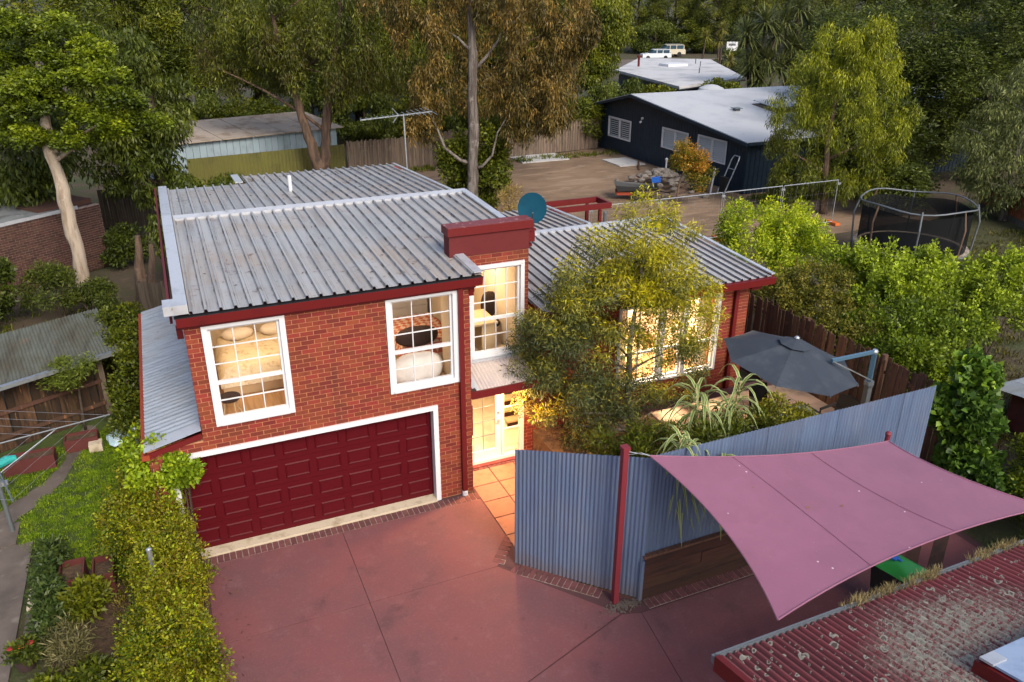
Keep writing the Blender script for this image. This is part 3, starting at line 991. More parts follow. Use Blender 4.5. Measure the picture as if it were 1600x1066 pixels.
def main_seg(x):
    return (-.13, 4.90, 5.42, 5.12) if x < .74 else (1.26, 4.96, 5.42, 5.12)
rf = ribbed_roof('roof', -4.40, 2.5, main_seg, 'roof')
MB().extrude([(-4.36, -.1, 4.86), (-4.36, 5.42, 5.08), (-4.36, 5.42, 5.02), (-4.36, -.1, 4.80)], (5.1, 0, 0)).build('roof_deck', M['redtrim'], H)
MB().extrude([(.75, 1.27, 4.92), (.75, 5.42, 5.08), (.75, 5.42, 5.02), (.75, 1.27, 4.86)], (1.75, 0, 0)).build('roof_deck', M['redtrim'], H)
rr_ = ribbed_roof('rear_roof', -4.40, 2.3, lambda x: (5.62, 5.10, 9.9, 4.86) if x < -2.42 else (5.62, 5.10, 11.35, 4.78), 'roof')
MB().extrude([(-4.36, 5.62, 5.06), (-4.36, 9.85, 4.83), (-4.36, 9.85, 4.76), (-4.36, 5.62, 5.0)], (6.62, 0, 0)).build('roof_deck', M['redtrim'], H)
# flashings
f = MB()
f.extrude([(-4.38, 5.36, 5.165), (-4.38, 5.52, 5.21), (-4.38, 5.70, 5.165), (-4.38, 5.70, 5.10), (-4.38, 5.36, 5.10)], (6.95, 0, 0))
f.build('ridge_flashing', M['flash'], H, fix=True)
f = MB()
f.extrude([(-4.61, .2, 4.97), (-4.40, .2, 4.97), (-4.40, 5.5, 5.19), (-4.61, 5.5, 5.19)], (0, 0, .035))
f.extrude([(-4.61, 5.5, 5.19), (-4.40, 5.5, 5.19), (-4.40, 9.95, 4.93), (-4.61, 9.95, 4.93)], (0, 0, .035))
f.build('parapet_flashing', M['flash'], H, fix=True)
MB().box(-4.78, -4.40, -.17, .215, 4.93, 5.09).build('parapet_block', M['flash'], H)
MB().extrude([(.64, -.13, 4.945), (.82, -.13, 4.945), (.82, .925, 4.992), (.64, .925, 4.992)], (0, 0, .02)).build('barge_flashing', M['flash'], H, fix=True)
MB().extrude([(2.44, 1.3, 4.99), (2.6, 1.3, 4.99), (2.6, 5.5, 5.16), (2.44, 5.5, 5.16)], (0, 0, .035)).build('barge_flashing', M['flash'], H, fix=True)
MB().extrude([(2.28, 5.7, 5.12), (2.36, 5.7, 5.12), (2.36, 11.35, 4.80), (2.28, 11.35, 4.80)], (0, 0, .03)).build('barge_flashing', M['flash'], H, fix=True)
MB().extrude([(-2.62, 9.88, 4.89), (-2.42, 9.88, 4.89), (-2.42, 11.35, 4.81), (-2.62, 11.35, 4.81)], (0, 0, .04)).build('barge_flashing', M['flash'], H, fix=True)
# red gutters and fascias
f = MB()
f.extrude([(-4.62, -.20, 4.87), (-4.62, -.17, 4.70), (-4.62, -.05, 4.68), (-4.62, -.05, 4.87)], (5.42, 0, 0))
f.build('gutter', M['redtrim'], H, fix=True)
MB().box(-4.58, .70, -.048, .2, 4.62, 4.80).build('fascia', M['redtrim'], H)
MB().box(-4.64, .80, -.198, -.05, 4.868, 4.876).build('gutter_leaf_guard', M['black'], H)
MB().box(-4.715, -4.67, .3, 9.9, 4.62, 4.93).build('side_gutter', M['redtrim'], H)
MB().extrude([(-4.64, -.06, 4.62), (-4.64, .2, 4.62), (-4.64, .2, 4.40), (-4.64, .1, 4.40)], (.1, 0, 0)).build('gutter_bracket', M['redtrim'], H, fix=True)
MB().extrude([(.58, -.06, 4.70), (.58, .4, 4.70), (.58, .4, 4.62), (.58, .0, 4.45)], (.1, 0, 0)).build('eave_bracket', M['redtrim'], H, fix=True)
# tower parapet
MB().box(.53, 2.27, YW - .02, 1.25, 4.935, 5.38).build('parapet_wall', M['render_red'], H)
MB().box(.49, 2.35, YW - .07, 1.28, 5.385, 5.54).build('parapet_cap', M['redtrim'], H)
MB().box(.50, 2.34, YW - .06, 1.27, 5.542, 5.555).build('cap_flashing', M['redcap'], H)
m = MB().box(2.30, 2.48, YW + .15, 1.32, 5.02, 5.25).box(2.28, 2.50, YW + .13, 1.34, 5.25, 5.29)
m.build('rain_head', M['redtrim'], H)
# living wing roof
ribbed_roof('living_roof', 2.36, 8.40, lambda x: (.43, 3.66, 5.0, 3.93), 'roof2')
MB().extrude([(2.36, .46, 3.62), (2.36, 5.0, 3.89), (2.36, 5.0, 3.84), (2.36, .46, 3.57)], (6.0, 0, 0)).build('roof_deck', M['redtrim'], H)
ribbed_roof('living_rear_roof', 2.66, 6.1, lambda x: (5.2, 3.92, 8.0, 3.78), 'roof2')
MB().extrude([(2.66, 5.2, 3.88), (2.66, 7.9, 3.74), (2.66, 7.9, 3.70), (2.66, 5.2, 3.84)], (3.42, 0, 0)).build('roof_deck', M['redtrim'], H)
f = MB().extrude([(2.36, 4.95, 3.965), (2.36, 5.1, 4.0), (2.36, 5.27, 3.965), (2.36, 5.27, 3.92), (2.36, 4.95, 3.92)], (6.1, 0, 0))
f.extrude([(8.36, .43, 3.70), (8.46, .43, 3.70), (8.46, 5.1, 3.97), (8.36, 5.1, 3.97)], (0, 0, .03))
f.extrude([(6.06, 5.27, 3.955), (6.16, 5.27, 3.955), (6.16, 8.0, 3.82), (6.06, 8.0, 3.82)], (0, 0, .03))
f.build('living_flashing', M['flash'], H, fix=True)
f = MB().extrude([(2.42, .33, 3.65), (2.42, .36, 3.48), (2.42, .46, 3.47), (2.42, .46, 3.65)], (6.02, 0, 0))
f.box(2.34, 2.42, .33, YW - .03, 3.50, 3.70)
f.box(8.40, 8.46, .46, 5.0, 3.50, 3.68)
f.build('living_gutter', M['redtrim'], H, fix=True)
MB().box(2.40, 8.3, .47, YW - .005, 3.44, 3.50).build('eave_lining', M['redtrim'], H)
MB().box(7.98, 8.26, .6, YW - .005, 3.3, 3.44).build('eave_bracket', M['redtrim'], H)
# small louvred vent frame standing by the tower on the low roof
f = MB()
for i in range(3):
    f.box(2.3, 3.02 - .06 * i, 3.0 + .2 * i, 3.07 + .2 * i, 3.88 + .01 * i, 3.95 + .01 * i)
f.build('roof_bracket', M['galv'], H)
# downpipes
m = MB().box(.33, .43, -.10, -.012, .12, 4.66)
dp = m.build('downpipe', M['redtrim'], H)
MB().lathe((.38, -.055, .0), [(.06, 0), (.06, .1), (.05, .12)], 12).build('pipe_foot', M['white'], dp)
m = MB().box(7.75, 7.85, YW - .10, YW - .012, .6, 3.5)
m.build('downpipe', M['redtrim'], H)
m = MB().tube([(7.72, .9, 3.38), (7.72, .78, 3.34)], [.03, .07], 10)
m.build('eave_spotlight', M['galv'], H)
# entry canopy
cn = MB().sheet((.68, .06, 2.33), (1, 0, 0), (0, .86, .26), corr(1.42, .076, .011)).build('entry_canopy', M['poly'], H)
m = MB().box(.60, 2.12, .0, .05, 2.2, 2.36).box(.60, .66, .05, YW, 2.2, 2.34).box(2.08, 2.12, .05, YW, 2.2, 2.5)
m.build('canopy_fascia', M['redtrim'], cn)
MB().extrude([(.66, .05, 2.335), (.80, .05, 2.335), (.80, .92, 2.60), (.66, .92, 2.60)], (0, 0, .012)).build('canopy_flashing', M['flash'], cn, fix=True)
MB().box(.64, 2.1, .86, YW - .012, 2.58, 2.63).build('canopy_wall_flashing', M['flash'], cn)
MB().box(.62, .72, .05, .22, 2.30, 2.375).build('canopy_gutter', M['black'], cn)
MB().box(.60, .68, .18, .5, 1.25, 1.95).build('meter_box', M['redtrim'], H)
# lean-to over the left end of the garage
lt = MB().sheet((-4.53, .0, 2.66), (0, 1, 0), (-.95, 0, -.22), corr(7.25, .152, .014, 8)).build('side_roof', M['leanroof'], H)
MB().extrude([(-5.55, -.06, 2.30), (-5.42, -.06, 2.30), (-5.42, 7.25, 2.30), (-5.55, 7.25, 2.30)], (0, 0, .1)).build('side_roof_gutter', M['trailer_red'], lt, fix=True)
MB().extrude([(-4.53, -.05, 2.62), (-5.5, -.05, 2.40), (-5.5, -.05, 2.31), (-4.53, -.05, 2.52)], (0, .045, 0)).build('side_roof_barge', M['redtrim'], lt, fix=True)
MB().extrude([(-4.53, -.055, 2.69), (-5.5, -.055, 2.455), (-5.5, .28, 2.46), (-4.53, .28, 2.695)], (0, 0, .006)).build('side_roof_flashing', M['flash'], lt, fix=True)
# vent pipe on the rear roof
MB().lathe((-1.42, 7.9, 4.98), [(.05, 0), (.05, .42)], 10).build('vent_pipe', M['white'], H)

# ------------- rooms behind the lit windows
def room(x0, x1, y0, y1, z0, z1, floor):
    m = MB()
    m.box(x0 - .03, x0, y0, y1, z0, z1).box(x1, x1 + .03, y0, y1, z0, z1).box(x0 - .03, x1 + .03, y1, y1 + .03, z0, z1).box(x0 - .03, x1 + .03, y0, y1 + .03, z1, z1 + .03)
    m.build('room_wall', M['room'], H)
    MB().box(x0 - .03, x1 + .03, y0, y1 + .03, z0 - .04, z0).build('room_floor', M[floor], H)
room(-4.28, -2.12, .22, 4.4, 2.38, 4.66, 'roomfloor')
rm = MB()
rm.box(-2.05, -2.02, .22, 4.4, 2.38, 4.66).box(.40, .418, .22, 1.17, 2.38, 4.66).box(.40, 1.05, 1.17, 1.19, 2.38, 4.66).box(1.05, 1.08, 1.17, 4.4, 2.38, 4.66).box(-2.05, 1.08, 4.4, 4.43, 2.38, 4.66).box(-2.05, .418, .22, 1.17, 4.66, 4.69).box(-2.05, 1.08, 1.17, 4.43, 4.66, 4.69)
rm.build('room_wall', M['room'], H)
MB().box(-2.05, .418, .22, 1.17, 2.34, 2.38).box(-2.05, 1.08, 1.17, 4.43, 2.34, 2.38).build('room_floor', M['carpet'], H)
room(1.12, 2.07, YW + .22, 4.2, 2.46, 4.80, 'carpet')
room(.64, 3.45, YW + .22, 4.5, .05, 2.30, 'tilefloor')
room(3.55, 7.95, YW + .22, 4.65, .60, 3.46, 'roomfloor')

def ceiling_lamp(name, label, x, y, z, power, size=.35, col=(1, .76, .48)):
    t = thing(name, label, 'lamp', (x, y, z))
    MB().lathe((x, y, z - .05), [(.14, 0), (.16, .02), (.16, .05)], 14).build('diffuser', M['lampglow'], t)
    l = bpy.data.lights.new('lamp_light', 'AREA')
    l.energy = power
    l.shape = 'DISK'
    l.size = size
    l.color = col
    o = bpy.data.objects.new('lamp_light', l)
    COL.objects.link(o)
    o.parent = t
    o.location = (0, 0, -.07)
    return t
LP = 0.32
ceiling_lamp('ceiling_lamp', 'lit ceiling lamp in the upper left bedroom', -3.2, 2.2, 4.655, 62 * LP)
ceiling_lamp('ceiling_lamp', 'lit ceiling lamp in the bedroom with the rust quilt', -.8, 2.2, 4.655, 62 * LP)
ceiling_lamp('ceiling_lamp', 'lit ceiling lamp in the study over the entry', 1.55, 2.4, 4.795, 60 * LP)
ceiling_lamp('ceiling_lamp', 'lit ceiling lamp in the entry hall', 1.6, 2.3, 2.295, 110 * LP)
ceiling_lamp('ceiling_lamp', 'lit ceiling lamp in the living room behind the gum tree', 4.8, 2.2, 3.455, 270)
ceiling_lamp('ceiling_lamp', 'lit ceiling lamp at the far end of the living room', 6.6, 2.2, 3.455, 270)
ceiling_lamp('porch_lamp', 'lit porch lamp under the entry canopy', 1.5, .22, 2.26, 130, .25, (1, .5, .19))

# furniture seen through the panes
def bed(name, label, x0, x1, y0, y1, z, mtl, throw, tname):
    t = thing(name, label, 'bed', ((x0 + x1) / 2, (y0 + y1) / 2, z))
    MB().box(x0, x1, y0, y1, z + .0, z + .26).build('bed_base', M['wood_pale'], t)
    mm = MB()
    nx, ny = 14, 14
    rr = random.Random(len(label))
    top = lambda i, j: z + .55 + .03 * math.sin(i * 1.3) * math.cos(j * 1.1) + rr.uniform(-.01, .01)
    vs = []
    for j in range(ny + 1):
        for i in range(nx + 1):
            e = min(i, nx - i, j, ny - j)
            vs.append((x0 - .04 + (x1 - x0 + .08) * i / nx, y0 - .04 + (y1 - y0 + .08) * j / ny, top(i, j) if e > 0 else z + .2))
    mm.add(vs, [(j * (nx + 1) + i, j * (nx + 1) + i + 1, (j + 1) * (nx + 1) + i + 1, (j + 1) * (nx + 1) + i) for j in range(ny) for i in range(nx)])
    mm.build(tname, M[throw], t, smooth=True)
    return t
def blob(name, mtl, c, r, parent, label=None):
    m = MB()
    n, k = 12, 8
    prof = [(max(.02, math.sin(math.pi * i / k) ** .6), -math.cos(math.pi * i / k)) for i in range(k + 1)]
    m.lathe((0, 0, 0), prof, n)
    m.v = [(c[0] + x * r[0], c[1] + y * r[1], c[2] + z * r[2]) for x, y, z in m.v]
    return m.build(name, M[mtl], parent, smooth=True)
bed('bed', 'bed under a cream fleece throw in the left bedroom', -4.0, -2.2, 1.75, 3.7, 2.38, 'linen', 'throw_fur', 'throw')
b2 = bed('bed', 'bed with a rust patterned quilt in the right bedroom', -.35, .85, 1.5, 3.3, 2.38, 'linen', 'quilt', 'quilt')
cu = thing('armchair', 'white round backed armchair just inside the right bedroom window', 'armchair', (-.38, .75, 2.38))
blob('backrest', 'linen', (-.38, .5, 2.86), (.56, .16, .36), cu)
blob('seat', 'linen', (-.38, .8, 2.66), (.5, .3, .2), cu)
MB().box(-.78, .0, .6, 1.0, 2.38, 2.52).build('base', M['linen'], cu)
cs = blob('cushion', 'cushion', (-.02, 1.62, 3.08), (.48, .22, .2), None)
tag(cs, 'dark brown cushion lying on the rust quilt', 'cushion')
dw = thing('chest_of_drawers', 'white chest of drawers at the back of the right bedroom', 'drawers', (.5, 4.1, 2.38))
MB().box(-.1, .95, 3.9, 4.36, 2.38, 3.35).build('carcass', M['white'], dw)
for k in range(4):
    MB().box(-.07, .92, 3.875, 3.898, 2.42 + .23 * k, 2.62 + .23 * k).build('drawer', M['white'], dw)
for px_, lab_ in ((-3.5, 'cream pillow at the far left of the fleece covered bed'), (-2.7, 'cream pillow at the far right of the fleece covered bed')):
    tag(blob('pillow', 'linen', (px_, 3.42, 3.02), (.34, .2, .12), None), lab_, 'pillow')
st = thing('stool', 'bentwood stool with a dark round seat in the left bedroom', 'stool', (-3.95, .75, 2.38))
MB().lathe((-3.95, .75, 2.8), [(.17, 0), (.2, .03), (.2, .07), (.15, .09)], 16).build('seat', M['cushion'], st)
for a in range(4):
    q = a * math.pi / 2 + .5
    MB().tube([(-3.95 + .12 * math.cos(q), .75 + .12 * math.sin(q), 2.8), (-3.95 + .14 * math.cos(q), .75 + .14 * math.sin(q), 2.6), (-3.95 + .24 * math.cos(q), .75 + .24 * math.sin(q), 2.38)], .016, 6).build('leg', M['wood_pale'], st)
dk = thing('desk', 'pale timber desk in the study window', 'desk', (1.45, 1.9, 2.46))
MB().box(1.14, 1.78, 1.45, 2.3, 3.14, 3.18).build('desktop', M['wood_pale'], dk)
MB().box(1.42, 1.76, 1.5, 2.25, 2.46, 3.138).build('drawer_unit', M['wood_pale'], dk)
for y in (1.6, 2.25):
    MB().box(1.16, 1.21, y - .03, y + .03, 2.46, 3.138).build('leg', M['wood_pale'], dk)
oc = thing('office_chair', 'dark fabric office chair beside the study desk', 'chair', (1.88, 2.1, 2.46))
blob('backrest', 'cushion', (1.93, 2.35, 3.25), (.2, .07, .32), oc)
blob('seat', 'cushion', (1.88, 2.1, 2.9), (.23, .23, .07), oc)
MB().tube([(1.88, 2.1, 2.46), (1.88, 2.1, 2.88)], .03, 8).build('stem', M['black'], oc)
tl_ = thing('desk_lamp', 'small white desk lamp on the pale desk', 'lamp', (1.35, 2.1, 3.18))
MB().lathe((1.35, 2.1, 3.182), [(.07, 0), (.07, .02), (.015, .03), (.015, .2)], 10).build('stand', M['white'], tl_)
MB().lathe((1.35, 2.1, 3.38), [(.09, 0), (.05, .14)], 12).build('shade', M['linen'], tl_)
sc_ = thing('staircase', 'timber stairs rising inside the entry beside the door', 'stairs', (2.8, 2.6, .05))
for k in range(7):
    MB().box(2.3, 3.4, 2.1 + .24 * k, 2.4 + .24 * k, .05 + .17 * (k + 1) - .04, .05 + .17 * (k + 1)).build('tread', M['wood_pale'], sc_)
    MB().box(2.3, 3.4, 2.12 + .24 * k, 2.14 + .24 * k, .05 + .17 * k, .05 + .17 * (k + 1) - .042).build('riser', M['cushion'], sc_)
for k, (cx, lab) in enumerate(((4.75, 'cream curtain drawn back at the left of the living room window'), (7.2, 'cream curtain hanging at the right of the living room window'))):
    m = MB()
    pr = [(i * .02, .03 * math.sin(i * 1.1)) for i in range(24)]
    m.sheet((cx - .23, YW + .3, .66), (1, 0, 0), (0, 0, 2.6), pr)
    o = m.build('curtain', M['curtain'], None, smooth=True)
    tag(o, lab, 'curtain')
so = thing('sofa', 'long cream sofa inside the living room', 'sofa', (5.4, 3.6, .6))
MB().box(4.2, 6.6, 3.2, 4.1, .62, 1.02).build('seat', M['curtain'], so)
MB().box(4.2, 6.6, 4.1, 4.35, .62, 1.45).build('backrest', M['curtain'], so)
for x in (4.05, 6.6):
    MB().box(x, x + .15, 3.2, 4.35, .62, 1.2).build('armrest', M['curtain'], so)

# satellite dish on the tower parapet
sd_ = thing('satellite_dish', 'teal blue satellite dish on the brick tower parapet', 'satellite dish', (2.42, 1.42, 5.1))
m = MB()
nn, kk = 28, 6
nv = Vector((-.36, -.86, .36)).normalized()
ux = nv.cross(Vector((0, 0, 1))).normalized(); uy = ux.cross(nv).normalized()
ctr = Vector((2.62, 1.55, 5.60))
for s_, off in ((1, 0), (-1, -.012)):
    b0 = len(m.v)
    for i in range(kk + 1):
        r = .31 * i / kk
        for k in range(nn):
            a = 2 * math.pi * k / nn
            p = ctr + ux * (r * math.cos(a)) + uy * (r * 1.06 * math.sin(a)) + nv * (.55 * r * r + off)
            m.v.append(tuple(p))
    for i in range(kk):
        for k in range(nn):
            k2 = (k + 1) % nn
            m.f.append((b0 + i * nn + k, b0 + i * nn + k2, b0 + (i + 1) * nn + k2, b0 + (i + 1) * nn + k))
m.build('reflector', M['dish'], sd_, smooth=True)
MB().tube([(2.42, 1.42, 5.02), (2.42, 1.42, 5.28), (2.52, 1.46, 5.36), tuple(ctr - nv * .03 - uy * .16)], .022, 8).build('mast', M['steel'], sd_)
MB().beam(tuple(ctr - nv * .03 - uy * .24), tuple(ctr - nv * .05 + uy * .02), .05, .05).build('mounting_arm', M['steel'], sd_)
MB().beam(tuple(ctr - uy * .3 + nv * .04), tuple(ctr - uy * .14 + nv * .38), .025, .025).build('feed_arm', M['steel'], sd_)

# television aerial behind the rear roof
an = thing('tv_antenna', 'long tv aerial on a thin galvanised mast behind the rear roof', 'antenna', (2.7, 11.2, 4.2))
MB().tube([(2.98, 12, 3.2), (2.93, 12, 6.2)], .025, 8).build('mast', M['galv'], an)
MB().beam((2.3, 10.85, 3.9), (2.97, 12, 3.95), .04, .04).beam((2.3, 10.85, 3.4), (2.97, 12, 3.45), .04, .04).build('wall_bracket', M['galv'], an)
MB().beam((1.46, 11.75, 6.14), (3.95, 12.2, 6.22), .035, .035).build('boom', M['galv'], an)
for i in range(14):
    t_ = i / 13
    c = Vector((1.5, 11.76, 6.165)).lerp(Vector((3.9, 12.19, 6.245)), t_)
    L = .12 + (.42 * max(0, (t_ - .42) / .58) if t_ > .42 else .0)
    dv = Vector((.10, -.98, -.1)).normalized()
    MB().tube([tuple(c - dv * L), tuple(c + dv * L)], .009, 5).build('element', M['galv'], an)
for s_ in (-1, 1):
    MB().beam((2.75, 12.0, 6.2), (2.55, 11.9, 6.2 + s_ * .22), .02, .02).build('reflector_rod', M['galv'], an)
# ------------------------------------------------------------------ fences, sail, umbrella and yard things
def corr_fence(name, label, p, q, z0, z1, mtl, sheetw=.76, pitch=.076, amp=.010, nsheet=None, zq=None):
    t = thing(name, label, 'fence', (p[0], p[1], z0))
    p, q = Vector((p[0], p[1], 0)), Vector((q[0], q[1], 0))
    d = q - p
    L = d.length
    d.normalize()
    k = nsheet or max(1, round(L / sheetw))
    w = L / k
    for i in range(k):
        o = p + d * (w * i)
        top = z1 + ((zq - z1) * (i + .5) / k if zq else 0)
        pr = corr(w + .02, pitch, amp)
        m = MB()
        b = 0
        U = d
        N = Vector((d.y, -d.x, 0))
        dz = ((zq - z1) / L) if zq else 0
        off = N * (.004 if i % 2 else 0)
        for u, h in pr:
            pt = o + U * u + N * h + off
            m.v.append((pt.x, pt.y, z0))
            m.v.append((pt.x, pt.y, z1 + dz * (w * i + u)))
        for j in range(len(pr) - 1):
            m.f.append((2 * j, 2 * j + 2, 2 * j + 3, 2 * j + 1))
        m.build('steel_sheet', M[mtl], t, smooth=True)
    return t, d, N

cf, d_, N_ = corr_fence('corrugated_fence', 'blue grey corrugated steel fence standing angled beside the maroon post', (.45, -2.50), (2.08, -4.27), .01, 2.47, 'fenceblue', zq=2.9)
m = MB()
for t_ in (.02, .5, .98):
    c = Vector((.45, -2.5, 0)).lerp(Vector((2.08, -4.27, 0)), t_) - N_ * .05
    m.box(c.x - .035, c.x + .035, c.y - .035, c.y + .035, -.02, 2.4)
m.build('post', M['steel'], cf)
MB().beam((.50, -2.45, .5), (2.06, -4.15, .5), .03, .06).beam((.50, -2.45, 2.1), (2.06, -4.15, 2.1), .03, .06).build('rail', M['steel'], cf)
m = MB().sheet((2.02, -4.285, .01), (1, .0, 0), (0, 0, .85), [(0, 0), (.02, .03), (.07, .03), (.09, 0), (.12, 0)])
m.build('corner_flashing', M['fenceblue'], cf)
cf2, d_, N_ = corr_fence('corrugated_fence', 'long blue grey corrugated fence raised on the dark sleeper wall behind the sail', (2.09, -4.22), (8.52, -4.22), .80, 2.90, 'fenceblue')
MB().beam((2.1, -4.17, 1.2), (8.5, -4.17, 1.2), .04, .07).beam((2.1, -4.17, 2.6), (8.5, -4.17, 2.6), .04, .07).build('rail', M['steel'], cf2)
rw = thing('retaining_wall', 'dark stained sleeper retaining wall under the corrugated fence', 'retaining wall', (5, -4.28, 0))
for k in range(4):
    x = 2.10
    i = 0
    while x < 8.6:
        L = 2.4 if (i + k % 2) else 1.2
        x1 = min(x + L, 8.7)
        MB().box(x + .004, x1 - .004, -4.30 - random.uniform(0, .012), -4.245, .225 * k + .003, .225 * (k + 1) - .003).build('sleeper', M['timber'], rw)
        x = x1
        i += 1
MB().box(2.07, 8.7, -4.325, -4.235, .902, .945).build('capping_board', M['palingred'], rw)

def paling_fence(name, label, p, q, z0, h, mtl, rails=True, w=.105, single=300, jit=.05, side=1, lean=0.02):
    t = thing(name, label, 'fence', (p[0], p[1], z0))
    p, q = Vector((p[0], p[1], z0)), Vector((q[0], q[1], z0))
    d = q - p
    L = d.length
    d.normalize()
    k = int(L / w)
    a = math.atan2(d.y, d.x)
    ms = []
    for s in range(5):
        rr = random.Random(s)
        hh = h + rr.uniform(-jit, jit)
        ms.append(MB().box(-w * .47, w * .47, -.008, .008, 0, hh).mesh('paling', M[mtl]))
    rest = MB()
    rr = random.Random(int(L * 100))
    # nearest palings are single parts
    order = sorted(range(k), key=lambda i: (p + d * (w * (i + .5)) - CAMP).length)
    near = set(order[:single])
    Nn = Vector((d.y, -d.x, 0)) * side
    for i in range(k):
        c = p + d * (w * (i + .5)) + Nn * (.012 if i % 2 else .004)
        if i in near:
            piece('paling', ms[rr.randrange(5)], tuple(c), t, (rr.uniform(-lean, lean), rr.uniform(-lean, lean) * .6, a))
        else:
            s = d * (w * .47)
            rest.prism([tuple((c - s - Nn * .008).xy), tuple((c + s - Nn * .008).xy), tuple((c + s + Nn * .008).xy), tuple((c - s + Nn * .008).xy)], z0, z0 + h + rr.uniform(-jit, jit))
    if rest.v:
        tag(rest.build('palings', M[mtl], t), kind='stuff')
    if rails:
        r = MB()
        for z in (.35, h - .35):
            r.beam(tuple(p + Vector((0, 0, z)) - Nn * .03), tuple(q + Vector((0, 0, z)) - Nn * .03), .04, .08)
        for i in range(int(L / 2.4) + 1):
            c = p + d * min(L, 2.4 * i) - Nn * .09
            r.box(c.x - .05, c.x + .05, c.y - .05, c.y + .05, z0, z0 + h + .02)
        r.build('rail', M[mtl], t)
    return t
paling_fence('paling_fence', 'dark red brown paling fence behind the charcoal umbrella', (9.62, 5.2), (9.62, -4.2), .1, 2.28, 'palingred', side=1)
paling_fence('paling_fence', 'weathered grey paling fence along the back of the dirt yard left of the navy house', (10.3, 33.4), (23.4, 35.2), 0, 2.0, 'paling', side=1)
paling_fence('paling_fence', 'weathered grey paling fence behind the tv aerial', (5.6, 33.1), (10.25, 33.3), 0, 1.9, 'paling', side=1)
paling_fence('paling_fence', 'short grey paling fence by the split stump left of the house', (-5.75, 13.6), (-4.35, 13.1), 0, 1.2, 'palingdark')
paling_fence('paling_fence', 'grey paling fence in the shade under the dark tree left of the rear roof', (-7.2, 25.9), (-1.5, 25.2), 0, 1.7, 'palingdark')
lf = thing('lattice_fence', 'red brown close boarded fence behind the trampoline', 'fence', (31, 9, 0))
fm = [MB().box(-.07, .07, -.012, .012, 0, 1.45 + .02 * s).mesh('paling', M['palingorange']) for s in range(3)]
p0, p1 = Vector((32.6, 13.0, .3)), Vector((29.3, 5.2, .3))
for i in range(54):
    c = p0.lerp(p1, i / 53)
    piece('paling', fm[i % 3], tuple(c), lf, (0, 0, math.atan2((p1 - p0).y, (p1 - p0).x)))
MB().beam(tuple(p0 + Vector((-.05, .02, .3))), tuple(p1 + Vector((-.05, .02, .3))), .05, .09).beam(tuple(p0 + Vector((-.05, .02, 1.3))), tuple(p1 + Vector((-.05, .02, 1.3))), .05, .09).build('rail', M['palingorange'], lf)
MB().beam(tuple(p0 + Vector((0, 0, -.15))), tuple(p1 + Vector((0, 0, -.15))), .06, .3).build('plinth_board', M['concrete'], lf)

# shade sail and its posts
sp = thing('sail_post', 'tall maroon square post in front of the corrugated fence', 'post', (1.64, -4.15, 0))
MB().box(1.59, 1.69, -4.20, -4.10, -.05, 3.10).build('shaft', M['post'], sp)
MB().box(1.575, 1.705, -4.215, -4.085, 3.10, 3.16).build('cap', M['post'], sp)
SA, SB, SCc, SD = Vector((1.98, -4.36, 3.02)), Vector((6.63, -4.93, 2.50)), Vector((7.1, -7.48, 2.62)), Vector((1.76, -7.70, 2.58))
MB().tube([(1.70, -4.18, 3.06), tuple(SA)], .008, 5).tube([(1.68, -4.2, 3.02), (1.85, -4.3, 3.07), tuple(SA)], .006, 5).build('cable', M['galv'], sp)
sp2 = thing('sail_post', 'maroon sail post with a round cap at the far corner of the shade sail', 'post', (6.70, -4.85, 0))
MB().tube([(6.70, -4.84, -.05), (6.70, -4.84, 2.56)], .045, 10).build('shaft', M['post'], sp2)
MB().lathe((6.70, -4.84, 2.56), [(.05, 0), (.055, .03), (.04, .06), (.01, .075)], 12).build('cap', M['post'], sp2)
sp3 = thing('sail_post', 'maroon sail post at the right corner of the shade sail', 'post', (7.3, -7.5, 0))
MB().tube([(7.3, -7.5, -.05), (7.3, -7.5, 2.8)], .045, 10).build('shaft', M['post'], sp3)
nu, nv_ = 30, 22
m = MB()
def sail_pt(u, v):
    # straight ruled surface first, then edges drawn in like cables
    P_ = SA * (1 - u) * (1 - v) + SB * u * (1 - v) + SCc * u * v + SD * (1 - u) * v
    c = (SA + SB + SCc + SD) / 4
    k = .055
    eu = 4 * u * (1 - u)
    ev = 4 * v * (1 - v)
    P_ = P_ + (SD - SA) * (k * eu * (1 - v) ** 2) - (SD - SA) * (k * 1.15 * eu * v ** 2)
    P_ = P_ + (SB - SA) * (k * ev * (1 - u) ** 2) - (SB - SA) * (k * ev * u ** 2)
    P_.z -= .05 * eu * ev
    return P_
for j in range(nv_ + 1):
    for i in range(nu + 1):
        m.v.append(tuple(sail_pt(i / nu, j / nv_)))
for j in range(nv_):
    for i in range(nu):
        a = j * (nu + 1) + i
        m.f.append((a, a + 1, a + nu + 2, a + nu + 1))
so_ = m.build('shade_sail', M['sail'], None, smooth=True)
tag(so_, 'mauve pink shade sail stretched over the driveway', 'shade sail')
sm = MB()
for u in (.30, .62):
    sm.tube([tuple(sail_pt(u + .04 * (v / 12), v / 12) + Vector((0, 0, .006))) for v in range(13)], .005, 5)
sm.build('seam', M['sail'], so_)
hm = MB()
for edge in ([(i / 20, 0) for i in range(21)], [(i / 20, 1) for i in range(21)], [(0, i / 20) for i in range(21)], [(1, i / 20) for i in range(21)]):
    hm.tube([tuple(sail_pt(*e)) for e in edge], .014, 6)
hm.build('hem', M['sail'], so_)
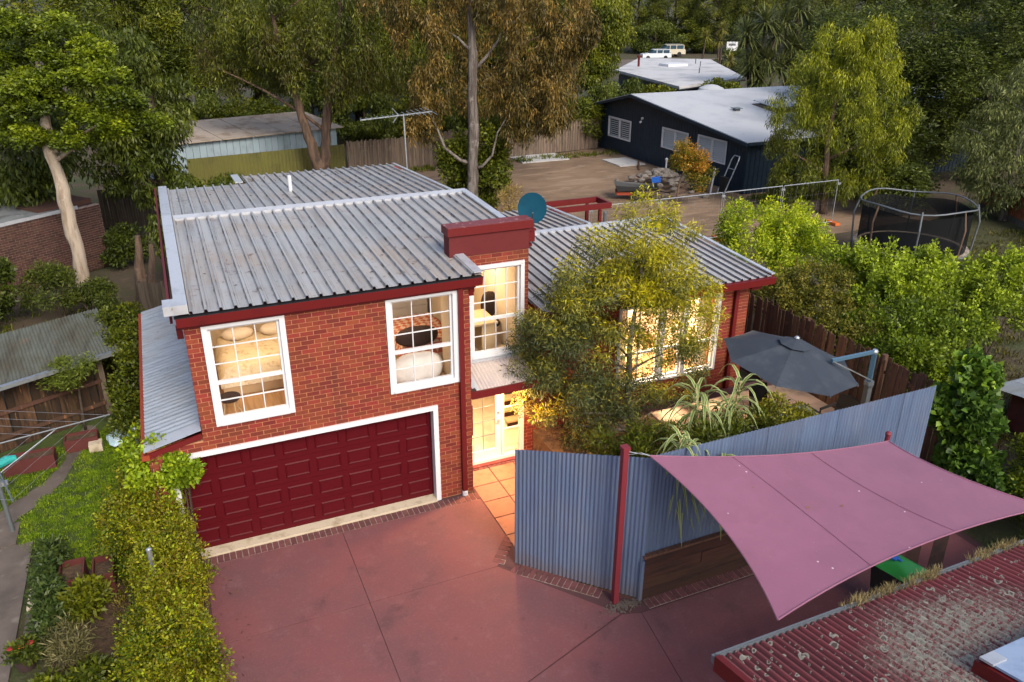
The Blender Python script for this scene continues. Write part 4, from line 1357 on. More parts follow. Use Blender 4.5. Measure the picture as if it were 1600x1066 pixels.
for i, (u, v, s) in enumerate(((.35, .5, .05), (.47, .55, .045), (.24, .28, .03))):
    c = sail_pt(u, v)
    o = MB().add([(c.x - s, c.y, c.z + .012), (c.x, c.y + s * .4, c.z + .02), (c.x + s, c.y + .01, c.z + .014), (c.x, c.y - s * .4, c.z + .018)], [(0, 1, 2, 3)]).build('fallen_leaf', M['yellowleaf'])
    tag(o, ['dry leaf lying left of the middle of the shade sail', 'dry leaf lying near the middle of the shade sail', 'small dry leaf near the long edge of the shade sail'][i], 'leaf')

# cantilever umbrella
um = thing('cantilever_umbrella', 'charcoal cantilever umbrella on a blue grey mast in the courtyard', 'umbrella', (8.9, -2.4, .58))
hub = Vector((7.19, -1.83, 3.10))
tips = [Vector(p) for p in ((7.32, -.35, 2.75), (6.26, -.65, 2.85), (5.71, -1.62, 2.82), (6.0, -2.68, 2.67), (6.95, -3.21, 2.5), (8.01, -2.91, 2.4), (8.56, -1.95, 2.44), (8.28, -.89, 2.58))]
for k in range(8):
    a, b = tips[k], tips[(k + 1) % 8]
    m = MB()
    ns = 6
    rows = []
    for i in range(ns + 1):
        f = .09 + .91 * i / ns
        row = []
        for j in range(7):
            s = j / 6
            e = hub.lerp(a, f).lerp(hub.lerp(b, f), s)
            e = e + (hub - e).normalized() * (.025 * f * 4 * s * (1 - s)) - Vector((0, 0, .02 * f * 4 * s * (1 - s)))
            row.append(len(m.v)); m.v.append(tuple(e))
        rows.append(row)
    for i in range(ns):
        for j in range(6):
            m.f.append((rows[i][j], rows[i + 1][j], rows[i + 1][j + 1], rows[i][j + 1]))
    m.build('canopy_panel', M['umbrella'], um, smooth=True)
m = MB()
up = Vector((.12, -.1, 1)).normalized()
for k in range(8):
    a, b = tips[k], tips[(k + 1) % 8]
    for (f0, f1, l) in ((.02, .24, .05),):
        p = [hub.lerp(a, f0), hub.lerp(b, f0), hub.lerp(b, f1), hub.lerp(a, f1)]
        m.add([tuple(x + up * (l + (.02 if i < 2 else 0))) for i, x in enumerate(p)], [(0, 1, 2, 3)])
m.build('vent_cap', M['umbrella'], um)
MB().lathe(tuple(hub + up * .06), [(.055, 0), (.06, .02), (.03, .05)], 12).build('finial', M['galv'], um)
m = MB()
for k in range(8):
    m.beam(tuple(hub - up * .03), tuple(tips[k] - up * .03), .02, .025)
m.build('rib', M['steel'], um)
pt = Vector((8.86, -2.42, 2.80))
MB().box(8.82, 8.94, -2.47, -2.35, .58, 2.02).build('mast_base', M['steel'], um)
MB().beam((8.88, -2.41, 2.0), tuple(pt), .09, .09).build('mast', M['bluealu'], um)
MB().lathe((8.88, -2.41, 1.98), [(.1, 0), (.11, .05), (.1, .12)], 10).build('collar', M['steel'], um)
MB().beam(tuple(pt), (7.66, -2.42, 2.81), .06, .07).build('arm', M['bluealu'], um)
MB().beam((7.68, -2.45, 2.80), (8.85, -2.5, 2.15), .02, .025).build('strut', M['galv'], um)
MB().lathe(tuple(pt - Vector((0, 0, .04))), [(.065, 0), (.07, .05), (.05, .09)], 10).build('mast_cap', M['galv'], um)
MB().box(8.5, 9.3, -2.8, -2.0, .585, .65).build('base_plate', M['concrete'], um)

# patio paving, glass table, chairs
pv = MB().box(5.3, 9.5, -3.1, .9, .50, .600)
pvo = structure('patio', pv, M['groove'])
ORG[pvo.name] = (0, 0, 0)
pm = MB().box(-.294, .294, -.294, .294, -.02, .012).mesh('paving_slab', M['paving'])
for i in range(7):
    for j in range(6):
        piece('paving_slab', pm, (5.62 + .6 * i, -2.75 + .6 * j, .60), pvo)
def shelf_table():
    t = thing('outdoor_table', 'frosted glass topped outdoor table under the umbrella', 'table', (7.35, -2.15, .612))
    MB().box(6.75, 7.95, -2.75, -1.55, 1.325, 1.337).build('glass_top', M['shadeglass2'], t)
    m = MB()
    for a, b in (((6.75, -2.75), (7.95, -2.75)), ((7.95, -2.75), (7.95, -1.55)), ((7.95, -1.55), (6.75, -1.55)), ((6.75, -1.55), (6.75, -2.75))):
        m.beam((a[0], a[1], 1.33), (b[0], b[1], 1.33), .05, .04)
    m.beam((7.35, -2.75, 1.31), (7.35, -1.55, 1.31), .04, .02).build('frame', M['black'], t)
    for x in (6.8, 7.9):
        for y in (-2.7, -1.6):
            MB().tube([(x, y, .612), (x, y, 1.32)], .025, 8).build('leg', M['black'], t)
M['shadeglass2'] = mat('frosted table glass', (.16, .2, .17), .25, spec=.5)
shelf_table()
def patio_chair(x, y, rz, label, first=[None]):
    if first[0] is None:
        t = thing('outdoor_chair', label, 'chair', (0, 0, 0), 'black wicker chairs around the outdoor table', local=True)
        MB().box(-.27, .27, -.27, .27, .40, .46).build('seat', M['blackwicker'], t)
        m = MB()
        n_ = 8
        for i in range(n_):
            a0, a1 = -.27 + .54 * i / n_, -.27 + .54 * (i + 1) / n_
            f = lambda a: .24 + .06 * (1 - (a / .27) ** 2)
            m.add([(a0, f(a0), .46), (a1, f(a1), .46), (a1, f(a1) + .09, .95 - .05 * abs(a1) / .27), (a0, f(a0) + .09, .95 - .05 * abs(a0) / .27), (a0, f(a0) + .03, .46), (a1, f(a1) + .03, .46), (a1, f(a1) + .12, .95 - .05 * abs(a1) / .27), (a0, f(a0) + .12, .95 - .05 * abs(a0) / .27)], [(0, 1, 2, 3), (7, 6, 5, 4), (3, 2, 6, 7)])
        m.build('backrest', M['blackwicker'], t)
        for sx in (-1, 1):
            MB().beam((sx * .27, -.22, .66), (sx * .27, .28, .68), .05, .04).build('armrest', M['blackwicker'], t)
            for sy in (-1, 1):
                MB().tube([(sx * .25, sy * .24, 0), (sx * .25, sy * .24, .4 if sy > 0 else .65)], .02, 6).build('leg', M['black'], t)
        first[0] = t
    else:
        t = copy_tree(first[0], None, label=label)
    t.location = (x, y, .612)
    t.rotation_euler = (0, 0, rz)
patio_chair(6.35, -1.55, R(75), 'black wicker chair left of the glass table')
patio_chair(7.4, -1.05, R(5), 'black wicker chair between the glass table and the living room')
patio_chair(8.45, -2.1, R(-85), 'black wicker chair between the glass table and the umbrella mast')

# foreground carport roof with lichen, its gutter and the higher pale blue roof
cp = thing('carport', 'lichen spotted red corrugated carport roof at the lower right', 'carport', (4, -10, 0))
sl = (2.80 - 2.55) / 1.17
RY0, RZ0, RY1 = -7.86, 2.50, -12.6
x = .78
i = 0
while x < 8.6:
    w = .8
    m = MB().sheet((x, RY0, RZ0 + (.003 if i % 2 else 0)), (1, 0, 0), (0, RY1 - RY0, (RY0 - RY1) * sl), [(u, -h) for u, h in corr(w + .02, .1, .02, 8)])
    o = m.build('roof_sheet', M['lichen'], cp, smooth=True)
    x += w
    i += 1
m = MB().extrude([(.70, -7.83, 2.50), (.70, -7.775, 2.50), (.70, -7.775, 2.40), (.70, -7.84, 2.39)], (8.0, 0, 0))
m.build('gutter', M['steel'], cp, fix=True)
MB().extrude([(.74, -7.81, 2.505), (.74, -7.785, 2.505), (.74, -7.785, 2.512), (.74, -7.81, 2.512)], (8, 0, 0)).build('gutter_flashing', M['steel'], cp, fix=True)
MB().extrude([(.70, -7.84, 2.53), (.70, -12.6, 2.53 + 4.76 * sl), (.70, -12.6, 2.30 + 4.76 * sl), (.70, -7.84, 2.30)], (.07, 0, 0)).build('barge_board', M['redtrim'], cp, fix=True)
for (px, py) in ((.95, -8.1), (4.2, -8.1), (8.2, -8.1)):
    MB().box(px - .05, px + .05, py - .05, py + .05, 0, 2.5).build('post', M['post'], cp)
MB().beam((.8, -8.1, 2.42), (8.5, -8.1, 2.42), .1, .14).build('beam', M['redtrim'], cp)
up_ = thing('upper_roof', 'pale blue metal roof end with a red barge at the lower right corner', 'roof', (3.4, -9.6, 2.6))
MB().extrude([(3.02, -9.42, 3.02), (7.5, -9.40, 3.06), (7.5, -12.4, 3.7), (3.02, -12.4, 3.66)], (0, 0, .03)).build('roof_sheet', M['bluepale'], up_, fix=True)
MB().extrude([(2.98, -9.44, 3.055), (3.20, -9.44, 3.058), (3.20, -9.60, 3.09), (2.98, -9.60, 3.085)], (0, 0, .03)).build('corner_flashing', M['flash'], up_, fix=True)
MB().extrude([(2.98, -9.40, 3.0), (2.98, -12.4, 3.64), (2.98, -12.4, 3.46), (2.98, -9.40, 2.82)], (.06, 0, 0)).build('barge_board', M['redtrim'], up_, fix=True)
MB().box(3.0, 7.5, -9.46, -9.40, 2.84, 2.99).build('fascia', M['redtrim'], up_)
MB().box(3.02, 3.12, -9.56, -9.46, 2.55, 2.95).build('post', M['redtrim'], up_)

# wheelie bin under the sail, and planks leaning beyond it
wb = thing('wheelie_bin', 'black wheelie bin with a green lid beside the carport gutter', 'bin', (5.86, -6.24, 0), rotz=R(12), local=True)
vs = []
for z, hx, hy in ((.06, .21, .25), (.95, .29, .33)):
    vs += [(-hx, -hy, z), (hx, -hy, z), (hx, hy, z), (-hx, hy, z)]
MB().add(vs, [(3, 2, 1, 0), (4, 5, 6, 7), (0, 1, 5, 4), (1, 2, 6, 5), (2, 3, 7, 6), (3, 0, 4, 7)]).build('body', M['black'], wb)
m = MB()
gx, gy = 8, 8
for j in range(gy + 1):
    for i in range(gx + 1):
        x, y = -.31 + .62 * i / gx, -.37 + .72 * j / gy
        e = min(i, gx - i, j, gy - j)
        m.v.append((x, y, [.96, 1.02, 1.035, 1.045, 1.05][min(e, 4)] + (.03 if 2 <= i <= 6 and j in (3, 4, 5) else 0)))
m.f += [(j * (gx + 1) + i, j * (gx + 1) + i + 1, (j + 1) * (gx + 1) + i + 1, (j + 1) * (gx + 1) + i) for j in range(gy) for i in range(gx)]
m.build('lid', M['green_lid'], wb, smooth=True)
MB().box(-.08, .06, .05, .12, 1.08, 1.1).box(-.02, .02, -.02, .2, 1.081, 1.101).build('lid_sticker', M['bluebit'], wb)
MB().tube([(-.25, .4, .98), (.25, .4, .98)], .02, 8).build('handle', M['black'], wb)
for s_ in (-1, 1):
    MB().tube([(s_ * .22, .28, .1), (s_ * .27, .28, .1)], .1, 14).build('wheel', M['tyre'], wb)
for i, (a, b, lab) in enumerate((((6.35, -6.1, .02), (7.6, -5.2, .9), 'dark plank leaning nearest the green lidded bin'), ((6.6, -6.35, .02), (7.9, -5.5, .85), 'dark plank leaning right of the other plank by the bin'))):
    o = MB().beam(a, b, .22, .04).build('plank', M['timber'])
    tag(o, lab, 'plank')

# ------------- left yard
ch = thing('clothes_hoist', 'galvanised rotary clothes hoist over the left lawn', 'clothes hoist', (-8.26, 2.3, 0))
MB().tube([(-8.26, 2.3, 0), (-8.26, 2.3, 1.2)], .04, 10).build('post', M['steel'], ch)
MB().tube([(-8.26, 2.3, 1.1), (-8.26, 2.3, 2.0)], .028, 10).build('inner_post', M['galv'], ch)
MB().lathe((-8.26, 2.3, 1.05), [(.06, 0), (.07, .05), (.06, .16)], 10).box(-8.22, -8.1, 2.26, 2.34, 1.08, 1.16).build('winder', M['galv'], ch)
hc = Vector((-8.26, 2.3, 1.95))
ends = []
for k in range(4):
    a = R(17 + 90 * k)
    e = hc + Vector((math.cos(a) * 2.15, math.sin(a) * 2.15, -.08))
    ends.append(e)
    MB().tube([tuple(hc), tuple(e)], .016, 8).build('arm', M['steel'], ch)
    MB().tube([(-8.26, 2.3, 1.3), tuple(hc.lerp(e, .55))], .012, 6).build('brace', M['galv'], ch)
w_ = MB()
for k in range(4):
    for f in (.35, .55, .75, .98):
        w_.tube([tuple(hc.lerp(ends[k], f)), tuple(hc.lerp(ends[(k + 1) % 4], f))], .0035, 4)
w_.build('line_wire', M['galv'], ch)

# tin roofed timber shed on the left
sh = thing('timber_shed', 'old brown board shed with a corrugated grey green tin roof', 'shed', (-8, 7.5, 0))
gR, gL = Vector((-6.1, 6.63, 1.80)), Vector((-11.2, 4.2, 1.80))
bR_, bL_ = Vector((-6.62, 9.2, 2.02)), Vector((-11.8, 6.9, 2.02))
dd = (gL - gR).normalized()
k = 8
for i in range(k):
    o = gR + (gL - gR) * (i / k)
    wv = (gL - gR).length / k
    m = MB().sheet(tuple(o + Vector((0, 0, .004 * (i % 2)))), tuple(dd), tuple(bR_ - gR), [(u, -h) for u, h in corr(wv + .03, .076, .012)])
    m.build('roof_sheet', M['oldtin'], sh, smooth=True)
back = Vector((-dd.y, dd.x, 0))
if back.y < 0: back = -back
w0, w1 = gR + back * .45 + dd * .35, gL + back * .45
ms_ = [MB().box(-.085, .085, -.01, .01, 0, 1.74).mesh('board', M['shedboard']) for _ in range(1)]
L = (w1 - w0).length
for i in range(int(L / .18)):
    c = w0 + dd * (.09 + .18 * i)
    piece('board', ms_[0], (c.x, c.y, 0.0), sh, (0, random.uniform(-.012, .012), math.atan2(dd.y, dd.x)))
for z in (.35, .95, 1.6):
    a, b = w0 - back * .04, w1 - back * .04
    MB().beam((a.x, a.y, z), (b.x, b.y, z), .045, .09).build('rail', M['palingred'], sh)
a = w0 - back * .02
MB().box(a.x - .06, a.x + .06, a.y - .06, a.y + .06, 0, 1.78).build('corner_post', M['paling'], sh)
a, b = gR - back * .06 - dd * .05, gL - back * .06
MB().beam((a.x, a.y, 1.76), (b.x, b.y, 1.76), .12, .09).build('gutter', M['galv'], sh)
a, b = bR_ + back * -.2 - dd * .2, gR + back * .45 + dd * .35
MB().extrude([(b.x, b.y, 0), (a.x, a.y, 0), (a.x, a.y, 1.95), (b.x, b.y, 1.72)], tuple(dd * .03)).build('side_wall', M['shedboard'], sh, fix=True)

for i, (x, y, sx, sy, h, lab) in enumerate(((-8.15, 4.75, 1.0, .4, .35, 'long maroon planter trough by the shed wall'), (-7.15, 5.35, .7, .4, .3, 'short maroon planter trough nearer the shed corner'))):
    t = thing('planter_trough', lab, 'planter', (x, y, 0))
    m = MB()
    m.box(x - sx / 2, x + sx / 2, y - sy / 2, y - sy / 2 + .03, 0, h).box(x - sx / 2, x + sx / 2, y + sy / 2 - .03, y + sy / 2, 0, h).box(x - sx / 2, x - sx / 2 + .03, y - sy / 2 + .03, y + sy / 2 - .03, 0, h).box(x + sx / 2 - .03, x + sx / 2, y - sy / 2 + .03, y + sy / 2 - .03, 0, h)
    m.build('trough', M['terracotta'], t)
    MB().box(x - sx / 2 + .03, x + sx / 2 - .03, y - sy / 2 + .03, y + sy / 2 - .03, 0, h - .06).build('soil', M['soil'], t)
cb = MB().box(-7.0, -6.72, 4.95, 5.2, 0, .2).build('concrete_block', M['cream'])
tag(cb, 'pale concrete block on the grass below the shed', 'block')
def lump(name, label, cat, c, r, mtl, seed):
    rr = random.Random(seed)
    m = MB()
    n_, k_ = 10, 6
    for i in range(k_ + 1):
        for k in range(n_):
            a = 2 * math.pi * k / n_
            s = math.sin(math.pi * i / k_) * rr.uniform(.7, 1.15) + .02
            m.v.append((c[0] + r[0] * s * math.cos(a), c[1] + r[1] * s * math.sin(a), c[2] + r[2] * (1 - math.cos(math.pi * i / k_)) * .5 * rr.uniform(.85, 1.1)))
    for i in range(k_):
        for k in range(n_):
            k2 = (k + 1) % n_
            m.f.append((i * n_ + k, i * n_ + k2, (i + 1) * n_ + k2, (i + 1) * n_ + k))
    o = m.build(name, mtl)
    tag(o, label, cat)
    return o
M['bagblue'] = mat('pale blue plastic sack', (.4, .55, .62), .35, layers=[((.75, .8, .82), 5, .5, .6), ((.12, .28, .4), 8, .6, .66)])
lump('plastic_sack', 'pale blue plastic sack slumped on the grass by the shed corner', 'sack', (-6.35, 5.15, 0), (.34, .28, .36), M['bagblue'], 4)
lump('plastic_sack', 'folded pale blue sack behind the larger one', 'sack', (-6.0, 5.6, 0), (.3, .2, .3), M['bagblue'], 8)
tq = MB().tube([(-8.75, 3.2, .9), (-8.3, 3.55, .95), (-8.15, 3.6, .93)], [.06, .1, .07], 10).build('watering_can', M['teal'])
tag(tq, "turquoise plastic watering can under the clothes hoist", "watering can")
bd = []
for i, (x, y, sx, sy, lab) in enumerate(((-7.02, -.02, .4, .62, 'open maroon planter box on the soil, left of its twin'), (-6.52, -.1, .34, .6, 'open maroon planter box on the soil, right of its twin'))):
    t = thing('planter_box', lab, 'planter', (x, y, 0))
    h = .42
    m = MB()
    m.box(x - sx / 2, x + sx / 2, y - sy / 2, y - sy / 2 + .025, 0, h).box(x - sx / 2, x + sx / 2, y + sy / 2 - .025, y + sy / 2, 0, h).box(x - sx / 2, x - sx / 2 + .025, y - sy / 2 + .025, y + sy / 2 - .025, 0, h).box(x + sx / 2 - .025, x + sx / 2, y - sy / 2 + .025, y + sy / 2 - .025, 0, h)
    m.build('box', M['terracotta'], t)
    MB().box(x - sx / 2 + .025, x + sx / 2 - .025, y - sy / 2 + .025, y + sy / 2 - .025, 0, h - .12).build('soil', M['soil'], t)
for i, (x, y0, y1, lab) in enumerate(((-7.62, -.55, -.02, 'pale edging block beside the concrete path, upper one'), (-7.60, -1.3, -.62, 'darker edging block beside the concrete path, lower one'))):
    o = MB().box(x - .09, x + .09, y0, y1, 0, .22).build('edging_block', M['cream'] if i == 0 else M['concrete'])
    tag(o, lab, 'block')
gr = MB().beam((-6.1, .05, .12), (-5.2, .25, .12), .06, .2).build('timber_edging', M['paling'])
tag(gr, 'grey timber edging board between the lawn and the soil', 'edging')
for i, (x, y, h, lab) in enumerate(((-5.72, 1.9, 1.95, 'galvanised fence post poking out of the far end of the hedge'), (-5.55, -2.05, 1.85, 'galvanised fence post poking out of the near end of the hedge'))):
    t = thing('fence_post', lab, 'post', (x, y, 0))
    MB().tube([(x, y, 0), (x, y, h)], .038, 10).build('pipe', M['galv'], t)
    MB().lathe((x, y, h), [(.045, 0), (.045, .03), (.02, .05)], 10).build('cap', M['galv'], t)

# ------------- left neighbours
bb = thing('brick_outbuilding', 'low dark brown brick building with a flat grey roof behind the pale trunk', 'building', (-8.5, 18.5, 0))
Obl, ang = (-13.2, 15.1), math.atan2(19.36 - 16.77, -6.86 + 10.22)
Lb = 8.05
ca, sa = math.cos(ang), math.sin(ang)
Wb = lambda x, y: (Obl[0] + x * ca - y * sa, Obl[1] + x * sa + y * ca)
def boxr(x0, x1, y0, y1, z0, z1, name, mtl, par):
    return MB().prism([Wb(x0, y0), Wb(x1, y0), Wb(x1, y1), Wb(x0, y1)], z0, z1).build(name, mtl, par)
wl = boxr(0, Lb, .01, .25, 0, 2.42, 'wall', M['mortardk'], bb)
lay_bricks(wl, 0, Lb, 0, 2.42, [], 0, .043, 0, 0, 280, M['brickdk'], O=Obl, ang=ang, mask=None)
boxr(0, Lb - .26, .26, 6, 0, 2.40, 'side_wall', M['brickdk'], bb)
boxr(Lb - .25, Lb - .005, .26, 6, 0, 2.42, 'side_wall', M['brickdk'], bb)
M['greyroof'] = mat('grimy grey felt roof', (.17, .18, .18), .8, layers=[((.08, .08, .075), 1.3, .42, .66), ((.3, .32, .33), 3, .6, .75)])
boxr(-.3, Lb - .9, .0, 5.6, 2.45, 2.52, 'roof', M['greyroof'], bb)
boxr(-.3, Lb - .9, -.04, .0, 2.43, 2.55, 'roof_edge', M['flash'], bb)
boxr(-.3, Lb - .9, 3.2, 3.3, 2.53, 2.75, 'roof_upstand', M['concrete'], bb)
boxr(Lb - 2.2, Lb - .1, .3, 1.6, 2.44, 2.62, 'parapet', M['brickdk'], bb)
th = thing('tiled_house', 'old house with a grey brown tiled roof at the far left', 'house', (-16, 27, 0))
MB().box(-24, -9.6, 24, 32, 0, 2.6).build('wall', M['brickdk'], th)
rtm = MB().box(-.15, .15, -.19, .19, 0, .035).mesh('roof_tile', M['rooftile'])
roof = MB().extrude([(-24.4, 23.6, 2.6), (-24.4, 28, 4.4), (-24.4, 32.4, 2.6)], (15.2, 0, 0)).build('roof', M['rooftile'], th, fix=True)
sl2 = math.atan2(1.8, 4.4)
cnt = 0
for j in range(12):
    for i in range(24):
        x = -9.4 - .31 * i - (.15 if j % 2 else 0)
        y = 23.75 + .35 * j
        piece('roof_tile', rtm, (x, y, 2.62 + (y - 23.6) * math.tan(sl2)), roof, (sl2 + .05, 0, 0))

# split stump
# back shed with pale cladding and the olive fence in front of it
bs = thing('long_shed', 'long low shed with a weathered fibro roof and pale blue cladding', 'shed', (0, 36, 0))
p, q = Vector((-4.2, 33.4, 0)), Vector((5.6, 36.0, 0))
dv = (q - p).normalized(); bk = Vector((-dv.y, dv.x, 0))
k = 27
wv = (q - p).length / k
for i in range(k):
    a = p + dv * (wv * i + .01); b = p + dv * (wv * (i + 1) - .01)
    MB().prism([tuple(a.xy), tuple(b.xy), tuple((b + bk * .05).xy), tuple((a + bk * .05).xy)], 0, 2.25).build('cladding_board', M['shedblue'], bs)
a, b = p + bk * .06, q + bk * .06
MB().prism([tuple(a.xy), tuple(b.xy), tuple((b + bk * 5).xy), tuple((a + bk * 5).xy)], 0, 2.2).build('wall', M['shedblue'], bs)
a, b = p - bk * .25 - dv * .6, q - bk * .25 + dv * .4
kk2 = 6
for i in range(kk2):
    s, e = a.lerp(b, i / kk2 + .002), a.lerp(b, (i + 1) / kk2 - .002)
    m = MB().extrude([tuple(s + Vector((0, 0, 2.28))), tuple(e + Vector((0, 0, 2.28))), tuple(e + bk * 5.6 + Vector((0, 0, 2.62))), tuple(s + bk * 5.6 + Vector((0, 0, 2.62)))], (0, 0, .05))
    m.build('roof_sheet', M['fibro'], bs, fix=True)
of, _, _ = corr_fence('steel_fence', 'olive green steel fence in front of the long shed', (-3.2, 31.9), (5.4, 33.2), 0, 1.75, 'olive', sheetw=.8, pitch=.2, amp=.02)

# ------------- dirt yard, navy house and what stands there
nh = thing('board_house', 'navy black board house with a white gable roof and white windows', 'house', (28, 26, 0))
X0 = 23.6
gable = lambda y: 2.79 + (3.94 - 2.79) * (y - 20.07) / (31.03 - 20.07) if y < 31.03 else 3.94 - (y - 31.03) * .225
holes = [(31.47, 34.3, .95, 2.25), (25.22, 27.89, 1.21, 2.41), (21.67, 24.3, 1.25, 2.5)]
def gable_wall(y0, y1):
    m = MB()
    ys = sorted({y0, y1, 31.03, *[h[0] for h in holes], *[h[1] for h in holes]})
    for a, b in zip(ys, ys[1:]):
        c = (a + b) / 2
        h = [h for h in holes if h[0] < c < h[1]]
        spans = [(0, h[0][2], 1), (h[0][3], None, 0)] if h else [(0, None, 0)]
        for z0, z1, flat in spans:
            za, zb = (z1, z1) if z1 is not None else (gable(a) - .05, gable(b) - .05)
            m.extrude([(X0 + .02, a, z0), (X0 + .02, b, z0), (X0 + .02, b, zb), (X0 + .02, a, za)], (.2, 0, 0))
    return m
nw = gable_wall(20.0, 35.4).build('wall', M['navy'], nh, fix=True)
y = 20.02
while y < 35.3:
    y1 = min(y + .27, 35.35)
    c = (y + y1) / 2
    cut = [h for h in holes if h[0] - .1 < c < h[1] + .1]
    zt = gable(c) - .08
    for z0, z1 in ([(0, cut[0][2] - .06), (cut[0][3] + .06, zt)] if cut else [(0, zt)]):
        if z1 - z0 > .1:
            MB().box(X0 - .002, X0 + .018, y + .02, y1 - .02, z0, z1).build('wall_board', M['navy'], nw)
    MB().box(X0 - .022, X0 - .003, y1 - .03, y1 + .03, 0, gable(y1) - .1).build('cover_batten', M['navy'], nw) if not cut else None
    y = y1
MB().box(X0 + .23, 41, 20.0, 20.2, 0, 2.7).box(X0 + .23, 41, 35.0, 35.2, 0, 2.7).box(40.8, 41, 20.2, 35, 0, 3.8).build('side_wall', M['navy'], nh)
yy = 20.0
m = MB()
x = X0 + .25
while x < 40.8:
    m.box(x, x + .05, 19.975, 19.998, 0, 2.7)
    x += .3
tag(m.build('cover_battens', M['navy'], nh), kind='stuff')
for (a, b, slope_l, nm) in ((19.55, 31.03, 0, 'roof'), (31.05, 36.0, 1, 'rear_roof')):
    za, zb = gable(a), gable(b)
    n_ = 9 if not slope_l else 5
    rfm = None
    for i in range(n_):
        xa, xb = 23.15 + 18.2 * i / n_, 23.15 + 18.2 * (i + 1) / n_ - .004
        o = MB().extrude([(xa, a, za), (xb, a, za), (xb, b, zb), (xa, b, zb)], (0, 0, .07)).build('roof_membrane', M['whiteroof'], nh if rfm is None else rfm, fix=True)
        if rfm is None:
            rfm = o
            o.name = nm
            ORG[o.name] = ORG[nh.name]
MB().extrude([(23.08, 19.5, gable(19.5) + .03), (23.14, 19.5, gable(19.5) + .03), (23.14, 31.03, gable(31.03) + .03), (23.08, 31.03, gable(31.03) + .03)], (0, 0, -.16)).extrude([(23.08, 31.04, gable(31.04) + .03), (23.14, 31.04, gable(31.04) + .03), (23.14, 36, gable(36) + .03), (23.08, 36, gable(36) + .03)], (0, 0, -.16)).build('barge_board', M['navy'], nh, fix=True)
MB().box(23.2, 41, 19.48, 19.54, gable(19.5) - .1, gable(19.5) + .06).build('gutter', M['navy'], nh)
def xwindow(y0, y1, z0, z1, kind):
    t = .08
    f = MB()
    f.box(X0 - .04, X0 + .1, y0, y0 + t, z0, z1).box(X0 - .04, X0 + .1, y1 - t, y1, z0, z1).box(X0 - .04, X0 + .1, y0 + t, y1 - t, z0, z0 + t).box(X0 - .04, X0 + .1, y0 + t, y1 - t, z1 - t, z1)
    f.box(X0 - .03, X0 + .1, (y0 + y1) / 2 - .05, (y0 + y1) / 2 + .05, z0 + t, z1 - t)
    w = f.build('window', M['white'], nh)
    for a, b in ((y0 + t, (y0 + y1) / 2 - .05), ((y0 + y1) / 2 + .05, y1 - t)):
        MB().add([(X0 + .02, a, z0 + t), (X0 + .02, b, z0 + t), (X0 + .02, b, z1 - t), (X0 + .02, a, z1 - t)], [(0, 1, 2, 3)]).build('pane', M['glass'], w)
        MB().box(X0 + .12, X0 + .14, a, b, z0 + t, z1 - t).build('backing', M['shadeglass'] if kind else M['blind'], w)
        n_ = 9
        for i in range(n_):
            z = z0 + t + (z1 - z0 - 2 * t) * (i + .5) / n_
            MB().box(X0 + .05, X0 + .10, a + (.12 if kind else 0), b - (.12 if kind else 0), z - (.035 if not kind else .025), z + .02).build('blind_slat', M['blind'], w)
for i, h in enumerate(holes):
    xwindow(*h, kind=(i == 0))
MB().tube([(X0 - .02, 30.1, 2.62), (X0 - .12, 30.1, 2.6)], [.08, .08], 10).tube([(X0 - .02, 30.25, 2.4), (X0 - .14, 30.25, 2.36)], [.07, .07], 10).build('wall_light', M['white'], nh)
MB().box(29.2, 31.4, 24.6, 26.8, gable(25) - .1, gable(25.8) + .22).build('skylight_curb', M['concrete'], nh)
MB().extrude([(29.25, 24.65, gable(24.65) + .3), (31.35, 24.65, gable(24.65) + .3), (31.35, 26.75, gable(26.75) + .3), (29.25, 26.75, gable(26.75) + .3)], (0, 0, .05)).build('skylight', M['whiteroof'], nh, fix=True)
MB().box(27.0, 27.3, 25.5, 25.8, gable(25.6) - .05, gable(25.6) + .2).box(26.9, 27.4, 25.4, 25.9, gable(25.6) + .2, gable(25.6) + .24).build('roof_vent', M['steel'], nh)
MB().lathe((30.0, 32.0, 3.75), [(.9, 0), (.8, .25), (.4, .42), (.05, .48)], 20).build('roof_dome', M['whiteroof'], nh)

for (x0, x1, y0, y1, lab) in ((16.3, 19.6, 32.2, 34.4, 'a'), (21.4, 23.2, 28.9, 31.2, 'b')):
    o = structure('concrete_slab', MB().box(x0, x1, y0, y1, -.1, .05), M['slabpale'])
def stone(mb, c, r, rr):
    n_, k_ = 7, 4
    b = len(mb.v)
    for i in range(k_ + 1):
        for k in range(n_):
            a = 2 * math.pi * k / n_
            s = math.sin(math.pi * i / k_) * rr.uniform(.75, 1.15) + .03
            mb.v.append((c[0] + r * s * math.cos(a), c[1] + r * s * math.sin(a) * .8, c[2] - r * .6 * math.cos(math.pi * i / k_)))
    for i in range(k_):
        for k in range(n_):
            k2 = (k + 1) % n_
            mb.f.append((b + i * n_ + k, b + i * n_ + k2, b + (i + 1) * n_ + k2, b + (i + 1) * n_ + k))
rp = thing('rubble_pile', 'pile of grey rubble and broken stone beside the navy house', 'rubble', (21, 23.5, 0))
rr = random.Random(3)
for i in range(130):
    a, d = rr.uniform(0, 6.28), abs(rr.gauss(0, .8))
    r = rr.uniform(.08, .26)
    m = MB()
    stone(m, (20.9 + math.cos(a) * d * 1.3, 23.6 + math.sin(a) * d * 1.5, max(r * .3, .75 * math.exp(-d * d * .8) + rr.uniform(-.1, .1))), r, rr)
    m.build('stone', M['stone'], rp)
o = MB().beam((19.8, 22.95, .48), (20.2, 22.7, .56), .32, .26).build('plastic_tub', M['bluebit']); tag(o, 'bright blue plastic tub on the rubble pile', 'tub')
tr = thing('tip_trailer', 'black tipping trailer tray with an orange red end on the dirt yard', 'trailer', (17.9, 21.5, 0), rotz=R(-25), local=True)
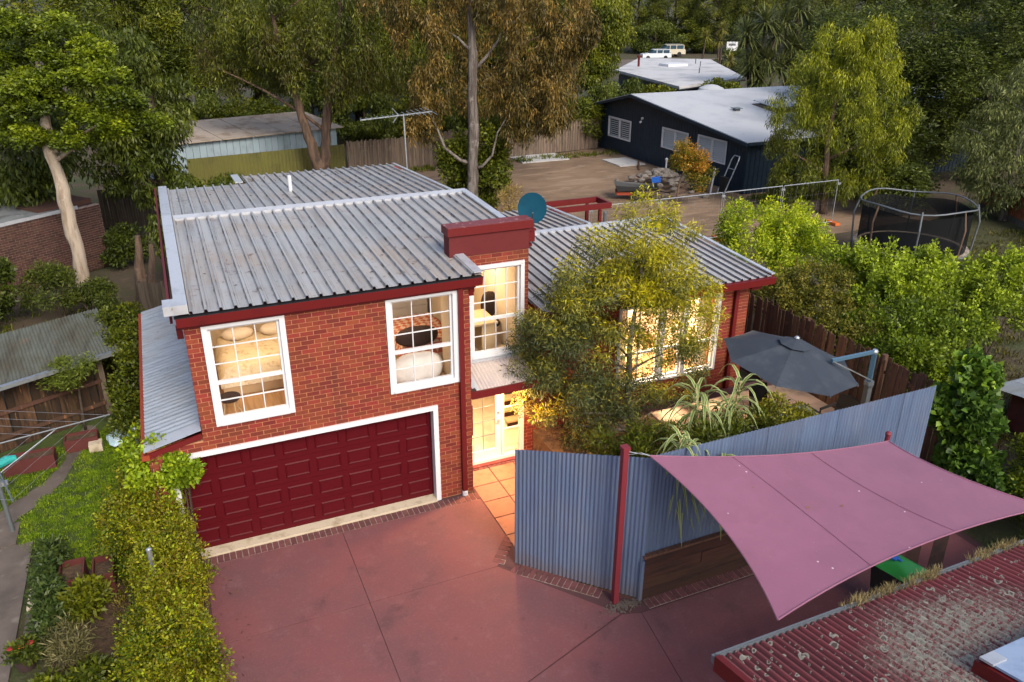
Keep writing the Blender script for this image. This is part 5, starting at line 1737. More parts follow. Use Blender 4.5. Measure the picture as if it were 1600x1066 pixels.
MB().add([(-1.2, -.6, .55), (1.2, -.6, .62), (1.2, .6, .62), (-1.2, .6, .55), (-1.35, -.7, .95), (1.35, -.7, .8), (1.35, .7, .8), (-1.35, .7, .95)], [(0, 1, 5, 4), (1, 2, 6, 5), (2, 3, 7, 6), (3, 0, 4, 7), (3, 2, 1, 0)]).build('tray', mat('black steel tray', (.03, .033, .036), .5), tr)
tr.scale = (.82, .82, .8)
MB().box(-1.25, -.2, -.5, .5, .3, .5).build('end_panel', M['trailer_red'], tr)
MB().beam((1.2, 0, .5), (2.2, 0, .35), .07, .07).build('drawbar', M['black'], tr)
for s_ in (-1, 1):
    MB().tube([(0, s_ * .62, .28), (0, s_ * .78, .28)], .28, 16).build('wheel', M['tyre'], tr)
lad = thing('hand_truck', 'tall galvanised hand truck leaning on the navy house wall', 'hand truck', (22.9, 20.6, 0))
for s_ in (0, .55):
    MB().tube([(22.5, 20.2 + s_, 0), (22.9, 20.2 + s_, .9), (23.25, 20.2 + s_, 1.75), (23.35, 20.27 + s_ * .75, 1.95)], .035, 8).build('rail', M['galv'], lad)
for z in (.3, .8, 1.3):
    MB().tube([(22.55 + z * .4, 20.2, z), (22.55 + z * .4, 20.75, z)], .025, 6).build('rung', M['galv'], lad)
MB().box(22.6, 22.8, 20.22, 20.73, .1, .9).build('tank', M['black'], lad)
MB().tube([(23.35, 20.27, 1.95), (23.35, 20.68, 1.95)], .035, 6).build('handle', M['galv'], lad)
o = MB().beam((22.2, 20.9, 0), (22.4, 20.95, 1.3), .06, .06).build('white_stake', M['white']); tag(o, 'white timber stake standing left of the hand truck', 'stake')
vp = thing('vent_pipe', 'white bent vent pipe rising from the dirt by the navy wall', 'pipe', (22.9, 26.2, 0))
MB().tube([(22.9, 26.2, 0), (22.9, 26.2, .75)], .05, 8).build('pipe', M['white'], vp)
MB().lathe((22.9, 26.2, .75), [(.08, 0), (.09, .1), (.03, .15)], 10).build('cowl', M['white'], vp)
lump('covered_mower', 'dark green covered heap beside the hand truck', 'mower', (21.9, 21.6, 0), (.6, .5, .45), mat('dark green tarp', (.015, .035, .03), .6), 12)
o = MB().beam((21.9, 27.5, .05), (23.0, 29.4, .08), .1, .1).build('timber_offcut', M['palingred']); tag(o, 'timber offcut lying by the pale slab', 'timber')

# temporary site fence with clamps and orange feet
tf = thing('site_fence', 'temporary galvanised mesh fence on orange feet along the dirt yard', 'fence', (16, 13.6, 0))
xs = [7.6, 10.8, 14.0, 17.2, 20.4, 23.6]
for a, b in zip(xs, xs[1:]):
    m = MB()
    for z in (.12, 2.05):
        m.tube([(a + .05, 13.55, z), (b - .05, 13.55, z)], .024, 6)
    for x in (a + .05, b - .05):
        m.tube([(x, 13.55, .02), (x, 13.55, 2.05)], .02, 6)
    pn = m.build('fence_panel', M['galv'], tf)
    w_ = MB()
    x = a + .15
    while x < b - .1:
        w_.box(x - .0015, x + .0015, 13.548, 13.552, .12, 2.05)
        x += .32
    z = .5
    while z < 2.0:
        w_.box(a + .05, b - .05, 13.549, 13.551, z - .0015, z + .0015)
        z += .5
    tag(w_.build('mesh_wire', M['galv'], pn), kind='stuff')
for x in xs:
    MB().box(x - .14, x + .14, 13.2, 13.9, 0, .12).build('foot', M['orange'], tf)
    MB().box(x - .09, x + .09, 13.5, 13.6, 1.85, 1.93).build('clamp', M['galv'], tf)

# red pergola frame behind the living wing
pg = thing('pergola', 'deep red timber pergola frame behind the low ribbed roof', 'pergola', (9.2, 11.2, 0))
for y in (10.75, 11.7):
    MB().beam((6.9, y, 2.85), (10.05, y, 2.85), .09, .2).build('beam', M['redtrim'], pg)
MB().beam((10.0, 10.8, 2.85), (10.0, 11.65, 2.85), .09, .2).build('end_beam', M['redtrim'], pg)
for y in (10.75, 11.7):
    for x in (7.0, 9.6):
        MB().box(x - .05, x + .05, y - .05, y + .05, 0, 2.74).build('post', M['redtrim'], pg)
bo = MB().lathe((11.2, 13.1, 0), [(.07, 0), (.07, 1.9), (.05, 1.95)], 10).build('bollard', M['steel'])
tag(bo, 'grey pipe post standing beyond the red pergola', 'post')

# trampoline
tp = thing('trampoline', 'large round trampoline with a black safety net behind the shrubs', 'trampoline', (21.6, 7.6, 0))
cx, cy, rx, rn = 21.6, 7.6, 2.05, 32
ringp = lambda z, r, k: (cx + r * math.cos(2 * math.pi * k / rn), cy + r * math.sin(2 * math.pi * k / rn), z)
m = MB(); m.v = [ringp(.88, rx * .88, k) for k in range(rn)]; m.f = [tuple(range(rn))]
m.build('mat', M['black'], tp)
m = MB(); m.v = [ringp(.90, rx * .88, k) for k in range(rn)] + [ringp(.92, rx, k) for k in range(rn)]
m.f = [(k, (k + 1) % rn, rn + (k + 1) % rn, rn + k) for k in range(rn)]
m.build('spring_pad', M['bark_pale'], tp)
m = MB().tube([ringp(.88, rx, k) for k in range(rn + 1)], .04, 6)
m.build('frame', M['steel'], tp)
m = MB().tube([ringp(2.65 - .12 * math.sin(4 * math.pi * k / rn) ** 2, rx * .98, k) for k in range(rn + 1)], .03, 6)
m.build('top_rail', M['steel'], tp)
m = MB(); m.v = [ringp(.92, rx * .93, k) for k in range(rn)] + [ringp(2.45 - .12 * math.sin(4 * math.pi * k / rn) ** 2, rx * .93, k) for k in range(rn)]
m.f = [(k, (k + 1) % rn, rn + (k + 1) % rn, rn + k) for k in range(rn)]
m.build('safety_net', M['net'], tp)
for k in range(0, rn, 4):
    MB().tube([ringp(0, rx, k), ringp(.9, rx * 1.02, k), ringp(2.0, rx * 1.06, k), ringp(2.64, rx * .98, k)], .035, 7).build('pole', M['steel'] if k % 8 else M['bark_brown'], tp)

# small tin shed at the right edge
ss = thing('tin_shed', 'low faded red steel shed with a pale tin roof at the right edge', 'shed', (14.3, -2.6, 0))
MB().box(13.6, 16.5, -4.9, -2.6, 0, 1.0).build('wall', M['redfence'], ss)
for i in range(4):
    m = MB().sheet((13.2 + .8 * i, -2.3, 1.02 + .01 * (i % 2)), (1, 0, 0), (0, -2.8, .35), [(u, -h) for u, h in corr(.82, .076, .012)])
    m.build('roof_sheet', M['leanroof'], ss, smooth=True)
MB().box(13.15, 16.5, -2.34, -2.26, .93, 1.03).build('gutter', M['galv'], ss)

# far white flat roofed house, cars, sign
fh = thing('flat_roofed_house', 'low house with a streaked white flat roof beyond the navy house', 'house', (45, 58, 0))
base = [(35.9, 44.1), (45.4, 48.2), (55.0, 66.0), (49.0, 70.9), (38.8, 58.7)]
MB().prism(base, 0, 2.55).build('wall', M['navy'], fh)
cxx, cyy = sum(p[0] for p in base) / 5, sum(p[1] for p in base) / 5
MB().prism([(cxx + (x - cxx) * 1.06, cyy + (y - cyy) * 1.06) for x, y in base], 2.6, 2.8).build('roof', M['whiteroof_old'], fh)
MB().prism([(cxx + (x - cxx) * 1.075, cyy + (y - cyy) * 1.075) for x, y in base], 2.52, 2.59).build('fascia', M['shadeglass'], fh)
MB().box(45.2, 47.6, 59.6, 61.4, 2.805, 3.05).build('skylight', M['white'], fh)
MB().lathe((42.6, 61.2, 2.8), [(.12, 0), (.12, .9), (.2, .95), (.2, 1.1)], 8).build('flue', M['redtrim'], fh)
for x, y in ((50.3, 62), (44, 52.6), (48.6, 58.8)):
    MB().lathe((x, y, 2.8), [(.06, 0), (.06, .5)], 6).build('vent_pipe', M['steel'], fh)
structure('street', MB().prism([(30, 96), (140, 78), (140, 90), (30, 110)], -.15, -.012), M['concrete'])
WAGPOS, VANPOS = (71.0, 101.4, 0), (76.8, 106.4, 0)
def wagon(label, loc, rz, paint, first=[None]):
    L, Wd = 4.7, 1.78
    t = thing('parked_car', label, 'car', loc, 'cars parked beyond the white flat roof', rotz=rz, local=True)
    body = [(-2.35, .35), (-2.35, .85), (-1.2, 1.0), (2.25, 1.0), (2.35, .8), (2.35, .35)]
    MB().extrude([(x, -Wd / 2, z) for x, z in body], (0, Wd, 0)).build('body', M[paint], t, fix=True)
    cab = [(-1.15, 1.0), (-.55, 1.5), (2.0, 1.52), (2.25, 1.0)]
    MB().extrude([(x, -Wd / 2 + .09, z) for x, z in cab], (0, Wd - .18, 0)).build('cabin', M['carglass'], t, fix=True)
    MB().extrude([(-.6, -Wd / 2 + .08, 1.49), (2.05, -Wd / 2 + .08, 1.50), (2.05, Wd / 2 - .08, 1.50), (-.6, Wd / 2 - .08, 1.49)], (0, 0, .06)).build('roof', M[paint], t, fix=True)
    for sy in (-1, 1):
        for x in (-.05, .95, 2.08):
            MB().beam((x, sy * (Wd / 2 - .085), 1.0), (x, sy * (Wd / 2 - .085), 1.5), .09, .02).build('pillar', M[paint], t)
        for x in (-1.5, 1.4):
            MB().tube([(x, sy * (Wd / 2 - .2), .33), (x, sy * (Wd / 2 + .01), .33)], .33, 18).build('wheel', M['tyre'], t)
        MB().box(-2.37, -2.33, sy * .75 - .15, sy * .75 + .15, .68, .82).build('headlight', M['white'], t)
        MB().beam((-.4, sy * (Wd / 2 - .25), 1.6), (1.9, sy * (Wd / 2 - .25), 1.6), .04, .05).build('roof_rack', M['steel'], t)
    MB().box(-2.4, -2.2, -.85, .85, .35, .55).build('bumper', M['steel'], t)
    return t
wagon('white station wagon parked in front of the beige one', WAGPOS, R(-16), 'carwhite')
c2 = wagon('beige four wheel drive parked behind the white wagon', VANPOS, R(-16), 'carbeige')
c2.scale = (1.12, 1.12, 1.22)
sg = thing('street_sign', 'small white sign board on a post among the yuccas', 'sign', (75, 87.5, 0))
MB().box(74.95, 75.05, 87.45, 87.55, 0, 2.0).build('post', M['steel'], sg)
MB().prism([(74.2, 87.75), (75.7, 87.1), (75.73, 87.17), (74.23, 87.82)], 2.0, 3.3).build('board', M['white'], sg)
MB().prism([(74.45, 87.63), (75.4, 87.22), (75.405, 87.235), (74.455, 87.645)], 2.75, 3.05).build('print', M['steel'], sg)
ln = thing('garden_lantern', 'glowing orange lantern behind the paling fence', 'lantern', (18.9, 36.2, 0))
MB().tube([(18.9, 36.2, 0), (18.9, 36.2, 2.3)], .05, 8).build('post', M['black'], ln)
MB().lathe((18.9, 36.2, 2.3), [(.12, 0), (.28, .15), (.28, .9), (.1, 1.3)], 10).build('lantern_glass', M['lanternglow'], ln)
wsd = thing('white_shed', 'pale shed half hidden behind the dark trees on the right', 'shed', (43, 27, 0))
MB().box(41.9, 45, 24, 29, 0, 3.4).build('wall', M['whiteroof_old'], wsd)
MB().extrude([(41.6, 23.7, 3.42), (45.3, 23.7, 3.42), (45.3, 29.3, 3.9), (41.6, 29.3, 3.9)], (0, 0, .08)).build('roof', M['flash'], wsd, fix=True)
bx_ = MB().box(11.9, 12.4, 3.1, 3.5, 1.2, 1.6).build('red_box', M['redtrim'])
tag(bx_, 'small red box by the shrubs at the end of the living wing roof', 'box')
# ------------------------------------------------------------------ vegetation
RU = np.array([.9158, -.4016, 0.0])     # along the camera's right, on the ground
RD = np.array([.4016, .9158, 0.0])      # away from the camera, on the ground

def leaf_mesh(name, subs, n, L, W, mode, pal, seed, new=None, newp=.6, jit=.3, spread=.5, fold=.25):
    """n leaves scattered through sub-clumps subs[k] = cx,cy,cz,rx,ry,rz,t ; t picks the clump's own hue"""
    rng = np.random.default_rng(seed)
    subs = np.asarray(subs, float)
    wgt = (subs[:, 3] * subs[:, 4] * subs[:, 5]) ** (2 / 3)
    k = rng.choice(len(subs), n, p=wgt / wgt.sum())
    S = subs[k]
    d = rng.normal(size=(n, 3)); d /= np.linalg.norm(d, axis=1, keepdims=True)
    r = rng.random(n) ** spread
    p = S[:, :3] + d * r[:, None] * S[:, 3:6]
    rnd = rng.normal(size=(n, 3))
    if mode == 'hang':
        v = rnd * .42 + d * .25; v[:, 2] -= 1.0
    elif mode == 'semi':
        v = rnd * .6 + d * .45; v[:, 2] -= .35
    elif mode == 'out':
        v = d * .8 + rnd * .6; v[:, 2] += .15
    elif mode == 'flat':
        v = rnd * .8 + d * .4; v[:, 2] *= .45
    elif mode == 'up':
        v = rnd * .4; v[:, 2] += 1.0
    v /= np.linalg.norm(v, axis=1, keepdims=True)
    q = rng.normal(size=(n, 3)); q[:, 2] *= .7
    s = np.cross(v, q); s /= np.linalg.norm(s, axis=1, keepdims=True) + 1e-9
    nn = np.cross(s, v)
    ll = L * (.6 + .8 * rng.random(n))[:, None]
    ww = W * (.6 + .8 * rng.random(n))[:, None]
    mid = p + v * ll * .45 + nn * ww * fold
    V = np.empty((n, 4, 3), np.float32)
    V[:, 0] = p
    V[:, 1] = mid + s * ww * .5
    V[:, 2] = p + v * ll
    V[:, 3] = mid - s * ww * .5
    pal = np.asarray(pal, float)
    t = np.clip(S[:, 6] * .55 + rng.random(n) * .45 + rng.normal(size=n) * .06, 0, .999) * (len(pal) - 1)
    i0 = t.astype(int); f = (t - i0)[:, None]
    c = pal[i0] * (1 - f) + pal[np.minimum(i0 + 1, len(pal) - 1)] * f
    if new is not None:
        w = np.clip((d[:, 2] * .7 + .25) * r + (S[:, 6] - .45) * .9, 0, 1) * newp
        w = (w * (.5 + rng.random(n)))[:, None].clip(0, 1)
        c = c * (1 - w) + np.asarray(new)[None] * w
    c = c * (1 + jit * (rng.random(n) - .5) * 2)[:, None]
    me = bpy.data.meshes.new(name)
    me.vertices.add(4 * n)
    me.vertices.foreach_set('co', V.reshape(-1))
    me.loops.add(4 * n)
    me.loops.foreach_set('vertex_index', np.arange(4 * n, dtype=np.int32))
    me.polygons.add(n)
    me.polygons.foreach_set('loop_start', np.arange(0, 4 * n, 4, dtype=np.int32))
    me.polygons.foreach_set('loop_total', np.full(n, 4, np.int32))
    a = me.color_attributes.new('tint', 'FLOAT_COLOR', 'POINT')
    col = np.ones((n, 4, 4), np.float32)
    col[:, :, :3] = (c * np.array([1.72, 1.62, .75]) * (c.max(1, keepdims=True) / .11) ** .38)[:, None, :].clip(0.0015, .5)
    a.data.foreach_set('color', col.reshape(-1))
    me.materials.append(M['leaf'])
    me.update(calc_edges=True)
    return me

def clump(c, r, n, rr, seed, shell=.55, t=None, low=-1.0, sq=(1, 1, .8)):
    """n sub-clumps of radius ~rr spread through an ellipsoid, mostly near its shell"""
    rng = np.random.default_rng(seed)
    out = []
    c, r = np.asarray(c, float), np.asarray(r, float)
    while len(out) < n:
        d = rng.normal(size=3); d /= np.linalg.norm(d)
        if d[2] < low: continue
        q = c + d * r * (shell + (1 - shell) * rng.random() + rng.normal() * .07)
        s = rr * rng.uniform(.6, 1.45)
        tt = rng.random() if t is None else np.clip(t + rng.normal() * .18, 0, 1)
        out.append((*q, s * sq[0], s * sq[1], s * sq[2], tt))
    return out

def limbs(path, targets, seed, nmax=16, r0=.5, sub=True):
    """trunk tube along path [(x,y,z,r)] with a bent limb to each target"""
    rr = random.Random(seed)
    m = MB()
    P_ = [Vector(p[:3]) for p in path]
    rad = [p[3] for p in path]
    fine, fr = [], []
    for i in range(len(P_) - 1):
        for j in range(4):
            t = j / 4
            q = P_[i].lerp(P_[i + 1], t)
            rj = rad[i] * (1 - t) + rad[i + 1] * t
            q += Vector((rr.uniform(-1, 1), rr.uniform(-1, 1), 0)) * rj * .22
            fine.append(q); fr.append(rj * rr.uniform(.9, 1.1))
    fine.append(P_[-1]); fr.append(rad[-1])
    m.tube([tuple(p) for p in fine], fr, 10)
    tg = list(targets)
    rr.shuffle(tg)
    for c in tg[:nmax]:
        c = Vector(c[:3])
        cand = [i for i in range(len(fine)) if fine[i].z < c.z - .1 * abs(c.z)] or [0]
        # leave the trunk below the clump
        best = min(cand, key=lambda i: (fine[i] - c).length + abs((c.z - fine[i].z) - .6 * math.hypot(c.x - fine[i].x, c.y - fine[i].y)) * .7)
        a = fine[best]
        b = c - Vector((0, 0, .1))
        mid = a.lerp(b, .5) + Vector((rr.uniform(-1, 1), rr.uniform(-1, 1), rr.uniform(-.2, .8))) * (b - a).length * .13
        ra = min(fr[best] * .5, .03 * (b - a).length + .012)
        pts = []
        for t in (0, .2, .4, .6, .8, 1.0):
            pts.append(tuple(a * (1 - t) ** 2 + mid * 2 * t * (1 - t) + b * t * t))
        m.tube(pts, [ra * (1 - .8 * t) for t in (0, .2, .4, .6, .8, 1)], 6)
    return m

def tree(name, label, cat, path, subs, n, L, W, mode, pal, bark, seed, group=None, new=None, newp=.6, nl=16, jit=.3, extra=None, crown='crown'):
    t = thing(name, label, cat, path[0][:3], group)
    limbs(path, subs, seed, nl).build('trunk', M[bark], t, smooth=True)
    me = leaf_mesh(crown, subs, n, L, W, mode, pal, seed + 1, new, newp, jit)
    o = bpy.data.objects.new(crown, me)
    o.location = (-path[0][0], -path[0][1], -path[0][2])
    link(o, t)
    return t

def P2(b, u, w, z):
    """point at u to the camera's right, w away from it, height z, from base b"""
    q = np.asarray(b[:3], float) + RU * u + RD * w
    return (q[0], q[1], z)

YG = (.18, .2, .010)        # fresh yellow green growth
pal_euc = [(.03, .043, .036), (.05, .066, .05), (.08, .095, .035), (.13, .14, .015)]
pal_dark = [(.020, .034, .009), (.036, .054, .013), (.056, .074, .017), (.078, .096, .019)]
pal_mid = [(.022, .036, .007), (.044, .062, .009), (.072, .088, .010), (.105, .115, .012)]
pal_brown = [(.030, .029, .012), (.055, .046, .019), (.098, .070, .032), (.15, .095, .048)]
pal_gumgreen = [(.022, .032, .010), (.042, .056, .014), (.07, .084, .016), (.105, .115, .018)]
pal_bright = [(.026, .032, .011), (.05, .066, .012), (.085, .11, .011), (.125, .15, .009)]
pal_grey = [(.03, .042, .028), (.05, .066, .042), (.085, .105, .065), (.12, .135, .085)]
pal_fresh = [(.022, .04, .007), (.045, .075, .009), (.078, .118, .011), (.115, .155, .015)]
pal_hedge = [(.02, .04, .006), (.045, .085, .006), (.035, .05, .008), (.105, .125, .006), (.14, .13, .008), (.05, .045, .012), (.14, .085, .015), (.11, .165, .008)]
pal_lime = [(.04, .075, .008), (.07, .12, .010), (.105, .155, .012), (.15, .19, .016)]

# --- the young gum tree in the courtyard (tallest, in front of the living wing)
b = (4.25, -.3, .58)
S = []
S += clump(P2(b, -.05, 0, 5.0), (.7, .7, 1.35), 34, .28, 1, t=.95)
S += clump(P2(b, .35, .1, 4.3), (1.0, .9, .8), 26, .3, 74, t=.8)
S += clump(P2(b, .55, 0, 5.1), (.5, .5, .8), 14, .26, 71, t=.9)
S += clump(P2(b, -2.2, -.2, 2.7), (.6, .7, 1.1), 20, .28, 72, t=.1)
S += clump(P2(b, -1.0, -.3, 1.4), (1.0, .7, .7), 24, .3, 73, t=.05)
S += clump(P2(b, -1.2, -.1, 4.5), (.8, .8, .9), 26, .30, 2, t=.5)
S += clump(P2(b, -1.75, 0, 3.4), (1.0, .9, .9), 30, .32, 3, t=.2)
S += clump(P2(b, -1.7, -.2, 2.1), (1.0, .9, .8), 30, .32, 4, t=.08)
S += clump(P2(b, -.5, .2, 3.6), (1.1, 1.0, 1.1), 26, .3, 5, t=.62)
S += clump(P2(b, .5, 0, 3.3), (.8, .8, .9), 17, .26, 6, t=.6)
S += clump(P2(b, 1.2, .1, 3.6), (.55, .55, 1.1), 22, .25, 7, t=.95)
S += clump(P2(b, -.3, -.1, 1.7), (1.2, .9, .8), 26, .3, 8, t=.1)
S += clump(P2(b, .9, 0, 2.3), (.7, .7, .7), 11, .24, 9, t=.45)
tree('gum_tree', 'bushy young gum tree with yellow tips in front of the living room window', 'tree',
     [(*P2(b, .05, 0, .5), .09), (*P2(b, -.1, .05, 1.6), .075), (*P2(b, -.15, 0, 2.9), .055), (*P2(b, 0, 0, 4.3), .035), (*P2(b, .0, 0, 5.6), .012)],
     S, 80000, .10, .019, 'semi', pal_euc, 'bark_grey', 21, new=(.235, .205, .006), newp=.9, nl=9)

# --- paperbark on the left, pads of foliage on a pale leaning trunk
b = (-7.55, 16.25, 0)
S = []
pads = [(.2, .0, 7.8, 1.5), (-.9, .2, 7.9, 1.2), (1.3, -.2, 7.5, 1.2), (2.4, 0, 6.5, 1.15), (1.6, -.5, 6.0, 1.0), (.5, -.6, 6.6, 1.1), (-.4, -.4, 6.3, 1.0), (-1.5, 0, 6.7, 1.2), (2.2, .2, 5.6, .8), (.9, -.3, 5.4, .9), (-.6, 0, 5.4, .9), (-2.4, .4, 7.3, 1.2), (.8, .4, 8.6, 1.1), (-1.7, .3, 5.6, .8), (1.7, .3, 8.0, 1.0), (2.8, .4, 5.9, .8), (.1, -.5, 8.7, 1.0), (.1, -.6, 7.1, 1.0), (-.2, -.5, 5.5, .7), (.9, -.8, 7.2, 1.0), (-1.2, -.5, 7.4, .9), (2.2, -.3, 7.3, .9)]
for i, (u, w, z, r) in enumerate(pads):
    S += clump(P2(b, u, w, z), (r * .8, r * .8, r * .5), 18, .28, 100 + i, low=-.1, t=.25 + .5 * ((i * 37) % 10) / 10, sq=(1, 1, .7))
tree('paperbark_tree', 'paperbark with a pale leaning trunk and bright green foliage pads on the left', 'tree',
     [(*P2(b, .0, 0, 0), .27), (*P2(b, .02, 0, 1.2), .235), (*P2(b, .03, 0, 2.7), .215), (*P2(b, -.03, 0, 4.2), .2), (*P2(b, -.13, 0, 5.2), .19), (*P2(b, .0, .1, 6.6), .13), (*P2(b, .1, .1, 8.0), .05)],
     S, 64000, .115, .06, 'flat', [(.016, .028, .005), (.038, .062, .007), (.07, .105, .009), (.105, .14, .011)], 'bark_pale', 31, nl=10, new=(.15, .18, .010), newp=.4)
# --- dead stump
b = (-5.75, 14.6, 0)
st_ = thing('split_stump', 'broken pale split stump beside the grey palings', 'stump', b)
for i, (u0, h, r, lean) in enumerate(((0, 2.5, .21, .25), (.3, 2.2, .16, .35), (.12, 1.1, .24, .1))):
    pts = [P2(b, u0 + lean * t_ + .03 * math.sin(9 * t_ + i), 0, h * t_) for t_ in (0, .2, .4, .6, .8, 1)]
    MB().tube(pts, [r * (1.2 - .8 * t_ * (1 if i < 2 else .5)) for t_ in (0, .2, .4, .6, .8, 1)], 7).build('splinter', M['bark_brown'], st_)

# --- dark trees left of the house
b = (-4.6, 23.5, 0)
S = clump(P2(b, -.5, 0, 5.9), (2.1, 2.0, 2.8), 60, .7, 140, t=None) + clump(P2(b, -.3, -.6, 2.9), (1.5, 1.4, 1.3), 30, .55, 141, t=.35)
tree('dense_tree', 'dark dense tree rising behind the paperbark', 'tree', [(*b, .3), (*P2(b, .1, 0, 3), .22), (*P2(b, .2, 0, 6), .1)], S, 24000, .24, .075, 'hang', pal_dark, 'bark_dark', 41)
b = (-4.4, 15.8, 0)
S = clump(P2(b, .2, .5, 2.4), (1.0, 1.0, 1.2), 26, .45, 145, t=.4)
S += clump(P2(b, .9, 1.2, 3.3), (1.4, 1.2, .8), 22, .5, 146, t=.55)
tree('leaning_tree', 'dark leaning tree with a low crown at the left edge of the rear roof', 'tree', [(*P2(b, .5, 0, 0), .2), (*P2(b, .1, .3, 1.6), .16), (*P2(b, -.2, .6, 3.2), .08)], S, 12000, .2, .06, 'hang', pal_dark, 'bark_dark', 43)
b = (-9.6, 21.5, 0)
S = clump(P2(b, 0, 0, 5.0), (2.6, 2.2, 3.4), 50, .8, 150, t=.3)
tree('dense_tree', 'shadowy tree at the far left behind the paperbark crown', 'tree', [(*b, .28), (*P2(b, .1, 0, 3), .2), (*P2(b, .2, 0, 6), .1)], S, 14000, .26, .09, 'hang', pal_dark, 'bark_dark', 45)

# --- big gum behind the shed: forked brown trunk, hanging foliage
b = (3.75, 31.0, 0)
S = []
for i, (u, w, z, ru, rz, t) in enumerate(((-4.6, 1, 8.4, 2.0, 2.0, .5), (-2.6, 0, 9.0, 2.0, 1.7, .6), (-.4, .5, 9.3, 2.0, 1.6, .55), (1.8, 0, 9.2, 2.0, 1.6, .5), (3.6, .4, 8.4, 2.0, 2.0, .5), (5.4, 1.0, 8.0, 1.9, 2.0, .5), (-5.2, 1, 6.2, 1.2, 1.3, .7), (2.6, -.4, 6.4, 1.0, 1.2, .5), (4.6, .2, 5.8, 1.4, 1.3, .45), (-2.8, 1.6, 6.2, 1.0, 1.4, .6), (.2, 2.5, 7.0, 1.6, 1.3, .4), (-1.0, -.9, 6.4, .7, .9, .7), (1.3, -.9, 5.6, .6, 1.0, .5), (-2.0, -.6, 7.2, 1.0, .8, .6), (.3, -.7, 7.6, .9, .7, .6), (-4.0, 2.5, 10.5, 3, 1.4, .5), (2.0, 2.5, 10.8, 3, 1.4, .5))):
    S += clump(P2(b, u, w, z), (ru, ru, rz), 26, .55, 160 + i, t=None, sq=(.8, .8, 1.2))
t = tree('gum_tree', 'huge forked gum tree with brown trunks in front of the long shed', 'tree',
     [(*P2(b, .0, 0, 0), .42), (*P2(b, -.25, 0, 1.0), .36), (*P2(b, -.7, 0, 2.6), .25), (*P2(b, -1.2, .1, 4.6), .2), (*P2(b, -1.7, .2, 6.4), .15), (*P2(b, -2.1, .3, 9.2), .08)],
     S[:150], 26000, .24, .045, 'hang', pal_gumgreen, 'bark_brown', 51, nl=4)
pts = [(*P2(b, .0, 0, .8), .3), (*P2(b, .2, .1, 2.4), .26), (*P2(b, .55, .1, 4.4), .25), (*P2(b, .8, .2, 6.2), .21), (*P2(b, 1.2, .2, 7.8), .15), (*P2(b, 1.7, .3, 9.6), .08)]
limbs(pts, S[150:], 52, 4).build('trunk', M['bark_brown'], t, smooth=True)
me = leaf_mesh('crown', S[150:], 36000, .24, .045, 'hang', pal_brown[:2] + pal_gumgreen[1:], 53)
o = bpy.data.objects.new('crown', me); o.location = tuple(-x for x in b); link(o, t)

# --- straight grey trunk with the ivy bush at its foot
b = (8.6, 20.9, 0)
S = []
for i, (u, w, z, ru, rz, t) in enumerate(((-2.3, 0, 8.3, 1.6, 1.6, .5), (1.2, 0, 9.6, 1.8, 1.2, .6), (2.6, .2, 7.9, 1.5, 1.7, .65), (3.9, .2, 6.6, 1.4, 1.6, .7), (3.6, 0, 4.9, 1.0, 1.3, .75), (-1.7, .2, 6.0, 1.2, 1.2, .5), (1.8, .3, 6.2, 1.1, 1.2, .6), (-2.2, .4, 4.6, .8, .9, .5), (2.2, .2, 4.6, .8, .9, .65), (-.6, .8, 9.8, 1.6, 1.0, .5), (4.6, .5, 8.6, 1.5, 1.2, .7), (-3.4, .6, 9.6, 1.5, 1.1, .4))):
    S += clump(P2(b, u, w, z), (ru, ru, rz), 24, .42, 190 + i, t=None, sq=(.8, .8, 1.25))
tree('gum_tree', 'straight grey trunked gum with russet drooping foliage behind the house', 'tree',
     [(*P2(b, 0, 0, 0), .27), (*P2(b, .04, 0, 2), .25), (*P2(b, .1, 0, 4.8), .23), (*P2(b, .12, 0, 7.5), .2), (*P2(b, .14, 0, 11), .12)],
     S, 46000, .21, .045, 'hang', pal_brown, 'bark_grey', 61, nl=0, jit=.4)
_sg = bpy.data.objects[-1] if False else [o for o in bpy.data.objects if o.get('label', '').startswith('straight grey trunked')][0]
_lm = MB()
for pts_, r_ in (([(.05, 0, 2.6), (-.5, 0, 2.75), (-1.2, 0, 3.3), (-1.55, .1, 4.2), (-1.9, .1, 4.9)], .10), ([(.1, 0, 2.4), (.5, -.1, 2.5), (.95, -.1, 3.0), (1.2, 0, 4.0), (1.7, 0, 4.8)], .085), ([(.12, 0, 6.6), (.7, 0, 7.2), (1.5, .1, 8.2), (2.3, .1, 9.0)], .09), ([(.12, 0, 7.4), (-.5, 0, 8.0), (-1.4, .1, 8.5)], .08)):
    MB().tube([P2(b, u_, w_, z_) for u_, w_, z_ in pts_], [r_ * (1 - .75 * q_ / (len(pts_) - 1)) for q_ in range(len(pts_))], 7).build('limb', M['bark_grey'], _sg, smooth=True)

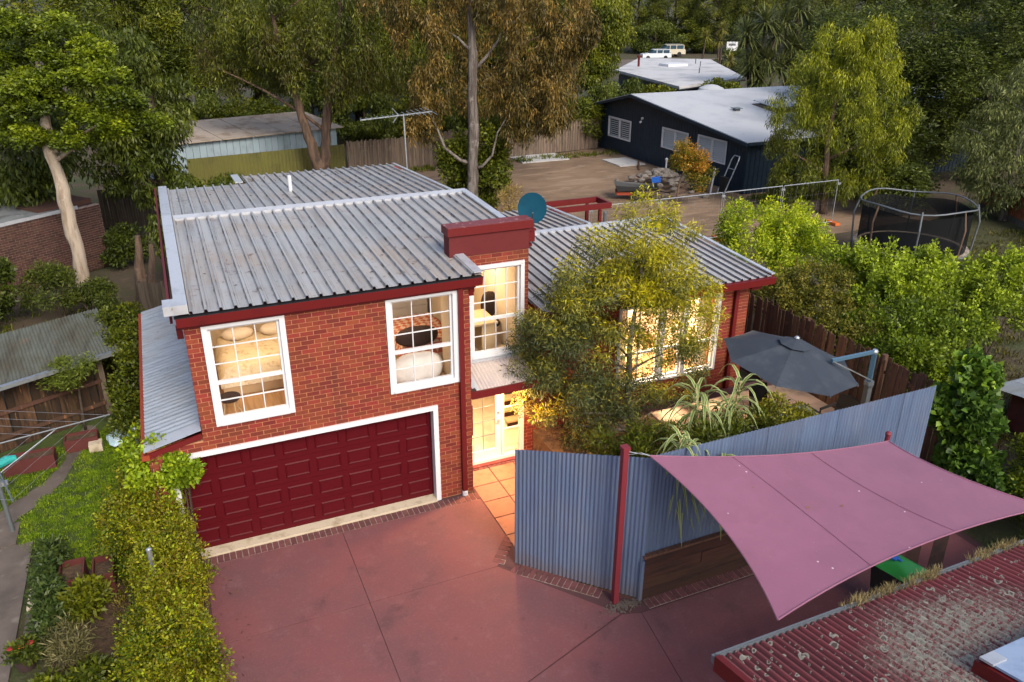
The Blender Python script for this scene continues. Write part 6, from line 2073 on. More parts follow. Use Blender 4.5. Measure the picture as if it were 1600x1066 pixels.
S = clump(P2(b, .7, .9, 1.6), (1.2, 1.0, 1.5), 40, .42, 205, t=.45) + clump(P2(b, -.6, 1.6, 2.2), (1.0, .9, 1.8), 34, .42, 206, t=.4) + clump(P2(b, .9, 1.4, 3.2), (.7, .7, 1.2), 22, .4, 207, t=.6)
tree('ivy_bush', 'glossy dark green ivy bush round the foot of the straight gum', 'bush', [(*P2(b, .5, 1.2, 0), .12), (*P2(b, .4, 1.2, 1.6), .09), (*P2(b, .4, 1.2, 3), .04)], S, 16000, .14, .10, 'out', pal_mid, 'bark_dark', 63)
S = clump(P2(b, 1.75, -.6, 1.0), (.55, .5, .8), 16, .3, 208, t=.5)
tree('dead_shrub', 'dry brown leafless looking shrub beside the ivy bush', 'shrub', [(*P2(b, 1.7, -.6, 0), .06), (*P2(b, 1.75, -.6, 1.2), .03)], S, 2600, .16, .02, 'out', [(.10, .07, .045), (.16, .12, .085), (.2, .15, .11)], 'bark_grey', 64, nl=16)

# --- russet crown further right and the dense green tree by the flat roof
b = (13.2, 29.0, 0)
S = []
for i, (u, w, z, ru, rz, t) in enumerate(((0, 0, 8.4, 2.4, 2.2, .6), (2.2, .2, 7.8, 1.8, 2.4, .65), (-2, .2, 9.2, 2.0, 1.6, .55), (1.4, -.4, 5.2, 1.8, 1.8, .75), (2.8, .2, 4.6, 1.2, 1.6, .8), (0, 1, 11, 3, 1.5, .5), (3.8, .5, 7.0, 1.2, 1.8, .6), (.4, -.6, 3.6, 1.5, 1.4, .7), (-1.6, 0, 5.6, 1.5, 1.8, .6))):
    S += clump(P2(b, u, w, z), (ru, ru, rz), 30, .5, 220 + i, t=None, sq=(.8, .8, 1.3))
tree('gum_tree', 'russet brown drooping gum in front of the far paling fence', 'tree', [(*b, .3), (*P2(b, .6, 0, 3), .24), (*P2(b, 1.0, 0, 6), .18), (*P2(b, .6, 0, 10), .06)], S, 38000, .22, .046, 'hang', pal_brown, 'bark_brown', 71, nl=3, jit=.4)
b = (26.6, 41.2, 0)
S = clump(P2(b, 0, 0, 7.4), (1.6, 1.8, 3.0), 60, .7, 230, t=.6) + clump(P2(b, -.5, -.4, 4.4), (1.2, 1.2, 1.3), 26, .6, 231, t=.35)
tree('dense_tree', 'rounded dense green tree left of the white flat roof', 'tree', [(*b, .35), (*P2(b, 0, 0, 4), .25), (*P2(b, 0, 0, 7), .1)], S, 26000, .24, .08, 'hang', pal_mid, 'bark_dark', 73, new=(.17, .18, .015), newp=.35)
for i, (x, y, rx, rz, pl_, lab) in enumerate(((27.2, 39.5, 1.6, 1.2, pal_grey, 'pale olive shrub beyond the navy gable'), (30.6, 40.6, 1.8, 1.4, pal_mid, 'bright green shrub between the navy gable and the flat roof'), (38.6, 41.8, 1.8, 1.3, pal_mid, 'spreading green shrub at the right front of the flat roofed house'))):
    S = clump((x, y, 2.2), (rx, rx, rz), 24, .5, 240 + i, t=.6)
    tree('shrub', lab, 'shrub', [(x, y, 0, .1), (x, y, 1.5, .06), (x, y, 2.2, .03)], S, 6000, .2, .09, 'out', pl_, 'bark_dark', 75 + i)

# --- bright weeping tree on the right
b = (24.5, 15.3, 0)
S = []
for i, (u, w, z, ru, rz, t) in enumerate(((-.6, 0, 7.6, 1.0, 1.2, .8), (.9, 0, 7.5, 1.2, 1.0, .85), (-1.2, 0, 6.3, 1.3, 1.2, .75), (1.6, 0, 6.2, 1.3, 1.3, .85), (.2, -.5, 5.6, 1.7, 1.3, .7), (-2.0, 0, 4.7, 1.2, 1.1, .5), (2.4, 0, 4.5, 1.2, 1.3, .75), (.2, -.5, 4.0, 1.8, 1.2, .4), (-2.2, 0, 3.0, 1.0, 1.0, .25), (2.6, 0, 2.9, 1.1, 1.2, .6), (.6, -.4, 2.4, 1.8, 1.0, .35), (-1.2, -.2, 1.9, 1.2, .9, .2), (2.8, 0, 1.5, .8, .7, .5), (1.4, 0, 8.0, .5, .7, .8), (-1.8, 0, 1.4, 1.0, .7, .1), (.2, -.4, 1.4, 1.2, .7, .2), (1.9, -.2, 1.2, .9, .6, .3))):
    S += clump(P2(b, u, w, z), (ru, ru, rz), 24, .38, 260 + i, t=t, sq=(.75, .75, 1.3))
tree('weeping_tree', 'tall bright yellow green weeping tree beside the navy house', 'tree',
     [(*P2(b, .2, 0, -.05), .2), (*P2(b, .0, 0, 1.5), .17), (*P2(b, -.2, 0, 3.6), .12), (*P2(b, 0, 0, 6), .07), (*P2(b, .1, 0, 8), .02)], S, 52000, .2, .032, 'hang', pal_bright, 'bark_brown', 81, nl=8, new=(.165, .175, .008), newp=.55)
# --- red tipped young tree
b = (18.9, 19.3, 0)
S = clump(P2(b, .3, 0, 2.4), (.75, .75, .75), 24, .28, 280, t=.5) + clump(P2(b, .9, 0, 2.3), (.5, .5, .6), 14, .25, 281, t=.95) + clump(P2(b, 1.1, 0, 1.5), (.7, .6, .6), 16, .26, 282, t=.35)
tree('photinia_tree', 'young tree with orange red tips in front of the navy wall', 'tree', [(*b, .06), (*P2(b, .1, 0, 1.2), .045), (*P2(b, .4, 0, 2.4), .02)], S, 7000, .11, .05, 'out', [(.03, .045, .01), (.07, .085, .015), (.15, .10, .02), (.3, .09, .025)], 'bark_brown', 83, nl=14)
# --- grey green wattle and the dark trees on the right
b = (31.2, 11.0, 0)
S = []
for i, (u, w, z, ru, rz, t) in enumerate(((0, 0, 5.6, 1.6, 1.5, .7), (-1.3, 0, 4.4, 1.3, 1.3, .6), (1.2, 0, 4.6, 1.6, 1.6, .6), (-1.5, -.3, 2.9, 1.2, 1.1, .5), (.4, -.4, 2.9, 1.6, 1.2, .55), (1.9, 0, 2.8, 1.3, 1.3, .5), (-.6, -.2, 1.4, 1.6, .9, .35), (2.2, 0, 6.6, 1.3, 1.1, .6))):
    S += clump(P2(b, u, w, z), (ru, ru, rz), 26, .45, 290 + i, t=t)
tree('wattle_tree', 'grey green wattle at the right edge above the trampoline', 'tree', [(*P2(b, .3, 0, 0), .2), (*P2(b, .2, 0, 3), .14), (*P2(b, .2, 0, 5.5), .05)], S, 22000, .2, .04, 'hang', pal_grey, 'bark_grey', 91, nl=18)
for i, (x, y, rz, ru, lab) in enumerate(((30.5, 20.5, 4.6, 2.6, 'dark shady tree just right of the weeping tree'), (37.5, 17.5, 5.6, 3.6, 'large dark tree behind the grey green wattle'), (36.5, 26, 5.6, 3.4, 'dark tree between the weeping tree and the skyline on the right'), (44, 20, 5.8, 4.0, 'dark tree at the far right top corner'), (27.8, 13.6, 1.4, 1.3, 'low dark shrub behind the trampoline'), (34.8, 19.2, 4.6, 3.0, 'dark tree filling the gap right of the navy house'), (29.6, 17.2, 2.6, 2.0, 'small dark tree behind the foot of the weeping tree'))):
    b = (x, y, 0)
    S = clump((x, y, rz), (ru, ru, rz * .85), 80, (.8 if i != 4 else .4), 300 + i, t=.45)
    tree('dark_tree' if i != 4 else 'shrub', lab, 'tree' if i != 4 else 'shrub', [(x, y, 0, .3), (x, y, rz * .6, .2), (x, y, rz * 1.2, .08)], S, 34000 if i != 4 else 5000, .22, .07, 'flat', pal_dark, 'bark_dark', 93 + i)

# --- cabbage palms and yuccas
def sword_head(m, cols, c, r, n, rr, w, droop=.5, pal=((.05, .08, .02), (.10, .12, .03))):
    for i in range(n):
        a = rr.uniform(0, 6.283)
        el = rr.uniform(-.7, 1.25)
        d = Vector((math.cos(a) * math.cos(el), math.sin(a) * math.cos(el), math.sin(el)))
        s = d.cross(Vector((0, 0, 1)))
        s = s.normalized() if s.length > .01 else Vector((1, 0, 0))
        L = r * rr.uniform(.75, 1.15)
        p0 = Vector(c)
        p1 = p0 + d * L * .55
        p2 = p0 + d * L - Vector((0, 0, droop * L * .35 * math.cos(el)))
        k = rr.random()
        col = tuple(pal[0][j] * (1 - k) + pal[1][j] * k for j in range(3))
        m.add([tuple(p0 - s * w * .3), tuple(p0 + s * w * .3), tuple(p1 + s * w * .5), tuple(p1 - s * w * .5), tuple(p2)], [(0, 1, 2, 3), (3, 2, 4)])
        cols += [col] * 5
def tinted(m, cols, name, parent):
    o = m.build(name, M['leaf'], parent)
    a = o.data.color_attributes.new('tint', 'FLOAT_COLOR', 'POINT')
    a.data.foreach_set('color', np.array([(*c, 1) for c in cols], np.float32).reshape(-1))
    return o
def sword_palm(name, label, b, heads, r, nleaf, w, seed, pal, group=None, bark='bark_dark'):
    rr = random.Random(seed)
    t = thing(name, label, 'palm', b, group)
    m = MB()
    for h in heads:
        m.tube([tuple(b), tuple(Vector(b).lerp(Vector(h), .5) + Vector((rr.uniform(-.2, .2), rr.uniform(-.2, .2), 0))), tuple(h)], [.16, .12, .08], 7)
    m.build('trunk', M[bark], t, smooth=True)
    for h in heads:
        m, cols = MB(), []
        sword_head(m, cols, h, r, nleaf, rr, w, .6, pal)
        tinted(m, cols, 'leaf_head', t)
pal_palm = ((.05, .075, .02), (.15, .16, .05))
b = (43, 42.5, 0)
for i, (u, w, hs, lab) in enumerate(((-.6, 0, ((-1.6, 6.6), (-.3, 7.6), (.7, 6.6), (-.8, 5.0), (.3, 4.4)), 'cabbage palm nearest the yuccas above the flat roof'), (2.6, .8, ((1.6, 7.6), (2.6, 8.6), (3.6, 7.4), (2.4, 5.8), (3.4, 4.8)), 'tall middle cabbage palm behind the navy house roof'), (5.4, 1.2, ((4.6, 6.4), (5.6, 7.6), (6.6, 6.4), (5.2, 4.8)), 'cabbage palm hidden partly by the weeping tree'))):
    sword_palm('cabbage_palm', lab, P2(b, u, w, 0), [P2(b, hu, w + .3 * math.sin(hu * 7), hz) for hu, hz in hs] + [P2(b, hu + .5, w - .5, hz * .62) for hu, hz in hs[:4]], 1.9, 170, .10, 400 + i, pal_palm)
b = (58.5, 70.0, 0)
for i, (u, hz, lab) in enumerate(((-1.0, 5.0, 'yucca with yellowing leaves left of the taller one'), (.7, 4.6, 'largest golden yucca beside the white sign'), (1.0, 5.9, 'tall thin yucca behind the golden one'), (2.4, 2.2, 'low golden yucca at the right of the group'))):
    sword_palm('yucca', lab, P2(b, u, .3 * i, 0), [P2(b, u, .3 * i, hz)], 1.25, 90, .10, 420 + i, ((.10, .11, .02), (.26, .22, .04)))

# --- background trees row by row, then the far wood
k = 0
rr = random.Random(77)
bgs = []
for (u0, u1, w, n_, hz, ru, pal, L) in ((-30, -6, 62, 8, 11.5, 3.6, pal_mid, .24), (-18, 4, 70, 8, 12.5, 4.0, pal_gumgreen, .26), (40, 70, 70, 6, 11.5, 4.2, pal_dark, .28), (8, 76, 152, 11, 17.0, 6.5, pal_gumgreen, .42)):
    for i in range(n_):
        u = u0 + (u1 - u0) * (i + .5) / n_ + rr.uniform(-.8, .8)
        ww = w + rr.uniform(-4, 4)
        bgs.append((u, ww, hz * rr.uniform(.9, 1.12), ru * rr.uniform(.85, 1.15), pal, L))
cb_ = np.array([-4.42, -13.46, 0.0])
ORD = ['first', 'second', 'third', 'fourth', 'fifth', 'sixth', 'seventh', 'eighth', 'ninth', 'tenth', 'eleventh', 'twelfth']
CNT = {}
def LAB(i, u, w, pal):
    row = 'green trees beyond the long shed at the left' if pal is pal_mid else 'olive trees behind the tv aerial' if w < 100 and pal is pal_gumgreen else 'dark trees behind the shadowy right side' if pal is pal_dark else 'tall far trees behind the parked cars'
    CNT[row] = CNT.get(row, 0) + 1
    return ORD[CNT[row] - 1] + ' from the left of the ' + row
protos = {}
for i, (u, w, hz, ru, pal, L) in enumerate(bgs):
    q = cb_ + RU * u + RD * w
    key = id(pal), i % 2
    if key not in protos:
        S = clump((0, 0, hz * .58), (ru, ru, hz * .42), 70, .95, 500 + i, t=None)
        t = tree('background_tree', 'tall leafy tree in the wood closing the view behind the gardens', 'tree', [(0, 0, 0, .35), (.1, 0, hz * .4, .25), (0, 0, hz * .8, .08)], S, 30000, L, L * .3, 'hang' if i % 2 else 'flat', pal, 'bark_dark', 510 + i, group='trees closing the view', nl=8)
        protos[key] = t
    else:
        t = copy_tree(protos[key])
    t['label'] = LAB(i, u, w, pal)
    t.location = (q[0], q[1], 0)
    t.rotation_euler = (0, 0, rr.uniform(0, 6.28))
    s = rr.uniform(.9, 1.15)
    t.scale = (s, s, s * rr.uniform(.95, 1.1))
UND = []
rr = random.Random(31)
for i, (u, w, hz, ru) in enumerate(((-21, 56, 3.6, 2.8), (-17.5, 55, 3.2, 2.6), (-13.8, 57, 4.0, 2.8), (-10.3, 57, 3.2, 2.6), (-6.6, 58, 3.8, 2.8), (-3, 57, 3.6, 2.6), (.6, 58, 4.2, 2.8), (4.2, 57, 3.6, 2.6), (7.6, 59, 3.4, 2.4), (31, 74, 3.6, 3.4), (35.5, 66, 4.0, 3.2), (38, 80, 4.4, 3.8), (29, 108, 3.0, 3.4), (46, 96, 4.5, 4.5), (17, 152, 5.2, 5.0), (25, 150, 4.6, 5.0), (32.5, 152, 5.0, 5.0), (40, 149, 4.8, 5.0))):
    q = np.array([-4.42, -13.46, 0.0]) + RU * u + RD * w
    S = clump((0, 0, hz * .5), (ru, ru, hz * .5), 40, .62, 560 + i, t=None)
    if i < 3 or i == 9:
        t = tree('background_shrub', 'x', 'shrub', [(0, 0, 0, .14), (.1, 0, hz * .4, .1), (0, 0, hz * .8, .05)], S, 16000, .22, .075, 'flat' if i % 2 else 'hang', pal_dark if i != 1 else pal_mid, 'bark_dark', 570 + i, group='shrubs filling the gap under the far trees', nl=6)
        UND.append(t)
    else:
        t = copy_tree(UND[i % 3])
    t['label'] = ORD[i if i < 9 else i - 9 if i < 14 else i - 14] + ' from the left of the ' + ('dark shrubs behind the long shed and far paling fence' if i < 9 else 'dark shrubs round the palms beyond the navy house' if i < 14 else 'big shrubs standing behind the parked cars')
    t.location = (q[0], q[1], 0)
    t.rotation_euler = (0, 0, rr.uniform(0, 6.28))
    t.scale = (1, 1, 1) if i < 14 else (1.9, 1.9, 1.6)
S = []
rng = np.random.default_rng(5)
for i in range(420):
    a = R(-62 + 96 * rng.random()) + R(23.7)
    d = rng.uniform(165, 215)
    S.append((-4.42 + math.sin(a) * d, -13.46 + math.cos(a) * d, rng.uniform(2, 19 + (d - 165) * .12), 4.0, 4.0, 3.2, rng.random()))
me = leaf_mesh('far_wood', S, 110000, .8, .36, 'flat', [(.02, .035, .008), (.045, .065, .012), (.085, .10, .016), (.13, .13, .02)], 777, spread=.33)
fw = bpy.data.objects.new('far_wood', me); COL.objects.link(fw); fw['kind'] = 'stuff'

# --- hedge over the fence on the left
def mound(name, label, cat, ell, n, L, W, mode, pal, seed, new=None, newp=.5, stemp=None, rr_=.28, group=None, dens=22, shoots=0):
    """a shrub or hedge: sub-clumps over several ellipsoids (c, r, t)"""
    S = []
    for i, (c, r, t) in enumerate(ell):
        S += clump(c, r, dens, rr_, seed * 10 + i, t=t, shell=.7, low=-.5)
        if shoots:
            g_ = np.random.default_rng(seed * 7 + i)
            for _q in range(shoots):
                d_ = g_.normal(size=3); d_[2] = abs(d_[2]) + .4; d_ /= np.linalg.norm(d_)
                k_ = g_.uniform(.6, 1.5)
                S.append((c[0] + d_[0] * r[0] * .98, c[1] + d_[1] * r[1] * .98, c[2] + d_[2] * r[2] * .98 + rr_ * .5 * k_, rr_ * .38 * k_, rr_ * .38 * k_, rr_ * 1.15 * k_, min(1, t + .35)))
    c0 = ell[0][0]
    b = stemp or (c0[0], c0[1], 0)
    th_ = thing(name, label, cat, b, group)
    m = MB()
    r2 = random.Random(seed)
    for i, (c, r, t) in enumerate(ell):
        for q in range(3):
            e = (c[0] + r[0] * r2.uniform(-.6, .6), c[1] + r[1] * r2.uniform(-.6, .6), c[2] + r[2] * .4)
            m.tube([(c[0] + r2.uniform(-.1, .1), c[1] + r2.uniform(-.1, .1), b[2]), (c[0] * .5 + e[0] * .5, c[1] * .5 + e[1] * .5, (c[2] + b[2]) * .5), e], [.03, .02, .008], 5)
    m.build('stem', M['bark_dark'], th_)
    me = leaf_mesh('foliage', S, n, L, W, mode, pal, seed + 3, new, newp)
    o = bpy.data.objects.new('foliage', me)
    o.location = (-b[0], -b[1], -b[2])
    link(o, th_)
    return th_
ell = []
rr = random.Random(9)
for i in range(14):
    y = 2.5 - .62 * i
    ell.append((((-5.46 if i < 6 else -5.3) + rr.uniform(-.08, .08), y, .78), (.5 + rr.uniform(-.05, .12), .5, .84 + rr.uniform(-.06, .1)), .3 + .6 * rr.random()))
    if i in (2, 3, 4, 5, 6, 8, 9, 10, 11, 12, 13):
        ell.append((((-5.98 if i < 5 else -5.62) + rr.uniform(-.1, .1), y, .6), ((.5 if i < 5 else .42) + rr.uniform(-.1, .1), .5, .72 + rr.uniform(-.1, .1)), .1 + .8 * rr.random()))
ell += [((-5.25, .55, 1.15), (.5, .4, .65), .6)]
mound('hedge', 'long rambling hedge of mixed creepers between the driveway and the left garden', 'hedge', ell, 140000, .052, .029, 'out', pal_hedge, 600, new=(.13, .19, .008), newp=.35, rr_=.19, dens=34, shoots=9)
S = clump((-4.95, 2.1, 1.3), (.5, .7, .6), 22, .2, 640, t=.8)
mound('creeper', 'bright lime creeper spilling over the end of the side roof', 'creeper', [((-5.2, .55, 1.55), (.5, .55, .45), .7), ((-5.55, 1.6, 1.6), (.45, .6, .4), .75), ((-5.3, .12, 2.0), (.4, .33, .42), .75), ((-4.98, -.1, 1.95), (.2, .16, .25), .7)], 15000, .075, .06, 'out', pal_lime, 601, rr_=.18, dens=24)
mound('creeper', 'dark creeper smothering the corner of the timber shed', 'creeper', [((-5.9, 7.4, 1.5), (.6, .8, .75), .35), ((-5.85, 6.1, 1.0), (.4, .6, .95), .3), ((-5.9, 5.2, .6), (.4, .5, .6), .4), ((-6.2, 8.6, 1.6), (.8, .7, .5), .3)], 16000, .085, .05, 'out', pal_mid, 602, rr_=.22, dens=30)
mound('shrub', 'feathery dark shrub at the foot of the pale paperbark trunk', 'shrub', [((-8.2, 14.7, .8), (1.0, .8, .9), .5), ((-7.2, 14.2, .6), (.8, .6, .6), .45)], 9000, .11, .035, 'out', pal_dark, 603)
mound('shrub', 'dark shrub against the brown brick building at the left edge', 'shrub', [((-10.1, 14.2, 1.1), (.9, .8, 1.2), .3)], 6000, .14, .08, 'out', pal_dark, 604)
mound('shrub', 'dark low shrub in the shade between the brick building and the stump', 'shrub', [((-6.3, 19.6, .7), (.7, .6, .8), .2)], 4000, .14, .06, 'out', pal_dark, 605)
t = tree('sapling', 'thin feathery sapling in front of the old board shed', 'tree', [(-7.15, 6.2, 0, .035), (-7.1, 6.2, .9, .025), (-7.0, 6.15, 1.7, .012)], clump((-7.1, 6.1, 1.65), (.55, .45, .35), 16, .2, 660, t=.6), 2600, .09, .025, 'flat', [(.04, .06, .015), (.09, .12, .03)], 'bark_dark', 661, nl=12)
# garden plants at lower left
mound('shrub', 'blue green weedy plants along the edge of the concrete path', 'plant', [((-7.42, .75, .2), (.16, .35, .3), .3), ((-7.4, .1, .25), (.17, .4, .38), .35), ((-7.36, -.6, .25), (.17, .4, .4), .3), ((-7.32, -1.2, .22), (.17, .4, .36), .4)], 5000, .10, .045, 'out', [(.02, .04, .015), (.04, .065, .03), (.07, .09, .035)], 606, rr_=.16)
mound('vegetable_plant', 'bright green leafy plant in front of the maroon planter boxes', 'plant', [((-6.8, -.78, .3), (.26, .24, .26), .7)], 1300, .13, .045, 'out', pal_mid, 607, rr_=.16)
mound('dry_weeds', 'straggly bleached weeds in the lower left garden bed', 'weeds', [((-6.95, -1.95, .32), (.22, .36, .34), .5)], 1800, .13, .014, 'out', [(.04, .05, .03), (.09, .085, .07), (.15, .14, .13)], 608, rr_=.18)
mound('shrub', 'low green plants at the bottom left corner of the garden bed', 'plant', [((-7.15, -2.7, .2), (.35, .4, .3), .4), ((-6.6, -2.7, .2), (.25, .35, .25), .35)], 3000, .10, .05, 'out', pal_mid, 609, rr_=.16)
fl = thing('marigold_pot', 'potted plant with red and orange blooms on the concrete path', 'flowers', (-7.62, -1.75, 0))
MB().lathe((-7.62, -1.75, .02), [(.12, 0), (.17, .22), (.15, .22)], 14).build('pot', M['pot'], fl)
me = leaf_mesh('foliage', clump((-7.62, -1.75, .38), (.2, .2, .14), 12, .1, 670), 900, .08, .035, 'out', pal_dark, 671)
o = bpy.data.objects.new('foliage', me); o.location = (7.62, 1.75, 0); link(o, fl)
rr = random.Random(4)
M['petal_red'] = mat('dark red petals', (.22, .012, .01), .7)
M['petal_orange'] = mat('orange petals', (.6, .12, .01), .7)
for i in range(9):
    a = rr.uniform(0, 6.28); d = rr.uniform(.05, .2)
    MB().lathe((-7.62 + d * math.cos(a), -1.75 + d * math.sin(a), .46 + rr.uniform(0, .08)), [(.02, 0), (.05, .015), (.03, .03)], 8).build('bloom', M['petal_red'] if i % 3 else M['petal_orange'], fl)

# --- right hand shrubbery over the paling fence
mound('shrub', 'bright lime green shrub at the end of the living wing roof', 'shrub', [((12.6, 6.2, 2.6), (1.0, 1.0, 1.1), .85), ((13.6, 5.4, 2.3), (1.0, 1.0, 1.1), .8), ((12.2, 5.2, 1.8), (.9, .9, 1.0), .7), ((14.3, 6.4, 2.2), (.9, .8, .9), .8)], 24000, .10, .042, 'out', pal_lime, 610, rr_=.3, new=(.2, .25, .014), newp=.6, shoots=14)
mound('shrub', 'olive brown tangled shrub hanging over the dark palings', 'shrub', [((11.2, 3.2, 1.7), (1.1, 1.1, .9), .5), ((10.8, 1.6, 1.75), (1.0, 1.0, .85), .55), ((11.8, 2.2, 2.0), (1.2, 1.2, .9), .5), ((10.6, .2, 1.7), (.9, .9, .8), .4), ((10.5, 4.6, 1.5), (.7, .8, .7), .4)], 28000, .085, .04, 'out', [(.03, .04, .010), (.055, .066, .012), (.085, .082, .018), (.12, .10, .025)], 611, rr_=.26, dens=30, shoots=8)
mound('shrub', 'fresh green rambling shrub in front of the trampoline', 'shrub', [((14.0, 2.8, 1.85), (1.3, 1.3, .95), .6), ((15.6, 1.6, 1.85), (1.3, 1.2, .95), .65), ((13.2, 1.0, 2.0), (1.2, 1.2, 1.0), .5), ((14.8, .2, 1.8), (1.2, 1.1, 1.0), .5), ((16.8, .4, 2.0), (1.2, 1.2, 1.0), .6)], 46000, .095, .055, 'out', pal_fresh, 612, rr_=.3, new=(.15, .2, .02), newp=.75, dens=30, shoots=16)
mound('shrub', 'dark green viny shrub between the umbrella mast and the tin shed', 'shrub', [((11.5, -.6, 1.7), (1.1, 1.1, 1.0), .35), ((12.8, -.9, 1.6), (1.1, 1.0, 1.1), .3), ((10.9, -1.8, 1.5), (.9, .9, .9), .45), ((12.2, -2.0, 1.0), (.9, .8, .8), .3)], 34000, .088, .052, 'out', pal_fresh, 613, rr_=.28, dens=28, shoots=8)
mound('ivy', 'big leaved ivy column at the end of the blue grey fence', 'ivy', [((9.75, -4.1, 2.1), (.5, .5, .75), .5), ((9.9, -4.3, 1.2), (.6, .5, .9), .35), ((9.6, -4.7, .7), (.6, .5, .7), .4), ((9.9, -4.0, 2.75), (.25, .25, .35), .95)], 6500, .15, .13, 'out', [(.014, .036, .013), (.035, .075, .022), (.05, .10, .025), (.12, .19, .02)], 614, rr_=.2, dens=26)
mound('shrub', 'yellow green shrub below the tin shed at the right edge', 'shrub', [((10.9, -6.0, .9), (1.0, .9, .8), .6), ((11.8, -5.2, .9), (1.1, .9, .8), .65), ((9.8, -6.6, .7), (.8, .7, .7), .5), ((12.9, -5.6, .9), (1.0, .9, .8), .6)], 28000, .085, .045, 'out', pal_fresh, 615, rr_=.26, new=(.17, .18, .03), newp=.6, shoots=10)
mound('shrub', 'dark foliage in the shade beyond the lower edge of the sail', 'shrub', [((9.2, -7.9, .6), (.9, .8, .7), .3), ((8.4, -6.9, .5), (.7, .6, .6), .3)], 7000, .10, .05, 'out', pal_dark, 616)
mound('shrub', 'yellow green feathery bush between the umbrella and the reeds', 'shrub', [((6.35, -2.75, 1.75), (.5, .45, .85), .7), ((5.9, -3.1, 1.5), (.5, .45, .8), .5), ((6.7, -3.0, 1.4), (.4, .4, .6), .6)], 12000, .075, .028, 'out', pal_gumgreen, 617, new=(.2, .19, .02), newp=.6, rr_=.2, stemp=(6.2, -3.0, .58))
mound('shrub', 'dark green garden bush behind the blue grey fence', 'shrub', [((4.4, -2.9, 1.5), (.6, .5, .8), .4), ((3.4, -2.6, 1.5), (.7, .6, .9), .35), ((2.9, -2.1, 1.3), (.6, .6, .8), .3), ((5.2, -2.7, 1.5), (.6, .5, .8), .4)], 14000, .12, .028, 'out', pal_mid, 618, rr_=.22, stemp=(4, -2.8, .58))

# --- variegated giant reeds
def reed(label, b, h, heads, seed, k=1.0):
    rr = random.Random(seed)
    t = thing('variegated_reed', label, 'reed', b)
    for k_, (lx, ly, hh) in enumerate(heads):
        top = Vector((b[0] + lx, b[1] + ly, b[2] + hh))
        MB().tube([tuple(b), tuple(Vector(b).lerp(top, .5) + Vector((rr.uniform(-.05, .05), rr.uniform(-.05, .05), 0))), tuple(top)], [.022, .018, .01], 6).build('cane', M['wood_pale'], t)
        for i in range(34):
            f = .42 + .58 * i / 33
            p0 = Vector(b).lerp(top, f)
            a = i * 2.4 + rr.uniform(-.4, .4)
            L = k * rr.uniform(.85, 1.3) * (1.15 - .3 * f)
            d = Vector((math.cos(a), math.sin(a), 0))
            up = .55 + .5 * (f > .85)
            s = Vector((-d.y, d.x, 0))
            w = .034
            m = MB()
            cols = []
            pts = []
            for q in range(6):
                x = q / 5
                pts.append(p0 + d * (L * x * .85) + Vector((0, 0, L * (up * x - 1.3 * x * x))))
            for q, pt_ in enumerate(pts):
                ww = w * (1 - (q / 5) ** 2) + .002
                m.v += [tuple(pt_ - s * ww), tuple(pt_ - s * ww * .35 + Vector((0, 0, -.004))), tuple(pt_ + s * ww * .35 + Vector((0, 0, -.004))), tuple(pt_ + s * ww)]
                g = (.13, .2, .04); c = (.5, .5, .26)
                cols += [c, g, g, c]
            for q in range(5):
                for r_ in range(3):
                    m.f.append((q * 4 + r_, q * 4 + r_ + 1, q * 4 + r_ + 5, q * 4 + r_ + 4))
            tinted(m, cols, 'leaf', t)
reed('tall variegated reed standing nearest the umbrella behind the fence', (5.25, -2.5, .6), 2.3, ((.1, .1, 2.2), (-.15, .05, 1.7)), 1)
reed('variegated reed with broad green striped leaves left of the tallest one', (4.5, -2.3, .6), 2.3, ((-.05, .1, 2.15), (.1, .0, 1.7)), 2)
reed('variegated reed arching over the fence beside the sail post', (2.9, -3.8, .6), 2.3, ((-.1, -.25, 2.4), (.15, -.15, 2.2)), 3, .62)
reed('variegated reed drooping down the fence face behind the sail edge', (3.5, -3.9, .6), 2.0, ((.05, -.36, 2.0), (.25, -.38, 1.7)), 4, .5)

# --- ground cover
rng = np.random.default_rng(12)
def blades(name, pts, n, L, W, pal, seed, mode='up', zr=.02, rad=.12):
    S = [(x, y, z, rad, rad, zr, rng.random()) for x, y, z in pts]
    me = leaf_mesh(name, S, n, L, W, mode, pal, seed, spread=.5)
    o = bpy.data.objects.new(name, me); COL.objects.link(o); o['kind'] = 'stuff'
    return o
def in_poly(x, y, poly):
    c = False
    for i in range(len(poly)):
        x1, y1 = poly[i]; x2, y2 = poly[i - 1]
        if (y1 > y) != (y2 > y) and x < (x2 - x1) * (y - y1) / (y2 - y1) + x1:
            c = not c
    return c
lawn = [(-10.5, 2.7), (-8.1, 2.7), (-8.1, 1.7), (-7.5, 1.2), (-7.1, .45), (-6.6, .5), (-5.9, .2), (-5.3, .2), (-5.5, 5.0), (-6.3, 6.2), (-10.5, 4.2)]
pathp = [(-8.9, 2.2), (-8.15, 2.75), (-7.5, 4.0), (-7.1, 5.3), (-6.95, 6.3), (-7.2, 6.4), (-7.45, 5.2), (-7.85, 4.0), (-8.9, 2.9)]
pts = []
while len(pts) < 1500:
    x, y = rng.uniform(-10.5, -5.3), rng.uniform(.2, 6.3)
    if in_poly(x, y, lawn) and not in_poly(x, y, pathp):
        pts.append((x, y, -.01))
blades('grass', pts, 80000, .05, .009, [(.035, .07, .008), (.065, .12, .010), (.10, .16, .012), (.15, .19, .03)], 700)
pts = [(rng.uniform(-6.4, -4.9), rng.uniform(-4.5, .3), 0) for _ in range(300)]
blades('ground_weeds', pts, 5000, .08, .02, [(.04, .05, .01), (.09, .09, .02), (.2, .16, .08)], 701)
pts = [(c_ + rng.normal() * w_, -7.80 + rng.normal() * .025, 2.47) for c_, w_ in ((3.05, .10), (3.5, .16), (3.9, .2), (4.3, .16), (5.3, .12), (5.8, .16)) for _ in range(24)]
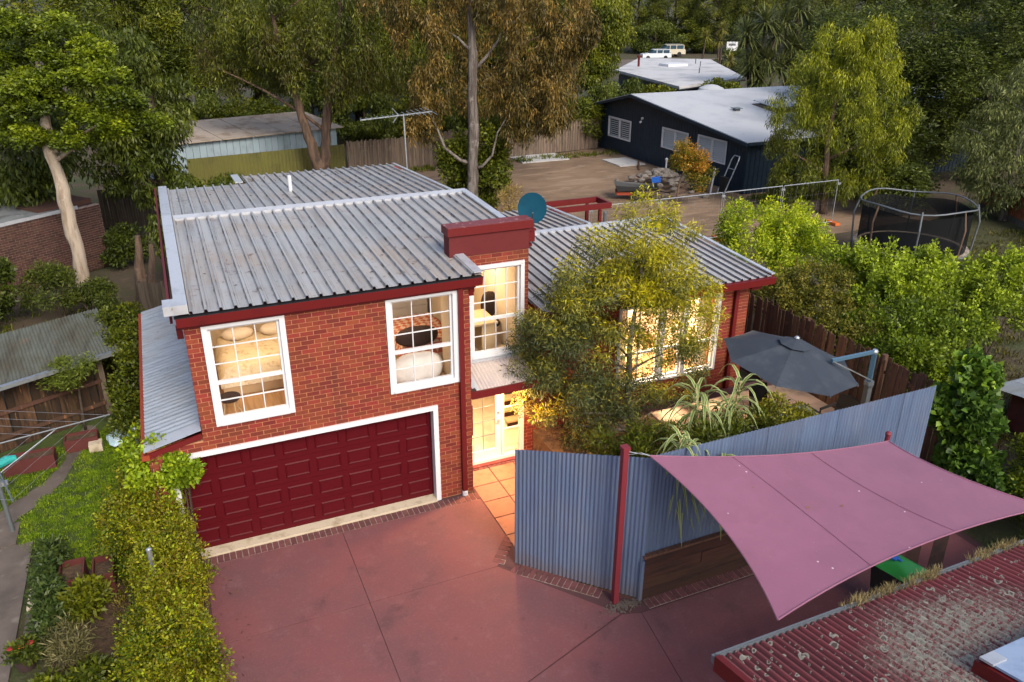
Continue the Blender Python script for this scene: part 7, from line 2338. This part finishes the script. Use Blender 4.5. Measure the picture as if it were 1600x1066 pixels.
blades('gutter_grass', pts, 2200, .11, .007, [(.085, .07, .07), (.15, .125, .125), (.23, .195, .2)], 702, rad=.06)
pts = [(rng.uniform(5.6, 24), rng.uniform(32.2, 33.6), 0) for _ in range(160)] + [(rng.uniform(23, 30), rng.uniform(17.5, 19.3), 0) for _ in range(300)]
blades('yard_weeds', pts, 7000, .22, .04, pal_mid, 703, rad=.3)
pts = [(rng.uniform(-7.5, -4.8), rng.uniform(8.0, 13.5), 0) for _ in range(200)] + [(rng.uniform(-11, -5), rng.uniform(10, 16), 0) for _ in range(150)]
blades('shade_weeds', pts, 6000, .16, .03, pal_mid, 704, rad=.25)
pts = [(rng.uniform(10, 21), rng.uniform(-9, 3), -.02) for _ in range(900)] + [(rng.uniform(21, 31), rng.uniform(2, 10), -.02) for _ in range(500)]
blades('rough_grass', pts, 20000, .15, .03, [(.03, .036, .010), (.055, .06, .015), (.09, .08, .03)], 705, rad=.3)
# twigs and dry leaves caught on the roofs
m, cols = MB(), []
def litter(x0, x1, y0, y1, zf, n, size):
    for i in range(n):
        x, y = rng.uniform(x0, x1), rng.uniform(y0, y1)
        z = zf(y) + .012
        a = rng.uniform(0, 6.28); L = size * rng.uniform(.4, 1.4); w = L * rng.uniform(.06, .3)
        c, s = math.cos(a), math.sin(a)
        m.add([(x - c * L, y - s * L, z), (x - s * w, y + c * w, z + .01), (x + c * L, y + s * L, z), (x + s * w, y - c * w, z + .012)], [(0, 1, 2, 3)])
        k = rng.random()
        cols.extend([(.06 + .14 * k, .04 + .08 * k, .025 + .04 * k)] * 4)
litter(-4.2, 2.2, .1, 5.2, lambda y: 4.905 + .04 * y, 90, .05)
litter(-4.2, 2.2, 5.8, 9.8, lambda y: 5.10 - .06 * (y - 5.62), 130, .06)
litter(-2.3, 2.2, 9.9, 11.3, lambda y: 4.86 - .056 * (y - 9.9), 160, .07)
litter(2.7, 8.2, .6, 4.9, lambda y: 3.66 + .059 * (y - .43), 60, .05)
litter(2.7, 6.0, 5.3, 7.8, lambda y: 3.92 - .05 * (y - 5.2), 60, .05)
o = tinted(m, cols, 'roof_litter', None); o['kind'] = 'stuff'
m, cols = MB(), []
litter(-4.5, 5.0, -9, -.4, lambda y: .0, 70, .028)
litter(-4.75, -4.3, -6, -.4, lambda y: .0, 90, .035)
litter(2.2, 5.5, -4.75, -4.45, lambda y: .0, 40, .03)
litter(-4.5, .3, -.45, -.33, lambda y: .0, 26, .02)
litter(.6, 2.2, -4.6, -3.6, lambda y: .0, 20, .04)
o = tinted(m, cols, 'driveway_litter', None); o['kind'] = 'stuff'
